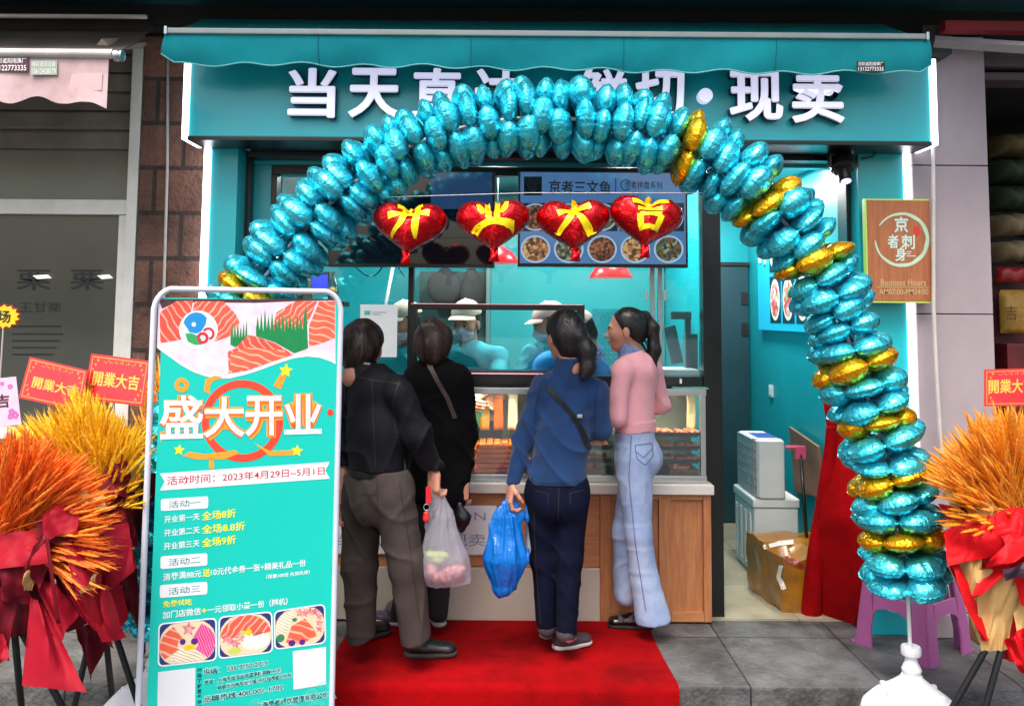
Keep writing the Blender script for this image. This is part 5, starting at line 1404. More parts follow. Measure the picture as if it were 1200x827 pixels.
def rrect(tl_, tr_, br2, bl2, r=2.5):
    out = []; c = [tl_, tr_, br2, bl2]
    for i in range(4):
        p, a_, b_ = Vector(c[i]), Vector(c[i-1]), Vector(c[(i+1) % 4])
        u, v = (a_-p).normalized()*r, (b_-p).normalized()*r
        for t in (0, .33, .67, 1): q = p+u*(1-t)**1.8+v*t**1.8; out.append((q.x, q.y))
    return out
multi('label_box', [rrect((188.5, 584.5), (244, 581), (244, 595), (188.5, 598.5)), rrect((188, 651.4), (243, 647.6), (243, 662), (188, 666.5)), rrect((187.3, 685.2), (243, 681), (243, 695.6), (187.3, 700.4))], wht, .003)
m = MB()
for t_, (y0, y1) in (('活动一', (595.3, 592.3)), ('活动二', (663, 659.3)), ('活动三', (697, 693))):
    pwrite(m, t_[0]+'  '+t_[1]+'  '+t_[2] if False else t_, (197.5, y0), (235, y1), (197.5, y0-8.5), pp, PN, LF*.0036, .008, 0, 1.0)
m.build('label_lettering', mat('dark teal print', '#1b7f86', .45), sheet, fix=False)
m = MB()
for t_, a, b, h in (('开业第一天', (192.5, 612.8), (234, 608.8), 8.5), ('开业第二天', (192.3, 628.6), (234, 624.4), 8.5), ('开业第三天', (192, 644.2), (234, 640), 8.5), ('消费满88元', (191, 680.3), (236, 675.6), 8.8),
                    ('10元代金券一张+精美礼品一份', (247, 674.4), (358.5, 663), 8.8), ('（限量100份 先到先得）', (312, 678), (363, 672.3), 5), ('加门店微信', (190.4, 724.8), (235.5, 719.6), 8.8), ('一元领取小菜一份（随机）', (243, 718.8), (337, 708), 8.8)):
    pwrite(m, t_, a, b, (a[0], a[1]-h), pp, PN, LF*.003, .014)
m.build('white_lettering', wht, sheet, fix=False)
m = MB()
for t_, a, b, h in (('全场8折', (236.5, 609.8), (276.5, 605.6), 10.5), ('全场8.8折', (236.5, 625.4), (287, 620.8), 10.5), ('全场9折', (236.5, 641), (276.5, 636.6), 10.5), ('送', (237.5, 675.8), (246, 674.9), 9.6), ('免费试吃', (191, 711.4), (225, 708), 7.6), ('+', (236.5, 718), (242, 717.4), 5.5)):
    pwrite(m, t_, a, b, (a[0], a[1]-h), pp, PN, LF*.003, .014)
m.build('yellow_lettering', mat('yellow lettering print', '#f2e61c', .4), sheet, fix=False)
# three platter pictures
navy = mat('navy print', '#26306e', .4); platt = mat('platter print', '#d9c9a8', .4, var=.06); pinkp = stripe_mat('magenta fish print', '#d93a86', '#f0a6c6', 40, 20); palep = stripe_mat('pale fish print', '#e8ddc4', '#9a8c6a', 30, 60); redp = mat('red clam print', '#b8243a', .4, col2='#e8b0b0', vscale=70)
purp = mat('violet print', '#5a1a7a', .4); flyel = mat('flower yellow print', '#ecc21c', .4); gr2 = mat('sprig green print', '#2f7f52', .4)
pics = [((185.5, 730), (254, 722.8), (254, 773.4), (184.8, 781.2)), ((256.3, 722), (319, 715.3), (320, 764), (255.7, 771.9)), ((320.9, 715.3), (381, 706.6), (382, 753.2), (321.5, 761))]
for k, (a, b, c, d) in enumerate(pics):
    o = poly('picture_border', rrect(a, b, c, d, 6), wht, .003)
    def Q(u, v, a=a, b=b, c=c, d=d):
        p = (Vector(a)*(1-u)+Vector(b)*u)*(1-v)+(Vector(d)*(1-u)+Vector(c)*u)*v; return (p.x, p.y)
    rr_ = rrect(Q(.025, .035), Q(.975, .035), Q(.975, .965), Q(.025, .965), 5); poly('picture_ground', rr_, navy, .0034)
    def blob(cu, cv, ru, rv, a0=0, a1=360, n=26): return [Q(min(.97, max(.03, cu+ru*math.cos(R(a0+(a1-a0)*i/n)))), min(.96, max(.04, cv-rv*math.sin(R(a0+(a1-a0)*i/n))))) for i in range(n if a1-a0 == 360 else n+1)]
    poly('platter_picture', blob(.5, .52, .5, .56), platt, .0038)
    fan = lambda cu, cv, ru, rv, a0, a1, r_=.35: blob(cu, cv, ru, rv, a0, a1, 14)+list(reversed(blob(cu, cv, ru*r_, rv*r_, a0, a1, 14)))
    if k == 0:
        multi('salmon_picture', [fan(.5, .55, .47, .5, 120, 215)], sal_c, .0042); multi('fish_picture', [fan(.52, .55, .46, .5, -45, 62)], pinkp, .0042); multi('pale_fish_picture', [fan(.5, .5, .42, .48, 218, 312)], palep, .0042)
        multi('clam_picture', [star(*Q(.52, .2), 9)], redp, .0044); multi('petal_picture', [blob(.42, .48, .05, .07), blob(.62, .5, .06, .08)], purp, .0046); multi('flower_picture', [blob(.5, .63, .06, .07), blob(.58, .62, .05, .07)], flyel, .0046)
    elif k == 1:
        multi('salmon_picture', [fan(.5, .58, .48, .55, 10, 172, .3)], sal_b, .0042); multi('pale_fish_picture', [blob(.68, .66, .26, .22)], mat('white radish print', '#dcd8d6', .4, var=.08, vscale=60), .0042)
        multi('clam_picture', [star(*Q(.14+.09*i, .55+.07*(i % 3)), 6) for i in range(4)], redp, .0044); multi('flower_picture', [blob(.56, .45, .06, .08)], flyel, .0046); multi('sprig_picture', [blob(.3, .85, .12, .08), blob(.45, .45, .05, .06)], mat('lime print', '#b9c85a', .4), .0044)
    else:
        multi('pale_fish_picture', [fan(.4, .55, .36, .5, 95, 200)], palep, .0042); multi('salmon_picture', [[Q(.22, .85), Q(.34, .45), Q(.6, .3), Q(.78, .6), Q(.82, .78), Q(.55, .93)]], sal_c, .0043)
        multi('clam_picture', [star(*Q(.5+.1*i, .14+.03*(i % 2)), 5.5) for i in range(4)]+[star(*Q(.88, .3+.16*i), 5) for i in range(3)], redp, .0044); multi('petal_picture', [blob(.34, .88, .07, .08), blob(.54, .89, .06, .07)], purp, .0046); multi('sprig_picture', [blob(.12, .72, .08, .1), blob(.4, .3, .05, .05)], gr2, .0044)
multi('white_card', [[(185.3, 786.8), (229, 781.8), (228.5, 835), (184, 840)], [(343, 762.5), (382, 757.3), (382, 801.4), (344, 807.6)]], mat('white card print', '#d3d6dc', .4, var=.02), .003)
m = MB()
for t_, a, b, h in (('电话： 136 7150 2715', (239, 790.4), (313.7, 779.6), 7.4), ('地址：上海市松江区泗泾镇鼓浪路348号', (239, 801.5), (329, 786.8), 5), ('新家苑农贸市场外铺5号摊位京者三文鱼', (254.7, 807.8), (341.7, 792.4), 5), ('品牌热线:400-001-1702', (238.3, 823), (332, 807.8), 7.5), ('上海京者餐饮管理有限公司', (300, 830), (383.6, 817), 7.4)):
    pwrite(m, t_, (a[0]-.6, a[1]+.9), (b[0]+.6, b[1]+.9), (a[0]-.6, a[1]-h-.9), pp, PN, LF*.0028, .075)
m.build('lettering_outline', mat('pale outline print', '#a9dcd6', .4), sheet, fix=False)
m = MB()
for t_, a, b, h in (('电话： 136 7150 2715', (239, 790.4), (313.7, 779.6), 7.4), ('地址：上海市松江区泗泾镇鼓浪路348号', (239, 801.5), (329, 786.8), 5), ('新家苑农贸市场外铺5号摊位京者三文鱼', (254.7, 807.8), (341.7, 792.4), 5), ('品牌热线:400-001-1702', (238.3, 823), (332, 807.8), 7.5), ('上海京者餐饮管理有限公司', (300, 830), (383.6, 817), 7.4)):
    pwrite(m, t_, a, b, (a[0], a[1]-h), pp, PN, LF*.0034, .012)
for i, ch in enumerate('扫码了解更多详情'):
    pwrite(m, ch, (231, 787.5+i*6.2), (236.2, 787+i*6.2), (231, 782.5+i*6.2), pp, PN, LF*.003, .03)
m.build('dark_lettering', mat('dark print', '#20374a', .45), sheet, fix=False)
m = MB()
for cx, cy in ((352, 822), (366, 814), (380, 806), (372, 826), (386, 818), (340, 828), (300, 826)):
    for r_ in (3.2, 5.4, 7.6): ring_px(m, cx, cy, r_-.45, r_+.3, .0026+.0001*r_, 0, 180, 16)
m.build('wave_print', mat('pale teal print', '#5fd0c4', .4), sheet, fix=False)
# ------------------------------------------------------------------ congratulation flower stands
def island_mat(name, cols, rough=.7):
    mm = mat(name, cols[0], rough); n, l = mm.node_tree.nodes, mm.node_tree.links
    g = n.new('ShaderNodeNewGeometry'); r = n.new('ShaderNodeValToRGB')
    while len(r.color_ramp.elements) < len(cols): r.color_ramp.elements.new(.5)
    for i, c in enumerate(cols): r.color_ramp.elements[i].position = i/(len(cols)-1); r.color_ramp.elements[i].color = (*lin(c), 1)
    l.new(g.outputs['Random Per Island'], r.inputs[0]); l.new(r.outputs[0], n['Principled BSDF'].inputs['Base Color'])
    n['Principled BSDF'].inputs['Subsurface Weight'].default_value = .0
    return mm
yel = island_mat('dyed yellow wheat', ['#e2a408', '#f4c20f', '#eeb60a', '#f6d232', '#d69a10']); ora = island_mat('dyed orange wheat', ['#d9520a', '#ee7210', '#e2600c', '#f08c22', '#c24a0c'])
ora2 = island_mat('dyed amber wheat', ['#dd8410', '#ec9c1e', '#e48e12', '#f2b044', '#c8720e'])
paper_r = mat('red wrapping paper', '#8c091e', .62, var=.16, vscale=4, bump=.15, bscale=18, spec=.18); paper_d = mat('deep red wrapping paper', '#5e0918', .62, spec=.15, var=.18, vscale=4, bump=.12, bscale=18)
paper_b = mat('bright red wrapping paper', '#b80612', .6, spec=.18, var=.12, vscale=4, bump=.1, bscale=18); kraft = mat('kraft wrapping paper', '#b8935a', .65, var=.08, vscale=6, bump=.1, bscale=30)
def wheat(stems, seed):
    """stems: (root, tip) pairs; each a curved straw with a bearded ear"""
    rs = random.Random(seed); m = MB()
    for root, tip in stems:
        L = (tip-root).length; d = (tip-root)/L
        sag = Vector((rs.uniform(-.045, .045), rs.uniform(-.045, .045), -.02-rs.random()*.05))
        def P(t): return root+(tip-root)*t+sag*(t*t)*1.0
        ear = rs.uniform(.10, .16); te = 1-ear/L
        m.tube([P(0), P(te*.5), P(te)], .0012, 3, caps=False)
        n = 9; pts = []; rr = []
        for i in range(n+1):
            f = i/n; pts.append(P(te+(1-te)*f)); base = .0054*math.sin(math.pi*min(1, f*.86+.12))**.7
            rr.append(max(.0008, base*(1.12 if i % 2 else .84)))
        m.tube(pts, rr, 5)
        up = Vector((rs.uniform(-1, 1), rs.uniform(-1, 1), rs.uniform(-1, 1)))
        for q in range(12):
            t = te+(1-te)*(.05+.9*q/12); b = P(t); dirn = (d+Vector((rs.uniform(-1, 1), rs.uniform(-1, 1), rs.uniform(-1, 1)))*.20).normalized()
            s = dirn.cross(up).normalized()*.0010; l_ = rs.uniform(.03, .06)
            m.add([b-s, b+s, b+dirn*l_], [(0, 1, 2)])
    return m
def psheet(corners, name, mm_, parent, bulge=.035, seed=0, nu=18, nv=20, wr=.018, fold=None):
    """a creased sheet of paper between four (px, py, Y) corners: TL TR BR BL"""
    A = [at(*c) for c in corners]; rs = random.Random(seed); o = Vector((rs.random()*9, rs.random()*9, rs.random()*9))
    nn = (A[1]-A[0]).cross(A[3]-A[0]).normalized()
    if nn.y > 0: nn = -nn
    f0 = rs.uniform(.3, .7); ff = rs.uniform(6, 10)
    def fn(u, v):
        p = (A[0]*(1-u)+A[1]*u)*(1-v)+(A[3]*(1-u)+A[2]*u)*v
        cr = abs(((u-f0)*1.0+.25*(v-.5))*2)
        k = math.sin(math.pi*u)*math.sin(math.pi*(v*.85+.1))
        w_ = noise.noise(Vector((u*2.4, v*1.6, 0))+o)+.5*(abs(noise.noise(Vector((u*4.5+v*2, v*2.5, 3))+o))-.3)
        return p+nn*(bulge*k*(1.2-cr)+wr*w_*1.4+.006*math.sin(u*ff+v*3+seed))
    m = MB(); m.grid(fn, nu, nv, .0012); return m.build(name, mm_, parent, smooth=35)
def tripod(parent, top, feet):
    for f in feet:
        m = MB(); m.tube([top, Vector(f)], .0125, 8); m.build('leg', M['blackmat'], parent, smooth=True)
def cone(parent, c, zt_, rt, zb2, rb2, mm_, seed, name='paper_cone', flat=.8):
    def fn(u, v):
        th = u*2*math.pi; r_ = rb2+(rt-rb2)*v**1.3; r_ *= 1+.16*math.sin(th*7+seed)*v+.10*math.sin(th*11+seed*2+v*3)+.05*noise.noise(Vector((math.cos(th)*2, math.sin(th)*2, v*3+seed)))
        return (c.x+r_*math.cos(th), c.y+r_*math.sin(th)*flat, zb2+(zt_-zb2)*v+.03*math.sin(th*5+seed)*v)
    m = MB(); m.grid(fn, 70, 10, .0012); return m.build(name, mm_, parent, smooth=35)
def fan(roots, tips, n, seed, Yr, Yt):
    """roots / tips: image-plane ellipses (cx, cy, rx, ry) at depths Yr +- and Yt +-"""
    rs = random.Random(seed); out = []
    for _ in range(n):
        a, r_ = rs.random()*6.283, math.sqrt(rs.random())
        rt = at(roots[0]+roots[2]*r_*math.cos(a), roots[1]+roots[3]*r_*math.sin(a), Yr[0]+(Yr[1]-Yr[0])*rs.random())
        tp = tips(rs); out.append((rt, tp))
    return out
def poly_pick(rs, P, Y):
    """random point in a quad of image points"""
    u, v = rs.random(), rs.random()
    a, b, c, d = [Vector(q) for q in P]; q = (a*(1-u)+b*u)*(1-v)+(d*(1-u)+c*u)*v
    return at(q.x, q.y, Y[0]+(Y[1]-Y[0])*rs.random())

# ---- rear left stand: yellow wheat
fy = thing('flower_stand', (at(110, 600, 3.48).x, 3.48, -.15), 'flower stand of yellow dyed wheat wrapped in red paper, beside the poster', 'flower stand', 'congratulation flower stands')
def tips_y(rs):
    u = rs.random(); v = rs.random()**1.3
    x = 22+u*150; y = 452+v*100+abs(u-.45)*50+(12*math.sin(u*9)); return at(x, y, 3.25+.45*rs.random())
tips_list = []
rs_ = random.Random(11)
st_ = []
for _ in range(1050):
    tp = tips_y(rs_); 
    root = at(118+rs_.uniform(-30, 30), 610+rs_.uniform(-15, 15), 3.48+rs_.uniform(-.08, .08)); st_.append((root, tp))
m = wheat(st_, 1); tag(m.build('wheat_bunch', yel, fy, fix=False), kind='stuff')
cY = at(118, 640, 3.5); cone(fy, cY, Z(118, 560, 3.5), .21, Z(118, 700, 3.5), .07, paper_d, 2)
for i, (c_, mm_) in enumerate((([(112, 562, 3.30), (147, 528, 3.36), (158, 584, 3.34), (124, 580, 3.26)], paper_d), ([(148, 545, 3.40), (163, 538, 3.40), (157, 585, 3.38), (150, 580, 3.38)], kraft), ([(126, 585, 3.3), (152, 580, 3.34), (162, 640, 3.36), (128, 640, 3.3)], paper_d),
                               ([(130, 624, 3.3), (150, 618, 3.34), (161, 665, 3.34), (141, 672, 3.26)], paper_r), ([(140, 672, 3.36), (160, 660, 3.38), (166, 740, 3.42), (148, 712, 3.38)], paper_d), ([(121, 676, 3.30), (133, 666, 3.30), (150, 722, 3.3), (133, 752, 3.24)], paper_r),
                               ([(90, 735, 3.4), (112, 728, 3.4), (125, 755, 3.4), (106, 797, 3.36)], paper_d))):
    psheet(c_, 'wrapping_paper', mm_, fy, seed=20+i)
tripod(fy, at(118, 690, 3.5), [gnd(70, 905, -.15), gnd(185, 895, -.15), gnd(135, 850, -.15)])
# ---- front left stand: orange wheat
fo = thing('flower_stand', (at(40, 650, 3.12).x, 3.12, -.15), 'flower stand of orange dyed wheat with big red paper bows at the left edge', 'flower stand', 'congratulation flower stands')
st_ = []; rs_ = random.Random(12)
for _ in range(860):
    u = rs_.random(); a_ = R(100-135*u)+rs_.uniform(-.08, .08); rr_ = 62+58*math.sqrt(rs_.random())
    tp = at(10+rr_*math.cos(a_)*1.05+rs_.uniform(-8, 8), 612-rr_*math.sin(a_)*1.0-rs_.uniform(-6, 6), 2.92+.42*rs_.random())
    root = at(6+rs_.uniform(-30, 22), 640+rs_.uniform(-12, 12), 3.12+rs_.uniform(-.07, .07)); st_.append((root, tp))
for _ in range(140):
    tp = at(rs_.uniform(-60, 30), rs_.uniform(510, 600), 2.95+.3*rs_.random()); st_.append((at(-20+rs_.uniform(-20, 20), 640, 3.12), tp))
m = wheat(st_, 2); tag(m.build('wheat_bunch', ora, fo, fix=False), kind='stuff')
cO = at(15, 660, 3.16); cone(fo, cO, Z(15, 612, 3.16), .20, Z(15, 740, 3.16), .07, paper_d, 5)
for i, (c_, mm_) in enumerate((([(35, 700, 2.98), (50, 706, 3.0), (101, 811, 2.92), (27, 803, 2.9)], paper_r), ([(0, 625, 3.0), (60, 618, 3.02), (58, 660, 2.94), (-4, 668, 2.94)], paper_r), ([(-6, 655, 2.96), (30, 662, 2.96), (40, 712, 2.98), (4, 700, 2.98)], paper_d),
                               ([(64, 614, 3.02), (112, 606, 3.06), (119, 680, 3.0), (90, 692, 2.92)], paper_r), ([(110, 622, 3.08), (118, 630, 3.06), (139, 655, 3.04), (116, 674, 3.0)], paper_r), ([(66, 672, 3.04), (118, 676, 3.06), (132, 760, 3.06), (96, 722, 3.0)], paper_r),
                               ([(38, 676, 3.02), (68, 684, 3.02), (91, 720, 3.02), (70, 752, 2.96)], paper_r), ([(30, 640, 2.98), (66, 628, 3.0), (46, 690, 2.96), (28, 664, 2.94)], paper_d), ([(30, 668, 2.955), (44, 664, 2.96), (36, 692, 2.95), (30, 690, 2.95)], kraft),
                               ([(78, 590, 3.08), (126, 574, 3.1), (122, 590, 3.0), (82, 598, 3.0)], kraft), ([(40, 606, 3.02), (100, 594, 3.06), (96, 634, 3.0), (44, 640, 2.98)], paper_d), ([(88, 676, 3.0), (116, 672, 3.0), (110, 690, 2.98), (94, 696, 2.98)], kraft),
                               ([(-14, 745, 2.95), (2, 742, 2.95), (13, 770, 2.93), (-14, 784, 2.93)], paper_r))):
    psheet(c_, 'wrapping_paper', mm_, fo, seed=40+i)
for i, (c_, mm_) in enumerate((([(8, 660, 3.06), (60, 655, 3.08), (74, 745, 3.04), (-4, 740, 3.04)], paper_d), ([(60, 640, 3.08), (128, 632, 3.1), (128, 720, 3.1), (72, 742, 3.08)], paper_d), ([(92, 620, 3.07), (150, 612, 3.12), (158, 668, 3.12), (118, 700, 3.06)], paper_r),
                               ([(-20, 690, 3.0), (22, 684, 3.0), (14, 772, 2.98), (-22, 768, 2.98)], paper_d), ([(100, 690, 3.05), (128, 684, 3.06), (146, 748, 3.06), (120, 752, 3.04)], paper_r), ([(52, 600, 3.0), (98, 590, 3.02), (90, 622, 2.94), (50, 632, 2.94)], paper_r))):
    psheet(c_, 'wrapping_paper', mm_, fo, seed=140+i, bulge=.045)
# printed ribbon down the front
m = MB()
def rbf(u, v): 
    a, b = at(56+u*5, 626+v*104, 2.935+.03*v), at(56+u*5, 626, 2.93); x = at(52+14*v+u*4.5, 626+v*104, 2.93-.02*math.sin(v*3)); return x
m.grid(rbf, 2, 20, .001); rb_ = m.build('ribbon', paper_d, fo, smooth=True)
tripod(fo, at(15, 720, 3.15), [gnd(-60, 930, -.15), gnd(120, 915, -.15), gnd(30, 880, -.15)])
# ---- third stand mostly behind the poster
f3 = thing('flower_stand', (at(205, 600, 4.02).x, 4.02, 0), 'small orange wheat stand mostly hidden behind the poster stand', 'flower stand', 'congratulation flower stands')
st_ = []; rs_ = random.Random(13)
for _ in range(260):
    tp = at(rs_.uniform(158, 262), rs_.uniform(398, 500)+abs(rs_.uniform(-20, 20)), 3.92+.2*rs_.random()); st_.append((at(205+rs_.uniform(-20, 20), 600, 4.02), tp))
m = wheat(st_, 3); tag(m.build('wheat_bunch', ora2, f3, fix=False), kind='stuff')
c3 = at(205, 620, 4.04); cone(f3, c3, Z(205, 560, 4.04), .16, Z(205, 680, 4.04), .05, paper_d, 8)
tripod(f3, at(205, 660, 4.04), [gnd(165, 770), gnd(240, 770), gnd(205, 745)])
# ---- right stand: amber wheat
fr = thing('flower_stand', (at(1180, 650, 3.42).x, 3.42, -.15), 'flower stand of amber dyed wheat in red and kraft paper at the right edge', 'flower stand', 'congratulation flower stands')
st_ = []; rs_ = random.Random(14)
for _ in range(1050):
    u = rs_.random(); a_ = R(38+122*u); rr_ = 45+68*math.sqrt(rs_.random())
    tp = at(1190+rr_*math.cos(a_)*1.0*(1.0), 592-rr_*math.sin(a_)*1.12+rs_.uniform(-6, 6), 3.16+.5*rs_.random())
    st_.append((at(1190+rs_.uniform(-26, 30), 625+rs_.uniform(-14, 10), 3.42+rs_.uniform(-.08, .08)), tp))
for _ in range(160):
    tp = at(rs_.uniform(1110, 1175), rs_.uniform(555, 608), 3.14+.2*rs_.random()); st_.append((at(1195+rs_.uniform(-20, 20), 622, 3.4), tp))
m = wheat(st_, 4); tag(m.build('wheat_bunch', ora2, fr, fix=False), kind='stuff')
cR = at(1190, 660, 3.46); cone(fr, cR, Z(1190, 600, 3.46), .24, Z(1190, 770, 3.46), .07, paper_b, 11)
for i, (c_, mm_) in enumerate((([(1101, 550, 3.36), (1128, 572, 3.34), (1142, 604, 3.3), (1112, 592, 3.34)], kraft), ([(1140, 585, 3.26), (1152, 578, 3.26), (1170, 604, 3.22), (1146, 606, 3.24)], kraft), ([(1112, 592, 3.36), (1134, 590, 3.34), (1148, 612, 3.3), (1116, 606, 3.34)], paper_d),
                               ([(1106, 622, 3.28), (1165, 600, 3.2), (1205, 640, 3.12), (1112, 664, 3.22)], paper_b), ([(1165, 602, 3.2), (1225, 590, 3.2), (1225, 660, 3.1), (1180, 650, 3.1)], paper_b), ([(1110, 660, 3.25), (1150, 648, 3.2), (1150, 760, 3.2), (1128, 700, 3.28)], kraft),
                               ([(1142, 668, 3.16), (1200, 655, 3.1), (1182, 762, 3.14), (1150, 762, 3.18)], kraft), ([(1136, 700, 3.17), (1160, 650, 3.1), (1210, 625, 3.06), (1200, 660, 3.06)], paper_b), ([(1112, 664, 3.24), (1122, 660, 3.22), (1162, 748, 3.17), (1150, 750, 3.18)], paper_b),
                               ([(1186, 660, 3.08), (1225, 640, 3.06), (1225, 720, 3.08), (1192, 704, 3.1)], paper_b), ([(1176, 750, 3.12), (1200, 735, 3.1), (1215, 800, 3.1), (1194, 786, 3.1)], paper_b), ([(1190, 700, 3.12), (1225, 690, 3.12), (1225, 790, 3.14), (1188, 760, 3.14)], kraft))):
    psheet(c_, 'wrapping_paper', mm_, fr, seed=70+i, bulge=.035, nu=24, nv=26, wr=.032)
rbm = mat('dark plum ribbon', '#2b1024', .35)
psheet([(1176, 668, 3.05), (1212, 655, 3.02), (1212, 672, 3.02), (1178, 680, 3.05)], 'ribbon', rbm, fr, .006, 5, wr=.003)
tripod(fr, at(1190, 700, 3.45), [gnd(1072, 905, -.15), gnd(1128, 925, -.15), gnd(1290, 905, -.15)])

# ---- cards stuck in the flowers
cardm = mat('glossy red card', '#bb0f1c', .32, var=.05, coat=.3); gold_i = mat('gold card print', '#d8b04a', .35, .3); gold_l = mat('gold border print', '#b8863a', .4, .3)
def card(c, text, label, mm_=cardm, ink=gold_i, stick=True, tb=(.14, .30, .88, .62), border=True, ornament=True):
    A = [at(*q) for q in c]          # TL TR BR BL
    n_ = (A[1]-A[0]).cross(A[3]-A[0]).normalized()
    if n_.y > 0: n_ = -n_
    ctr = (A[2]+A[3])/2
    t = thing('greeting_card', ctr, label, 'card', 'greeting cards stuck in the flowers')
    def F(u, v, l=0.): return (A[0]*(1-u)+A[1]*u)*(1-v)+(A[3]*(1-u)+A[2]*u)*v+n_*(l+.004*math.sin(math.pi*u))
    m = MB(); m.grid(lambda u, v: F(u, v), 10, 4, -.0015); cd = m.build('card_sheet', mm_, t, smooth=40)
    m = MB()
    if border:
        for (u0, u1, v0, v1) in ((.035, .965, .05, .075), (.035, .965, .925, .95), (.035, .05, .077, .923), (.95, .965, .077, .923)):
            m.grid(lambda u, v: F(u0+(u1-u0)*u, v0+(v1-v0)*v, .002), 10, 1)
        if ornament:
            for cu, cv, su, sv in ((.035, .05, 1, 1), (.965, .05, -1, 1), (.035, .95, 1, -1), (.965, .95, -1, -1)):
                for k in range(3): m.add([F(cu+su*(.02+.03*k), cv+sv*(.05+.10*(2-k)), .0022), F(cu+su*(.06+.035*k), cv+sv*(.05+.11*(2-k)), .0022), F(cu+su*(.05+.03*k), cv+sv*(.12+.1*(2-k)), .0022)], [(0, 1, 2)])
            for k in range(16):
                u0 = .24+.034*k; m.add([F(u0, .12+.03*math.sin(k*1.9), .0022), F(u0+.024, .13+.03*math.sin(k*1.9+1), .0022), F(u0+.012, .17+.03*math.sin(k*2.3), .0022)], [(0, 1, 2)])
        m.build('gold_border', gold_l, cd, fix=False)
    m = MB(); U, Fc, s_ = glyphs(text, .02)
    u0, v0, u1, v1 = tb
    m.add([F(u0+(u1-u0)*q[0], v1-(v1-v0)*q[1], .003) for q in U], Fc); m.build('card_lettering', ink, cd, fix=False)
    if stick: m = MB(); m.tube([ctr+Vector((0, .004, .02)), ctr+Vector((0, .02, -.22))], .004, 6); m.build('stick', M['pipe'], t)
    return t, cd, F
card([(35, 418, 3.56), (103, 434, 3.54), (94, 482, 3.5), (22, 466, 3.52)], '開業大吉', 'red card with gold characters, tilted down to the right among yellow wheat', tb=(.16, .42, .92, .70))
card([(107, 414, 3.6), (176, 423, 3.6), (168, 476, 3.56), (98, 468, 3.56)], '開業大吉', 'red card with gold characters, just left of the poster stand', tb=(.10, .36, .88, .68))
card([(1153, 433, 3.42), (1222, 431, 3.42), (1222, 475, 3.4), (1153, 476, 3.4)], '開業大吉', 'red card with gold characters above the amber wheat at right', tb=(.07, .28, .84, .66))
pk = mat('pale pink card', '#c9a8c0', .4, var=.12, vscale=18)
t_, cd_, F_ = card([(-34, 447, 3.2), (19, 441, 3.18), (25, 497, 3.16), (-30, 503, 3.18)], '大吉', 'pale pink card with dark character and plum blossoms at left edge', pk, mat('maroon ink', '#3a1020', .5), True, (.20, .34, .82, .62), False)
m = MB()
for u, v, r_ in ((.84, .72, .06), (.9, .8, .07), (.8, .82, .05), (.86, .2, .05), (.7, .12, .04)):
    for k in range(5):
        a_ = k*1.2566; m.add([F_(u+r_*.7*math.cos(a_)+r_*.55*math.cos(b_*.785), v+r_*.7*math.sin(a_)+r_*.55*math.sin(b_*.785), .002) for b_ in range(8)], [tuple(range(8))])
m.build('blossom_print', mat('mauve blossom print', '#a85a98', .45), cd_, fix=False)
# yellow sunburst tag
c_ = at(4, 371, 3.3); t = thing('price_tag', c_, 'yellow sunburst tag with black character at the left edge', 'tag')
m = MB(); m.prism([c_+Vector(((.062 if k % 2 else .050)*math.cos(k*math.pi/14), 0, (.046 if k % 2 else .037)*math.sin(k*math.pi/14))) for k in range(28)], (0, .002, 0)); b_ = m.build('burst', mat('yellow tag', '#dcb818', .4), t)
m = MB(); m.prism([c_+Vector((.068*math.cos(k*math.pi/14)*(1 if k % 2 else .84), .0025, .052*math.sin(k*math.pi/14)*(1 if k % 2 else .84))) for k in range(28)], (0, .002, 0)); m.build('burst_edge', mat('dark red tag edge', '#8a1a14', .4), t)
m = MB(); write(m, '场', c_+Vector((-.022, -.001, -.024)), (.05, 0, 0), (0, 0, .048), Vector((0, -1, 0)), .0, 0, .02); m.build('tag_lettering', M['blackmat'], b_)
m = MB(); m.tube([c_+Vector((0, .003, -.03)), c_+Vector((-.02, .03, -.4))], .003, 6); m.build('stick', M['pipe'], t)
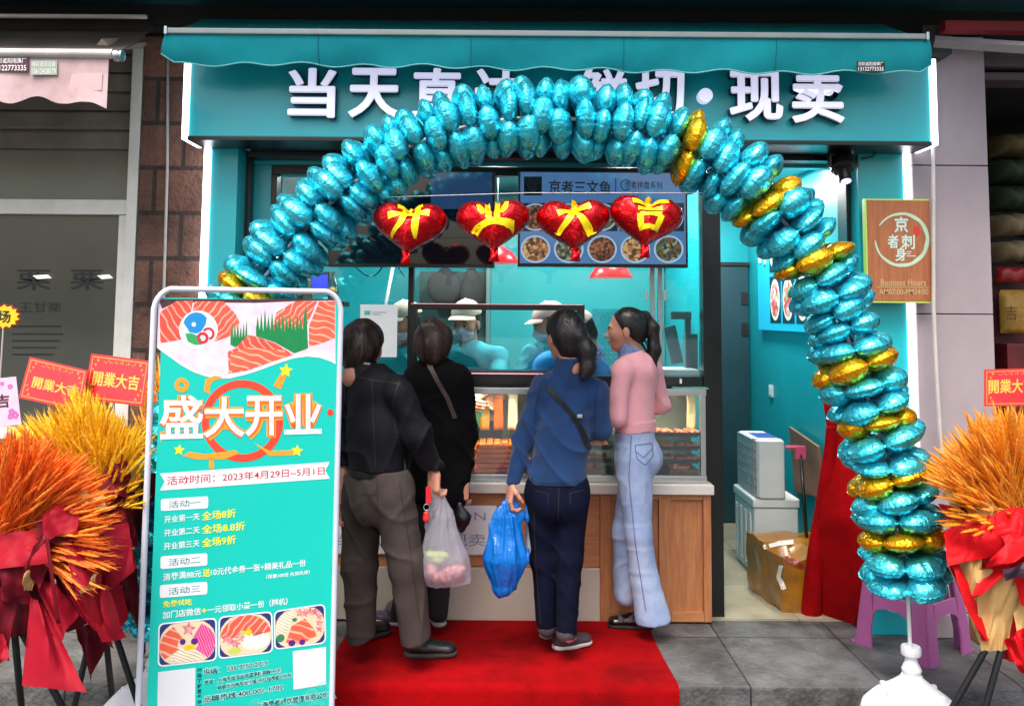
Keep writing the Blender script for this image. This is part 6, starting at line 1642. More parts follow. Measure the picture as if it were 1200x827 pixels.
# ------------------------------------------------------------------ people
def V3(*a): return Vector(a)
UP = Vector((0, 0, 1))
def basis(fwd, tilt_up=UP):
    f = Vector(fwd).normalized(); r = f.cross(tilt_up).normalized(); u = r.cross(f).normalized(); return f, r, u
def head_prims(c, fwd, s=1., roll=None):
    f, r, u = basis(fwd, roll or UP)
    Mx = np.array([[r[i], f[i], u[i]] for i in range(3)])
    def p(a, b, d): return c+(r*a+f*b+u*d)*s
    def E(a, b, d, rr, k=.02): return ell(p(a, b, d), [x*s for x in rr], k, Mx)
    P = [E(0, -.012, .03, (.074, .093, .084)), E(0, .026, -.03, (.060, .062, .082), .03), E(0, .052, -.083, (.030, .028, .025), .03),
         E(.034, .048, -.022, (.026, .03, .03), .025), E(-.034, .048, -.022, (.026, .03, .03), .025),
         cap(p(-.034, .078, .022), p(.034, .078, .022), .010*s, .010*s, .018), cap(p(0, .086, .008), p(0, .104, -.028), .0065*s, .0115*s, .012),
         E(.010, .094, -.031, (.0075, .009, .007), .008), E(-.010, .094, -.031, (.0075, .009, .007), .008),
         cut(ell(p(.031, .093, .002), [x*s for x in (.016, .012, .010)], .012, Mx)), cut(ell(p(-.031, .093, .002), [x*s for x in (.016, .012, .010)], .012, Mx)),
         cap(p(-.017, .083, -.055), p(.017, .083, -.055), .008*s, .008*s, .008), cap(p(-.014, .083, -.065), p(.014, .083, -.065), .009*s, .009*s, .006),
         cut(cap(p(-.02, .094, -.0595), p(.02, .094, -.0595), .0022*s, .0022*s, .004)),
         E(.077, -.006, -.012, (.009, .019, .031), .008), E(-.077, -.006, -.012, (.009, .019, .031), .008),
         cap(p(0, -.022, -.05), p(0, -.045, -.16), .048*s, .050*s, .03)]
    return P, p, (f, r, u), Mx
def hand_prims(w, y, x, curl=(.5, .9, .7), s=1., thumb=.5):
    """w wrist, y along the fingers, x towards the thumb; the palm faces x cross y or its negative as curl's sign asks"""
    y = Vector(y).normalized(); x = (Vector(x)-y*Vector(x).dot(y)).normalized(); z = x.cross(y)
    sg = 1 if curl[0] >= 0 else -1; z = z*sg; c = [abs(q) for q in curl]
    def q(a, b, d=0): return w+(x*a+y*b+z*d)*s
    P = [cap(q(0, -.03), q(0, .02), .026*s, .026*s, .015, z, .72)]
    P += [cap(q(o*.9, .022), q(o, .082), .017*s, .015*s, .015, z, .75) for o in (.026, .009, -.009, -.025)]
    for o, L in ((.029, .92), (.010, 1.02), (-.010, .97), (-.028, .78)):
        p0 = q(o, .082); a = 0; p = p0
        for i, (l, r0, r1) in enumerate(((.042*L, .0098, .0088), (.027*L, .0088, .008), (.021*L, .008, .0068))):
            a += c[i]; n = p+(y*math.cos(a)+z*math.sin(a))*l*s; P.append(cap(p, n, r0*s, r1*s, .004)); p = n
    p0 = q(.024, .016, .004); p1 = p0+(x*.62+y*.6+z*.35*thumb)*.038*s; p2 = p1+(x*.15+y*.75+z*(.3+thumb*.5)).normalized()*.03*s; p3 = p2+(x*-.1+y*.7+z*(.3+thumb*.6)).normalized()*.024*s
    P += [cap(p0, p1, .0145*s, .0115*s, .010), cap(p1, p2, .0112*s, .0095*s, .005), cap(p2, p3, .0095*s, .0075*s, .004)]
    return P
skin = mat('skin', '#b8806a', .5, var=.06, vscale=14, bump=.06, bscale=180); skin.node_tree.nodes['Principled BSDF'].inputs['Subsurface Weight'].default_value = .12
skin.node_tree.nodes['Principled BSDF'].inputs['Subsurface Radius'].default_value = (.012, .005, .003)
def hair_mat(name, c1, c2):
    m = mat(name, c1, .38, col2=c2, vscale=10, bump=.5, bscale=55, stretch=(3, 3, .35), spec=.4); return m
hair_b = hair_mat('black hair', '#0b090a', '#1a1514'); hair_br = hair_mat('dark brown hair', '#120b09', '#2a1712')
def strands(amp, seed, fx=150):
    rs = np.random.RandomState(seed); p = rs.rand(6)*6.28
    def fn(x, y, z): return amp*(np.sin(x*fx+2.5*np.sin(z*16+p[0])+p[1])*.5+np.sin(y*fx*.9+2.5*np.sin(z*13+p[2])+p[3])*.5+.7*np.sin(z*21+x*33+p[4])*np.sin(y*37+p[5]))
    return fn
def sdf_obj(name, prims, res, m, parent, disp=None, planes=()):
    V, F = sdf_mesh(prims, res, disp, planes); mb = MB(); mb.arr(V, F); return mb.build(name, m, parent, smooth=True, fix=False)
def body_mesh(core, heads, hands, m, label, cat='person', group=None):
    """one figure: trunk and limbs, head and hands in one mesh"""
    mb = MB()
    V, F = sdf_mesh(core, .014); mb.arr(V, F)
    for h in heads: V, F = sdf_mesh(h, .0042); mb.arr(V, F)
    for h in hands: V, F = sdf_mesh(h, .0034); mb.arr(V, F)
    return tag(mb.build('person', m, None, smooth=True, fix=False), label, cat, group)
def thin(P, k=.62): return [(p[0], p[1], p[2], p[3]*k, p[4]*k)+tuple(p[5:]) if p[0] == 'c' else (p[0], p[1], p[2]*k)+tuple(p[3:]) for p in P if p[0] != '-']
def eyes(body, p, f, r, u, s=1., lids=True, look=-.3):
    wm, im = M['eyewhite'], M['iris']
    for sd in (-1, 1):
        c = p(.031*sd, .079, .002)
        mb = MB(); bm = bmesh.new(); bmesh.ops.create_uvsphere(bm, u_segments=14, v_segments=10, radius=.0098*s); mb.bm(bm, Matrix.Translation(c)); e = mb.build('eye', wm, body, smooth=True)
        mb = MB(); bm = bmesh.new(); bmesh.ops.create_uvsphere(bm, u_segments=10, v_segments=8, radius=.0062*s); mb.bm(bm, Matrix.Translation(c+f*.0056*s+u*.0035*s*look)); mb.build('iris', im, e, smooth=True)
        mb = MB(); mb.tube([p(.017*sd, .088, .018), p(.031*sd, .091, .0235), p(.047*sd, .080, .018)], [.0022*s, .0034*s, .0015*s], 6); mb.build('eyebrow', hair_b, body, smooth=True)
        mb = MB(); mb.tube([p(.018*sd, .0885, .004), p(.031*sd, .0925, .0085), p(.044*sd, .085, .005)], [.001*s, .002*s, .0012*s], 6); mb.build('eyelid', M['lash'], body, smooth=True)
M['eyewhite'] = mat('eye white', '#b9b2ab', .3); M['iris'] = mat('dark iris', '#120a07', .15); M['lash'] = mat('lashes', '#1a0f0c', .5); M['lip'] = mat('lips', '#a5544e', .45)
def shoe(parent, heel, toe, z0, w=.088, h=.085, up=None, sole=None, ankle=None, name='shoe', solename='sole', st=.028, heelh=.0):
    d = toe-heel; d.z = 0; L = d.length; d.normalize(); H = Vector((heel.x, heel.y, z0))
    s_ = d.cross(UP)
    def q(a, b, c=0): return H+d*a+UP*b+s_*c
    P = [cap(q(w*.42, .045), q(L*.45, .042), w*.40, w*.42, .02, UP, .85), cap(q(L*.45, .042), q(L-w*.44, .034), w*.42, w*.43, .03, UP, .72), cap(q(.045, .05), q(.06, h), .036, .038, .03)]
    if ankle is not None: P.append(cap(q(.06, h), ankle, .040, .046, .02))
    o = sdf_obj(name, P, .006, up, parent, None, [((0, 0, z0+st*.6), (0, 0, -1))])
    S = [cap(q(w*.40, st*.5), q(L*.5, st*.5), w*.44, w*.45, .02, UP, .5), cap(q(L*.5, st*.5), q(L-w*.42, st*.5+.003), w*.45, w*.46, .02, UP, .45)]
    sdf_obj(solename, S, .006, sole, o, None, [((0, 0, z0+.001), (0, 0, -1)), ((0, 0, z0+st), (0, 0, 1))])
    return o
def hair_cap(c, p, fr, Mx, s=1., back=.0, vol=1.0):
    f, r, u = fr
    return [ell(p(0, -.016, .034), [x*s*vol for x in (.083, .100, .089)], .02, Mx), ell(p(0, -.05, -.03), [x*s*vol for x in (.072, .058, .07)], .04, Mx)]
def face_plane(p, fr, b=.048, d=.055, k=.45):
    f, r, u = fr; return (p(0, b, d), f*.9-u*k)

# ---------------- woman in the blue fleece jacket
Y0 = 4.15
fwd = V3(-.18, 1, 0).normalized()
jk = [cap(at(666, 468, Y0), at(659, 515, Y0), .130, .126, .06, fwd, .70), cap(at(659, 515, Y0), at(654, 556, Y0), .126, .146, .05, fwd, .74),
      cap(at(640, 455, Y0), at(696, 458, Y0), .058, .058, .06), cap(at(666, 438, Y0+.01), at(638, 455, Y0), .05, .055, .04), cap(at(668, 438, Y0+.01), at(697, 458, Y0), .05, .055, .04)]
jk += chain([at(634, 462, Y0), at(613, 515, Y0+.02), at(602, 563, Y0-.03)], [.058, .050, .038], .03)
jk += chain([at(699, 464, Y0), at(705, 503, Y0+.03), at(690, 506, Y0+.27)], [.060, .054, .04], .03)
collar = [cap(at(667, 420, Y0-.035), at(667, 444, Y0-.02), .064, .080, .02)]
hz = Z(655, 566, Y0)
hc = at(661, 393, Y0+.01)
HP, hp, hfr, hMx = head_prims(hc, V3(-.5, .9, -.12))
core = thin(jk)+[cap(at(656, 555, Y0), at(655, 585, Y0), .11, .11, .04, fwd, .75)]
lh, lk, la = at(637, 582, Y0), at(637, 655, Y0+.03), at(641, 735, Y0+.04)
rh, rk, ra = at(670, 582, Y0), at(667, 655, Y0-.02), at(663, 742, Y0-.06)
lw_ = at(600, 567, Y0-.035)
HL = hand_prims(lw_, at(596, 590, Y0-.05)-lw_, V3(.25, -.9, 0), (.45, 1.0, .8), .95, .9)
B = body_mesh(core+chain([lh, lk, la], [.065, .045, .035])+chain([rh, rk, ra], [.065, .045, .035]), [HP], [HL], skin, 'woman in blue fleece jacket with ponytail, seen from behind, holding a blue bag')
fleece = mat('blue fleece', '#1b3760', .95, var=.18, vscale=9, bump=.4, bscale=300, sheen=.15, spec=.15)
jo = sdf_obj('jacket', jk+collar, .0072, fleece, B, folds(.0125, (19, 17, 9), 4, 2.2), [(at(666, 419, Y0), (0, 0, 1)), (at(655, 566, Y0), (0, -.02, -1))])
tB = bvh(jo)
hem = ribbon_on(tB, [(612, 560), (640, 564), (690, 564)], 3, 'hem_seam', mat('navy seam', '#123257', .9), jo, .002, 30)
ribbon_on(tB, [(655, 418), (668, 419), (680, 421)], 2.5, 'collar_edge', fleece, jo, .003, 12)
navy_d = mat('dark navy denim', '#0c1129', .9, spec=.1, col2='#080b1a', vscale=12, bump=.3, bscale=350)
sdf_obj('trousers', [cap(at(639, 570, Y0), at(668, 570, Y0), .095, .095, .05, fwd, .9), ell(at(646, 588, Y0-.03), (.085, .09, .10), .04), ell(at(665, 588, Y0-.03), (.085, .09, .10), .04)]+chain([lh, lk, la+UP*-.05], [.088, .060, .047], .03)+chain([rh, rk, ra+UP*-.05], [.088, .062, .047], .03), .0072, navy_d, B, folds(.0045, (22, 20, 12), 6, 2), [(at(655, 737, Y0), (0, 0, -1))])
shup = mat('grey brown sneaker mesh', '#3a3236', .8, var=.3, vscale=40, bump=.4, bscale=260); shso = mat('white sneaker sole', '#b9b3ad', .6, var=.12, vscale=30)
s1_ = shoe(B, gnd(632, 750, .011)+V3(.03, .0, 0), gnd(648, 740, .011)+V3(.02, .16, 0), .011, .085, .09, shup, shso, la, st=.034)
s2_ = shoe(B, gnd(648, 762, .011)+V3(.0, .0, 0), gnd(686, 758, .011)+V3(.03, .03, 0), .011, .088, .09, shup, shso, ra, st=.034)
tS = bvh(s2_)
pinkm = mat('pink sneaker mark', '#c9626a', .5)
mk = MB()
sw = [(663, 752), (668, 753.5), (678, 747.5)]; a_ = [hit(tS, 663, 750), hit(tS, 666, 752.2), hit(tS, 671, 750.5), hit(tS, 677.5, 746.5), hit(tS, 670, 748.8), hit(tS, 666, 749.6)]
if all(a_): mk.add(a_, [(0, 1, 5), (1, 4, 5), (1, 2, 4), (2, 3, 4)]); mk.build('shoe_mark', pinkm, s2_, fix=False)
HB = hair_cap(hc, hp, hfr, hMx, 1, 0, 1.06)+[ell(hp(0, -.058, -.075), (.055, .04, .05), .03, hMx), cap(at(680, 395, Y0-.09), at(689, 410, Y0-.085), .030, .038, .03), cap(at(689, 410, Y0-.085), at(690, 430, Y0-.09), .038, .034, .03), cap(at(690, 430, Y0-.09), at(683, 442, Y0-.1), .034, .014, .02), ell(at(675, 388, Y0-.06), (.05, .05, .05), .03)]
ho_ = sdf_obj('hair', HB, .006, hair_b, B, strands(.0022, 3), [face_plane(hp, hfr, .05, .05)])
strap_m = mat('black strap leather', '#0d0d10', .35, bump=.1)
ribbon_on(tB, [(640, 452), (655, 468), (670, 485), (680, 502)], 5.5, 'bag_strap', strap_m, jo, .005, 40)
ribbon_on(tB, [(680, 502), (688, 520), (692, 548)], 6.5, 'bag_strap', strap_m, jo, .006, 30)
h_ = hit(tB, 678.5, 487, .009)
if h_: mb = MB(); mb.bbox(h_.x-.012, h_.x+.012, h_.y-.005, h_.y+.004, h_.z-.008, h_.z+.008, .002); mb.build('strap_buckle', M['steel'], jo)

# ---------------- woman in the pink sweater
Y1 = 4.42
f1 = V3(-.80, .60, 0).normalized(); l1 = UP.cross(f1)
P1 = lambda x, y, d=0: at(x, y, Y1+d)
swt = [cap(P1(746, 442), P1(744, 520), .118, .120, .05, f1, .78), cap(P1(730, 432, -.09), P1(764, 432, .10), .054, .054, .06), cap(P1(741, 417), P1(746, 435), .055, .085, .05), ell(P1(733, 462, .02), (.085, .08, .08), .05)]
swt += chain([P1(729, 438, -.11), P1(722, 489, -.13), P1(698, 494, .08)], [.058, .050, .036], .03)
swt += chain([P1(766, 438, .12), P1(774, 474, .15), P1(752, 482, .36)], [.056, .048, .036], .03)
c1 = P1(733, 387)
HP1, p1_, fr1, Mx1 = head_prims(c1, V3(-1, .16, -.04), .95)
nw = P1(735, 417)
lhip, lkn, lan = P1(738, 528, -.07), P1(748, 625, -.08), P1(765, 712, -.03)
rhip, rkn, ran = P1(754, 528, .08), P1(731, 622, .08), P1(733, 698, .10)
wl_, wr_ = P1(694, 492, .10), P1(748, 482, .40)
W = body_mesh(thin(swt)+[cap(P1(744, 505), P1(746, 530), .08, .08, .04, f1, .8)]+chain([P1(743, 545, -.04), lkn, lan], [.055, .045, .035])+chain([P1(752, 545, .05), rkn, ran], [.055, .045, .035]), [HP1],
              [hand_prims(wl_, V3(-.85, .5, .1), V3(0, .3, 1), (.4, .5, .4), .9), hand_prims(wr_, V3(-.8, .5, .2), V3(0, -.3, 1), (-.4, .5, .4), .9)], skin, 'woman in pink sweater and flared light jeans, standing in profile with a high ponytail')
pinkk = mat('pink knit', '#e4a4ac', .95, var=.08, vscale=8, bump=.4, bscale=280, sheen=.1, spec=.15)
so = sdf_obj('sweater', swt, .0072, pinkk, W, folds(.0125, (18, 17, 11), 9, 2.2), [((0, 0, Z(745, 503, Y1)), (0, 0, -1))])
sdf_obj('hem_band', [cap(P1(745, 485), P1(745, 520), .122, .118, .02, f1, .80)], .008, pinkk, so, folds(.003, (60, 60, 2), 2), [((0, 0, Z(745, 506, Y1)), (0, 0, -1)), ((0, 0, Z(745, 491, Y1)), (0, 0, 1))])
sdf_obj('scarf', [cap(P1(737, 404, -.005), P1(739, 420), .056, .066, .02)], .006, mat('blue patterned scarf', '#3b62a6', .6, col2='#7f8fae', vscale=55), W, folds(.003, (40, 40, 60), 3), [(P1(737, 404), (.35, 0, 1))])
jean = mat('light blue denim', '#7b8fb8', .9, col2='#a8b7d2', vscale=5, spec=.15, bump=.3, bscale=380)
jp = [cap(P1(743, 508), P1(747, 538), .112, .116, .05, f1, .90), ell(P1(757, 536, .02), (.085, .1, .08), .04)]
jp += chain([P1(742, 540, -.06), lkn], [.096, .064], .03)+[cap(lkn, P1(756, 680, -.05), .064, .072, .03), cap(P1(756, 680, -.05), P1(769, 745, -.03), .072, .098, .02)]
jp += chain([P1(748, 540, .07), rkn, P1(734, 695, .1)], [.09, .056, .064], .03)
jo2 = sdf_obj('jeans', jp, .0072, jean, W, folds(.0045, (22, 20, 13), 12, 2), [(P1(766, 728, -.04), (.10, 0, -1)), ((0, 0, Z(745, 499, Y1)), (0, 0, 1))])
tJ = bvh(jo2)
dst = mat('denim stitching', '#5a6d96', .9)
for pts in ([(744, 522), (764, 519), (765, 534), (756, 545), (746, 537), (744, 522)], [(745, 529), (754, 536), (764, 526)], [(722, 506), (745, 508), (770, 505)], [(740, 510), (737, 560), (745, 640), (757, 716)]):
    ribbon_on(tJ, pts, 1.3, 'stitched_seam', dst, jo2, .002, 50)
for q in ((743, 503), (771, 503)): ribbon_on(tJ, [(q[0], 500), (q[0], 508)], 3, 'belt_loop', jean, jo2, .004, 4)
flat = mat('black patent leather', '#0c0c0e', .22, coat=.4); flso = mat('black sole', '#141414', .7)
g1 = lambda x, y: gnd(x, y, .004)
fa = shoe(W, g1(766, 735), g1(712, 735), .003, .088, .05, flat, flso, None, st=.024)
fb_ = shoe(W, g1(748, 720), g1(705, 724), .003, .085, .05, flat, flso, None, st=.024)
for sh_, (x, y) in ((fa, (733, 722)), (fb_, (722, 713))):
    tt = bvh(sh_); h_ = hit(tt, x, y+4, .004)
    if h_:
        mb = MB()
        for sx in (-1, 1): mb.grid(lambda u, v: h_+V3(sx*(.004+.034*u), -.012*math.sin(u*3), (v-.5)*(.012+.034*u)+.012*u), 6, 4, .003)
        mb.bbox(h_.x-.007, h_.x+.007, h_.y-.012, h_.y, h_.z-.008, h_.z+.008, .003)
        mb.build('shoe_bow', mat('black and white gingham', '#6f6f73', .6, col2='#1a1a1c', vscale=120), sh_)
HB1 = [ell(p1_(0, -.018, .036), [x*.95 for x in (.081, .098, .088)], .02, Mx1), ell(p1_(0, -.065, -.012), (.06, .045, .06), .04, Mx1), cap(P1(752, 372), P1(757, 370), .026, .022, .02)]
HB1 += chain([P1(757, 370), P1(766, 384), P1(767, 410), P1(762, 430), P1(753, 447)], [.020, .028, .032, .028, .007], .02)
sdf_obj('hair', HB1, .0055, hair_b, W, strands(.0020, 5), [(p1_(0, .046, .058), fr1[0]*.9-UP*.5)])
eyes(W, p1_, *fr1, .95)
mb = MB(); mb.tube([p1_(-.016, .0885, -.0555), p1_(0, .0925, -.0545), p1_(.016, .0885, -.0555)], [.002, .0046, .002], 8); mb.tube([p1_(-.014, .088, -.064), p1_(0, .0925, -.0655), p1_(.014, .088, -.064)], [.002, .005, .002], 8); mb.build('lips', M['lip'], W, smooth=True)

# ---------------- man in the black bomber jacket
Y2 = 4.0
f2 = V3(.72, .69, 0).normalized()
P2 = lambda x, y, d=0: at(x, y, Y2+d)
bj = [cap(P2(436, 462, .02), P2(440, 505), .146, .150, .06, f2, .72), cap(P2(440, 505), P2(441, 575), .152, .150, .05, f2, .78), cap(P2(418, 450, .10), P2(463, 453, -.09), .060, .060, .07), cap(P2(427, 434, .04), P2(440, 458), .055, .10, .06)]
bj += chain([P2(470, 460, -.12), P2(489, 508, -.10), P2(507, 549, -.02)], [.060, .056, .044], .05)
bj += chain([P2(412, 460, .13), P2(402, 520, .14), P2(402, 580, .06)], [.066, .058, .044], .04)
c2 = P2(427, 405, .08)
HP2, p2_, fr2, Mx2 = head_prims(c2, V3(.45, .85, -.25), 1.0)
rw = P2(509, 551, -.02); lw2 = P2(403, 584, .05)
HR = hand_prims(rw, V3(.0, -.15, -1), V3(-.55, .6, 0), (-.7, 1.15, .9), 1.02, 1.0)
HL2 = hand_prims(lw2, V3(.1, .05, -1), V3(.8, .4, .1), (-.7, 1.0, .8), 1.02, .8)
rl_, rk_, ra_ = P2(460, 582, -.06), P2(477, 662, -.05), P2(489, 742, -.03)
ll_, lk_, la_ = P2(425, 582, .06), P2(421, 662, .08), P2(424, 736, .08)
Mn = body_mesh(thin(bj)+[cap(P2(441, 545), P2(442, 575), .09, .09, .04)]+chain([rl_, rk_, ra_], [.075, .055, .04])+chain([ll_, lk_, la_], [.075, .055, .04]), [HP2], [HR, HL2], skin, 'man in black bomber jacket and grey brown trousers, seen from behind beside the poster')
nyl = mat('black nylon', '#121319', .75, spec=.15, var=.25, vscale=8, bump=.2, bscale=90)
bo = sdf_obj('jacket', bj, .0072, nyl, Mn, folds(.014, (17, 16, 11), 21, 2.2), [((0, 0, Z(440, 549, Y2)), (0, 0, -1))])
sdf_obj('ribbed_hem', [cap(P2(441, 530), P2(441, 575), .148, .142, .02, f2, .79)], .008, mat('black rib knit', '#0e0f12', .9, bump=.4, bscale=120), bo, folds(.003, (90, 90, 2), 2), [((0, 0, Z(441, 557, Y2)), (0, 0, -1)), ((0, 0, Z(441, 546, Y2)), (0, 0, 1))])
sdf_obj('collar', [cap(P2(427, 426, .03), P2(431, 446, .025), .068, .084, .02)], .007, mat('black rib collar', '#0d0e11', .9, bump=.4, bscale=120), bo, None, [(P2(428, 427), (.1, .1, 1))])
sdf_obj('shirt_collar', [cap(P2(425, 420, .03), P2(428, 434, .03), .056, .060, .02)], .006, mat('pale shirt', '#a59d95', .7), Mn, None, [(P2(426, 424), (.2, .2, 1))])
tw = mat('grey brown wool trousers', '#443d3a', .92, spec=.12, var=.14, vscale=10, bump=.5, bscale=330)
sdf_obj('trousers', [cap(P2(430, 566, .04), P2(456, 568, -.05), .108, .108, .06), ell(P2(434, 590, -.06), (.09, .08, .1), .06)]+chain([rl_, rk_, ra_+UP*-.07], [.100, .080, .070], .04)+chain([ll_, lk_, la_+UP*-.07], [.100, .080, .068], .04), .0072, tw, Mn, folds(.0065, (21, 19, 9), 31, 2.2), [(P2(450, 752), (.25, .3, -1)), ((0, 0, Z(440, 548, Y2)), (0, 0, 1))])
boot = mat('worn black leather', '#17171a', .42, var=.3, vscale=14, bump=.2, bscale=60, coat=.1); bsol = mat('scuffed boot sole', '#3a3632', .8, var=.3, vscale=20)
shoe(Mn, gnd(474, 768, .011), gnd(535, 770, .011)+V3(.0, .02, 0), .011, .098, .12, boot, bsol, ra_+V3(-.0, 0, .02), st=.026)
shoe(Mn, gnd(408, 752, .011), gnd(456, 744, .011)+V3(0, .04, 0), .011, .098, .12, boot, bsol, la_, st=.026)
sdf_obj('hair', [ell(p2_(0, -.018, .030), (.092, .108, .094), .02, Mx2), ell(p2_(0, -.062, -.035), (.086, .062, .075), .04, Mx2), ell(p2_(0, -.06, -.085), (.065, .045, .05), .03, Mx2), ell(p2_(.05, -.02, -.03), (.04, .06, .05), .03, Mx2), ell(p2_(-.05, -.02, -.03), (.04, .06, .05), .03, Mx2)], .006, hair_br, Mn, strands(.0035, 8, 120), [face_plane(p2_, fr2, .055, .04)])

# ---------------- person in the long black coat
Y3 = 4.36
f3_ = V3(.12, 1, 0).normalized()
P3 = lambda x, y, d=0: at(x, y, Y3+d)
ct_ = [cap(P3(513, 452), P3(515, 510), .140, .145, .06, f3_, .72), cap(P3(515, 510), P3(514, 575), .145, .158, .05, f3_, .74), cap(P3(488, 440), P3(537, 444), .064, .064, .07), cap(P3(511, 428, .02), P3(513, 446), .055, .09, .06)]
ct_ += chain([P3(540, 450), P3(546, 508, .02), P3(541, 560, -.05)], [.064, .058, .046], .03)+chain([P3(485, 450), P3(480, 510, .04), P3(488, 556, .1)], [.064, .058, .046], .03)
c3_ = P3(507, 402, .02)
HP3, p3_, fr3, Mx3 = head_prims(c3_, V3(-.1, 1, -.12), .98)
rw3 = P3(541, 562, -.055); lw3 = P3(489, 560, .12)
a3, b3, d3 = P3(500, 590), P3(488, 655, .02), P3(470, 716, .02)
e3, g3, i3 = P3(524, 590), P3(516, 655, .03), P3(513, 716, .03)
K = body_mesh(thin(ct_)+chain([a3, b3, d3], [.07, .05, .04])+chain([e3, g3, i3], [.07, .05, .04]), [HP3], [hand_prims(rw3, V3(.0, -.1, -1), V3(-.9, .3, 0), (-.55, .9, .7), 1.0, .8), hand_prims(lw3, V3(0, .2, -1), V3(.9, .3, 0), (.5, .8, .6), .95)], skin, 'person in long black coat with brown shoulder strap standing before the orange basket stack')
blk = mat('black wool coat', '#08080a', .95, spec=.12, var=.2, vscale=8, bump=.3, bscale=200)
ko = sdf_obj('coat', ct_, .0072, blk, K, folds(.008, (12, 12, 9), 41), [((0, 0, Z(514, 590, Y3)), (0, 0, -1))])
tK = bvh(ko); ribbon_on(tK, [(501, 424), (512, 445), (524, 466), (533, 490)], 5, 'shoulder_strap', mat('brown strap', '#3a2a24', .6), ko, .005, 30)
sdf_obj('trousers', [cap(P3(500, 580), P3(524, 580), .09, .09, .05)]+chain([a3, b3, d3], [.084, .064, .052], .03)+chain([e3, g3, i3], [.084, .064, .052], .03), .008, mat('black cotton trousers', '#0d0d10', .9, bump=.2, bscale=200), K, folds(.004, (16, 14, 18), 43))
flo = mat('dark floral sneaker', '#1a1720', .7, col2='#6b5f70', vscale=60, bump=.2, bscale=120)
shoe(K, gnd(474, 733, .011), gnd(437, 728, .011), .011, .088, .08, flo, shso, d3, st=.032)
shoe(K, gnd(512, 736, .011)+V3(.02, .0, 0), gnd(502, 727, .011)+V3(-.0, .14, 0), .011, .088, .08, flo, shso, i3, st=.032)
sdf_obj('hair', [ell(p3_(0, -.016, .028), (.094, .106, .096), .02, Mx3), ell(p3_(.0, -.06, -.03), (.085, .06, .07), .04, Mx3), ell(p3_(0, -.055, -.08), (.06, .045, .05), .03, Mx3), ell(p3_(-.03, -.085, .07), (.045, .04, .04), .03, Mx3), ell(p3_(.05, -.07, .03), (.05, .04, .05), .03, Mx3)], .006, hair_br, K, strands(.0045, 9, 95), [face_plane(p3_, fr3, .055, .04)])

# ---------------- hair strands and garment seams
def lay_strands(hair, p, fr, pairs, m, seed, w=.0016, lift=.003, n=9):
    """fine ribbons combed over a hair mass from start to end points"""
    tree = bvh(hair); rs = random.Random(seed); mb = MB()
    for a, b, loose in pairs:
        P = []; lf = rs.uniform(.0004, lift); jit = Vector((rs.uniform(-1, 1), rs.uniform(-1, 1), rs.uniform(-1, 1)))*.006
        for i in range(n+1):
            t = i/n; q = a.lerp(b, t)+jit*math.sin(t*3.1)
            r_ = tree.find_nearest(q)
            if r_[0] is None: continue
            P.append((r_[0]+r_[1]*(lf+loose*max(0, t-.7)*rs.random()), r_[1]))
        vs, fs = [], []
        for i, (q, nn) in enumerate(P):
            t = (P[min(i+1, len(P)-1)][0]-P[max(i-1, 0)][0]); s_ = t.cross(nn)
            if s_.length < 1e-9: s_ = Vector((1, 0, 0))
            s_ = s_.normalized()*w*(1-.75*abs(2*i/n-1)**3); vs += [q-s_, q+s_]
        fs = [(2*i, 2*i+1, 2*i+3, 2*i+2) for i in range(len(P)-1)]
        mb.add(vs, fs)
    o = mb.build('hair_strands', m, hair, fix=False); tag(o, kind='stuff'); return o
hs1 = mat('glossy black strands', '#1c1818', .32, spec=.5); hs2 = mat('brown strands', '#36211a', .36, spec=.5)
rsd = random.Random(9)
def pony_pairs(p, gather, n, tail):
    out = []
    for _ in range(n):
        a = rsd.uniform(-.5, math.pi+.5); b = rsd.uniform(.0, 1.0)
        out.append((p(.09*math.cos(a), .05-.07*b, .04+.09*math.sin(a)), gather+Vector((rsd.uniform(-.012, .012), rsd.uniform(-.012, .012), rsd.uniform(-.01, .01))), 0))
    for _ in range(n):
        k = rsd.randrange(len(tail)-1); q = lambda v: v+Vector((rsd.uniform(-.035, .035), rsd.uniform(-.04, .02), rsd.uniform(-.01, .01)))
        out.append((q(tail[0]), q(tail[-1]), .02))
    return out
def mop_pairs(p, n):
    out = []
    for _ in range(n):
        th = rsd.uniform(0, 6.283); c_ = p(rsd.uniform(-.03, .03), -.03+rsd.uniform(-.03, .03), .13)
        e = p(.105*math.cos(th), -.03+.105*math.sin(th), rsd.uniform(-.12, -.02)); out.append((c_, e, .025))
    return out
def find_child(o, nm): return [c for c in o.children if c.name.split('.')[0] == nm][0]
lay_strands(find_child(B, 'hair'), hp, hfr, pony_pairs(hp, at(678, 392, Y0-.1), 170, [at(684, 400, Y0-.1), at(690, 420, Y0-.1), at(684, 440, Y0-.1)]), hs1, 1)
lay_strands(find_child(W, 'hair'), p1_, fr1, pony_pairs(p1_, P1(757, 370), 170, [P1(760, 374), P1(766, 410), P1(754, 446)]), hs1, 2)
lay_strands(find_child(Mn, 'hair'), p2_, fr2, mop_pairs(p2_, 330), hs2, 3)
lay_strands(find_child(K, 'hair'), p3_, fr3, mop_pairs(p3_, 330), hs2, 4)
tM = bvh(bo); seam_k = mat('black seam', '#050507', .7)
for pts in ([(468, 446), (461, 470), (463, 500), (470, 525)], [(412, 440), (440, 446), (470, 450)], [(436, 446), (438, 500), (440, 546)]): ribbon_on(tM, pts, 1.5, 'sleeve_seam', seam_k, bo, .002, 30)
mt_ = find_child(Mn, 'trousers'); tMt = bvh(mt_); seam_g = mat('trouser seam', '#2a2523', .9)
for pts in ([(468, 566), (480, 640), (492, 730)], [(424, 580), (442, 579)], [(442, 560), (443, 600)]): ribbon_on(tMt, pts, 1.4, 'trouser_seam', seam_g, mt_, .002, 40)
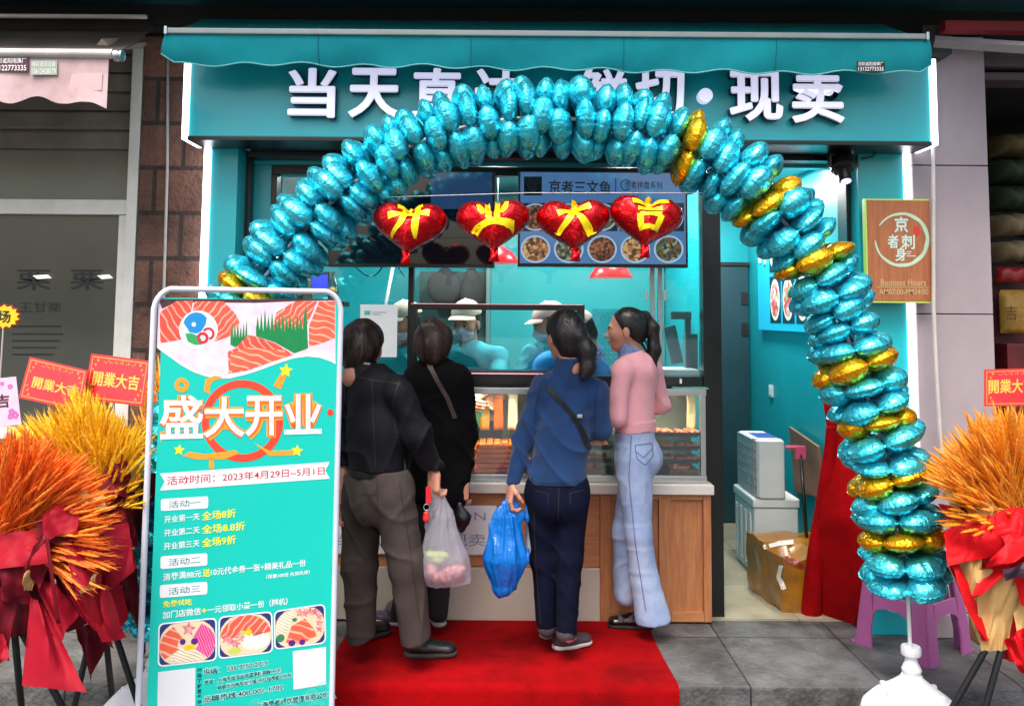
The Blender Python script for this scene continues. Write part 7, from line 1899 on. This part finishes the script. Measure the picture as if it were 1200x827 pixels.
bt_ = find_child(B, 'trousers'); tBt = bvh(bt_); seam_n = mat('navy denim seam', '#05070f', .9)
for pts in ([(655, 570), (654, 610)], [(626, 574), (642, 578), (642, 592)], [(684, 574), (668, 578), (668, 592)], [(626, 600), (628, 660), (634, 730)]): ribbon_on(tBt, pts, 1.3, 'trouser_seam', seam_n, bt_, .002, 40)
for pts in ([(634, 448), (628, 475), (626, 510), (622, 545)], [(700, 450), (697, 480), (697, 520)]): ribbon_on(tB, pts, 1.3, 'sleeve_seam', mat('navy fleece seam', '#10233f', .9), jo, .002, 40)

# ---------------- the kitchen staff
teeS = mat('teal staff shirt', '#1493a0', .85, var=.08, vscale=8, bump=.2, bscale=200); creamc = mat('cream cap cloth', '#cdb6a3', .85, var=.06, bump=.2, bscale=240); maskm = mat('pale pleated mask', '#a9b4c6', .7, var=.06)
lamp_pinkc = mat('cap cloth with painted lamp glow', '#c9a39c', .85, var=.06, bump=.2, bscale=240); blueS = mat('blue staff shirt', '#1e7fc0', .85, var=.08, vscale=8, bump=.2, bscale=200)  # pink of the red heat lamps painted into the cap cloth colour
apr = mat('dark apron', '#1c2a36', .8)
def worker(hpx, Yw, fwd, shl, shr, waist, armL, armR, label, capm, shirt, masked=True, gloves=None, seed=0, big=1.0):
    c = at(*hpx, Yw); HPw, pw_, frw, Mxw = head_prims(c, fwd, big)
    f, r, u = frw; ff = Vector((f.x, f.y, 0)).normalized()
    L, R_, Wt = [at(x, y, Yw+d) for x, y, d in (shl, shr, waist)]
    mid = (L+R_)/2
    tr = [cap(mid+UP*-.06, Wt, .135, .13, .06, ff, .70), cap(L, R_, .055, .055, .06), cap(pw_(0, -.04, -.15), mid, .05, .07, .05)]
    sl_, fl_, hands = [], [], []
    for arm in (armL, armR):
        if not arm: continue
        pts = [at(x, y, Yw+d) for x, y, d in arm]
        sl_ += [cap(pts[0], pts[0].lerp(pts[1], .75), .056, .052, .03)]
        fl_ += chain(pts, [.045, .038, .027], .02)
        dr = (pts[2]-pts[1]).normalized(); hands.append(hand_prims(pts[2], dr, UP if abs(dr.z) < .9 else ff, (.35, .5, .4), .95))
    fz = .01
    legs = chain([Wt+ff*0+r*.09-UP*.12, Wt+r*.09*1-UP*(Wt.z-.5), Vector((Wt.x+r.x*.09, Wt.y+r.y*.09, fz+.06))], [.10, .07, .05])+chain([Wt-r*.09-UP*.12, Wt-r*.09-UP*(Wt.z-.5), Vector((Wt.x-r.x*.09, Wt.y-r.y*.09, fz+.06))], [.10, .07, .05])
    b = body_mesh(thin(tr)+fl_+thin(legs), [HPw], hands, skin, label, 'person', 'staff in caps and masks behind the glass')
    sdf_obj('shirt', tr+sl_, .010, shirt, b, folds(.006, (14, 14, 14), 60+seed), [((0, 0, Wt.z-.10), (0, 0, -1))])
    sdf_obj('trousers', legs+[cap(Wt-UP*.1, Wt-UP*.18, .13, .13, .05, ff, .75)], .014, apr, b, None, [((0, 0, Wt.z-.103), (0, 0, 1))])
    for sd in (1, -1):
        hl = Vector((Wt.x+r.x*.09*sd, Wt.y+r.y*.09*sd, 0))-ff*.08; shoe(b, hl, hl+ff*.26, .006, .09, .08, flat, flso, None)
    sdf_obj('hair', [ell(pw_(0, -.018, .028), [x*big for x in (.081, .098, .082)], .02, Mxw), ell(pw_(0, -.06, -.03), [x*big for x in (.068, .045, .055)], .03, Mxw)], .007, hair_b, b, strands(.0015, 5), [face_plane(pw_, frw, .02, .05)])
    # cap: crown over the skull, flat curved brim
    cpo = sdf_obj('cap', [ell(pw_(0, -.014, .056), [x*big for x in (.087, .105, .086)], .02, Mxw), cap(pw_(0, -.012, .142), pw_(0, -.012, .144), .008, .008, .01)], .007, capm, b, None, [(pw_(0, 0, .052), (-u-f*.02).normalized())])
    mb = MB()
    def brim(u_, v_):
        a = R(-62+124*u_); rr = 1+.62*v_*math.cos(a)**.6 if math.cos(a) > 0 else 1
        return pw_(.086*math.sin(a)*(1+.10*v_), -.012+.104*math.cos(a)*(1+.50*v_*(math.cos(a)**.5)), .058-.006*v_-.010*v_*v_-.016*math.sin(a)**2)
    mb.grid(brim, 20, 8, .004); mb.build('brim', capm, cpo, smooth=50)
    if masked:
        sdf_obj('mask', [ell(pw_(0, .038, -.045), [x*big for x in (.063, .066, .056)], .02, Mxw), cap(pw_(0, .09, -.01), pw_(0, .102, -.03), .010*big, .014*big, .02)], .005, maskm, b, (lambda x, y, z: .0015*np.sin(z*380)), [(pw_(0, 0, -.008), u+f*-.15), (pw_(0, .022, 0), -f)])
    eyes(b, pw_, *frw, big, look=-.5)
    return b
worker((546, 379), 5.02, V3(-.36, -.9, -.16), (524, 416, .02), (583, 416, -.04), (553, 470, 0), ((520, 420, .02), (515, 452, -.12), (540, 466, -.22)), ((586, 422, -.04), (584, 445, -.18), (556, 466, -.26)),
       'masked worker in cream cap and teal shirt looking down inside the service window', creamc, teeS, True, None, 1)
worker((474, 380), 5.05, V3(-.8, -.55, -.18), (452, 422, .05), (498, 420, 0), (474, 470, 0), None, ((500, 424, 0), (505, 460, -.1), (480, 468, -.2)),
       'masked worker in cream cap half hidden left of the service window frame', creamc, teeS, True, None, 2)
worker((644, 381), 5.10, V3(-.93, -.12, -.26), (622, 414, -.08), (668, 412, .10), (640, 470, 0), ((622, 420, -.08), (604, 450, -.16), (590, 460, -.2)), None,
       'worker in cream cap with red lamp glow painted in bending left behind the blue jacket woman', lamp_pinkc, teeS, True, None, 3)
w4 = worker((678, 391), 4.98, V3(-.8, -.3, -.45), (640, 424, -.1), (692, 420, .06), (664, 480, 0), ((634, 430, -.1), (628, 470, -.16), (640, 480, -.2)), ((697, 424, .04), (714, 448, -.1), (722, 450, -.26)),
       'worker in bright blue shirt mostly hidden behind the blue jacket woman', lamp_pinkc, blueS, True, None, 4)
sdf_obj('glove', [cap(at(703, 432, 5.06), at(714, 446, 5.0), .050, .046, .03)]+hand_prims(at(713, 447, 4.98), V3(.3, -.7, -.4), UP, (.35, .5, .4), 1.15), .006, mat('black rubber glove', '#0d0e10', .35), w4)

# ------------------------------------------------------------------ bags in hands
def film_mat(name, col, alpha, rough=.25, trans=.4, bump=.3, bs=30):
    m = mat(name, col, rough, bump=bump, bscale=bs); n, l = m.node_tree.nodes, m.node_tree.links
    b = n['Principled BSDF']; o = n['Material Output']
    tl = n.new('ShaderNodeBsdfTranslucent'); tl.inputs[0].default_value = (*lin(col), 1); a = n.new('ShaderNodeMixShader'); a.inputs[0].default_value = trans
    tp = n.new('ShaderNodeBsdfTransparent'); tp.inputs[0].default_value = (.95, .95, .97, 1); c = n.new('ShaderNodeMixShader'); c.inputs[0].default_value = alpha
    l.new(b.outputs[0], a.inputs[1]); l.new(tl.outputs[0], a.inputs[2]); l.new(tp.outputs[0], c.inputs[1]); l.new(a.outputs[0], c.inputs[2]); l.new(c.outputs[0], o.inputs[0]); return m
def bag_fold(amp, top, axis_x, axis_y, seed):
    rs = np.random.RandomState(seed); ph = rs.rand(5)*6.28
    def fn(x, y, z):
        th = np.arctan2(y-axis_y, x-axis_x); t = np.clip((top-z)/.4, 0, 1)
        return amp*(np.sin(th*7+ph[0]+2*np.sin(z*6))*(1-t*.6)+.6*np.sin(th*13+ph[1]+z*9)*(1-t*.5))+amp*.7*np.sin(z*22+x*18+ph[2])*np.sin(y*25+x*20+ph[3])*t
    return fn
Yb = 3.97
Pb = lambda x, y, d=0: at(x, y, Yb+d)
wb = thing('plastic_bag', Pb(519, 686), 'white translucent carrier bag of meat and greens in the bomber jacket man\'s hand', 'carrier bag')
ax0_ = Pb(519, 640)
shell = [cap(Pb(512, 578), Pb(517, 610), .020, .052, .03, V3(0, 1, 0), .55), cap(Pb(517, 610), Pb(519, 652), .062, .112, .04, V3(0, 1, 0), .66), cap(Pb(507, 668), Pb(532, 668), .072, .072, .05), cap(Pb(540, 672), Pb(549, 680), .03, .010, .03), cap(Pb(506, 574), Pb(512, 592), .010, .02, .02), cap(Pb(513, 574), Pb(524, 600), .008, .02, .02)]
ws = sdf_obj('bag_film', shell, .0052, film_mat('milky plastic film', '#dcd9e6', .36, .16, .45, .9, 26), wb, (lambda x, y, z, a=bag_fold(.004, Pb(512, 575).z, ax0_.x, ax0_.y, 2), b=folds(.010, (34, 34, 17), 78, 2.6): a(x, y, z)+b(x, y, z)))
meat = mat('raw minced meat', '#8f2a2f', .4, col2='#c98a86', vscale=45, bump=.3, bscale=70)
rs_ = random.Random(4)
sdf_obj('meat', [ell(Pb(500+rs_.uniform(-2, 42), 672+rs_.uniform(-9, 8), rs_.uniform(-.03, .03)), (.022, .018, .018), .012) for _ in range(26)], .007, meat, wb)
sdf_obj('greens', [ell(Pb(498+rs_.uniform(-2, 22), 652+rs_.uniform(-5, 5), rs_.uniform(-.03, .02)), (.026, .016, .014), .014) for _ in range(9)], .007, mat('pale green leaves', '#7f9a3a', .5, col2='#a9b86a', vscale=30), wb)
kc = thing('key_fob', Pb(504, 590), 'red strap with keys and red charm hanging from the bomber jacket man\'s fist', 'key fob')
m = MB(); m.bbox(Pb(503, 580).x-.012, Pb(503, 580).x+.012, Yb-.04, Yb-.034, Pb(503, 590, -.04).z, Pb(503, 570, -.04).z, .002); m.build('strap', mat('red strap', '#c01622', .5), kc)
m = MB(); q = Pb(500, 594, -.035); m.tube([q+V3(.014*math.cos(a), 0, .014*math.sin(a)) for a in [i*.524 for i in range(12)]], .002, 6, closed=True); m.build('ring', M['steel'], kc, smooth=True)
m = MB(); q = Pb(506, 598, -.035); m.bbox(q.x-.004, q.x+.004, q.y-.002, q.y+.002, q.z-.03, q.z+.01, .001); m.bbox(q.x+.006, q.x+.013, q.y-.004, q.y, q.z-.026, q.z+.006, .001); m.build('key', M['alu'], kc)
sdf_obj('charm', [ell(Pb(499.5, 607, -.035), (.016, .010, .02), .01), ell(Pb(499.5, 601, -.035), (.013, .009, .01), .01)], .004, mat('red charm', '#c22a30', .4), kc)
pq = thing('black_pouch', P3(541, 590, -.09), 'small black pouch dangling from the black coated person\'s right hand', 'pouch')
sdf_obj('pouch_body', [cap(P3(538, 592, -.085), P3(543, 607, -.085), .018, .034, .02, V3(0, 1, 0), .6), cap(P3(543, 607, -.085), P3(541, 619, -.085), .034, .020, .02, V3(0, 1, 0), .6)], .006, mat('black shiny pouch', '#101014', .35), pq, folds(.004, (40, 40, 40), 3))
m = MB(); m.tube([P3(537, 582, -.085), P3(536, 590, -.085), P3(539, 597, -.085)], .006, 6); m.build('loop', M['blackmat'], pq, smooth=True)
Yk = 4.10
Pk = lambda x, y, d=0: at(x, y, Yk+d)
kb = thing('plastic_bag', Pk(593, 700), 'shiny blue plastic carrier bag held by the blue jacket woman', 'carrier bag')
axk = Pk(593, 650)
bs_ = [cap(Pk(593, 608), Pk(593, 655), .066, .098, .03, V3(0, 1, 0), .62), cap(Pk(592, 655), Pk(590, 686), .098, .052, .05, V3(0, 1, 0), .8), cap(Pk(590, 602), Pk(596, 584, -.0), .034, .010, .02, V3(0, 1, 0), .5), cap(Pk(608, 604), Pk(599, 584, .0), .026, .009, .02, V3(0, 1, 0), .5), cap(Pk(616, 606, .02), Pk(618, 589, .03), .026, .010, .02, V3(0, 1, 0), .4),
       cut(cap(Pk(600, 592, -.03), Pk(598, 600, -.03), .010, .016, .012))]
sdf_obj('bag_film', bs_, .0052, film_mat('shiny blue plastic film', '#0b78d6', .94, .13, .30, 1.0, 22), kb, (lambda x, y, z, a=bag_fold(.0065, Pk(595, 590).z, axk.x, axk.y, 7), b=folds(.011, (34, 34, 17), 77, 2.6): a(x, y, z)+b(x, y, z)))
sw_ = thing('paper_bag', Pk(624, 640, .06), 'small white bag peeking out between the blue bag and dark trousers', 'bag')
sdf_obj('bag_body', [cap(Pk(622, 614, .07), Pk(624, 640, .07), .022, .034, .02, V3(0, 1, 0), .5)], .006, film_mat('white bag film', '#c9ccd4', .95), sw_, bag_fold(.004, Pk(622, 610).z, Pk(623, 620).x, Yk+.07, 3))
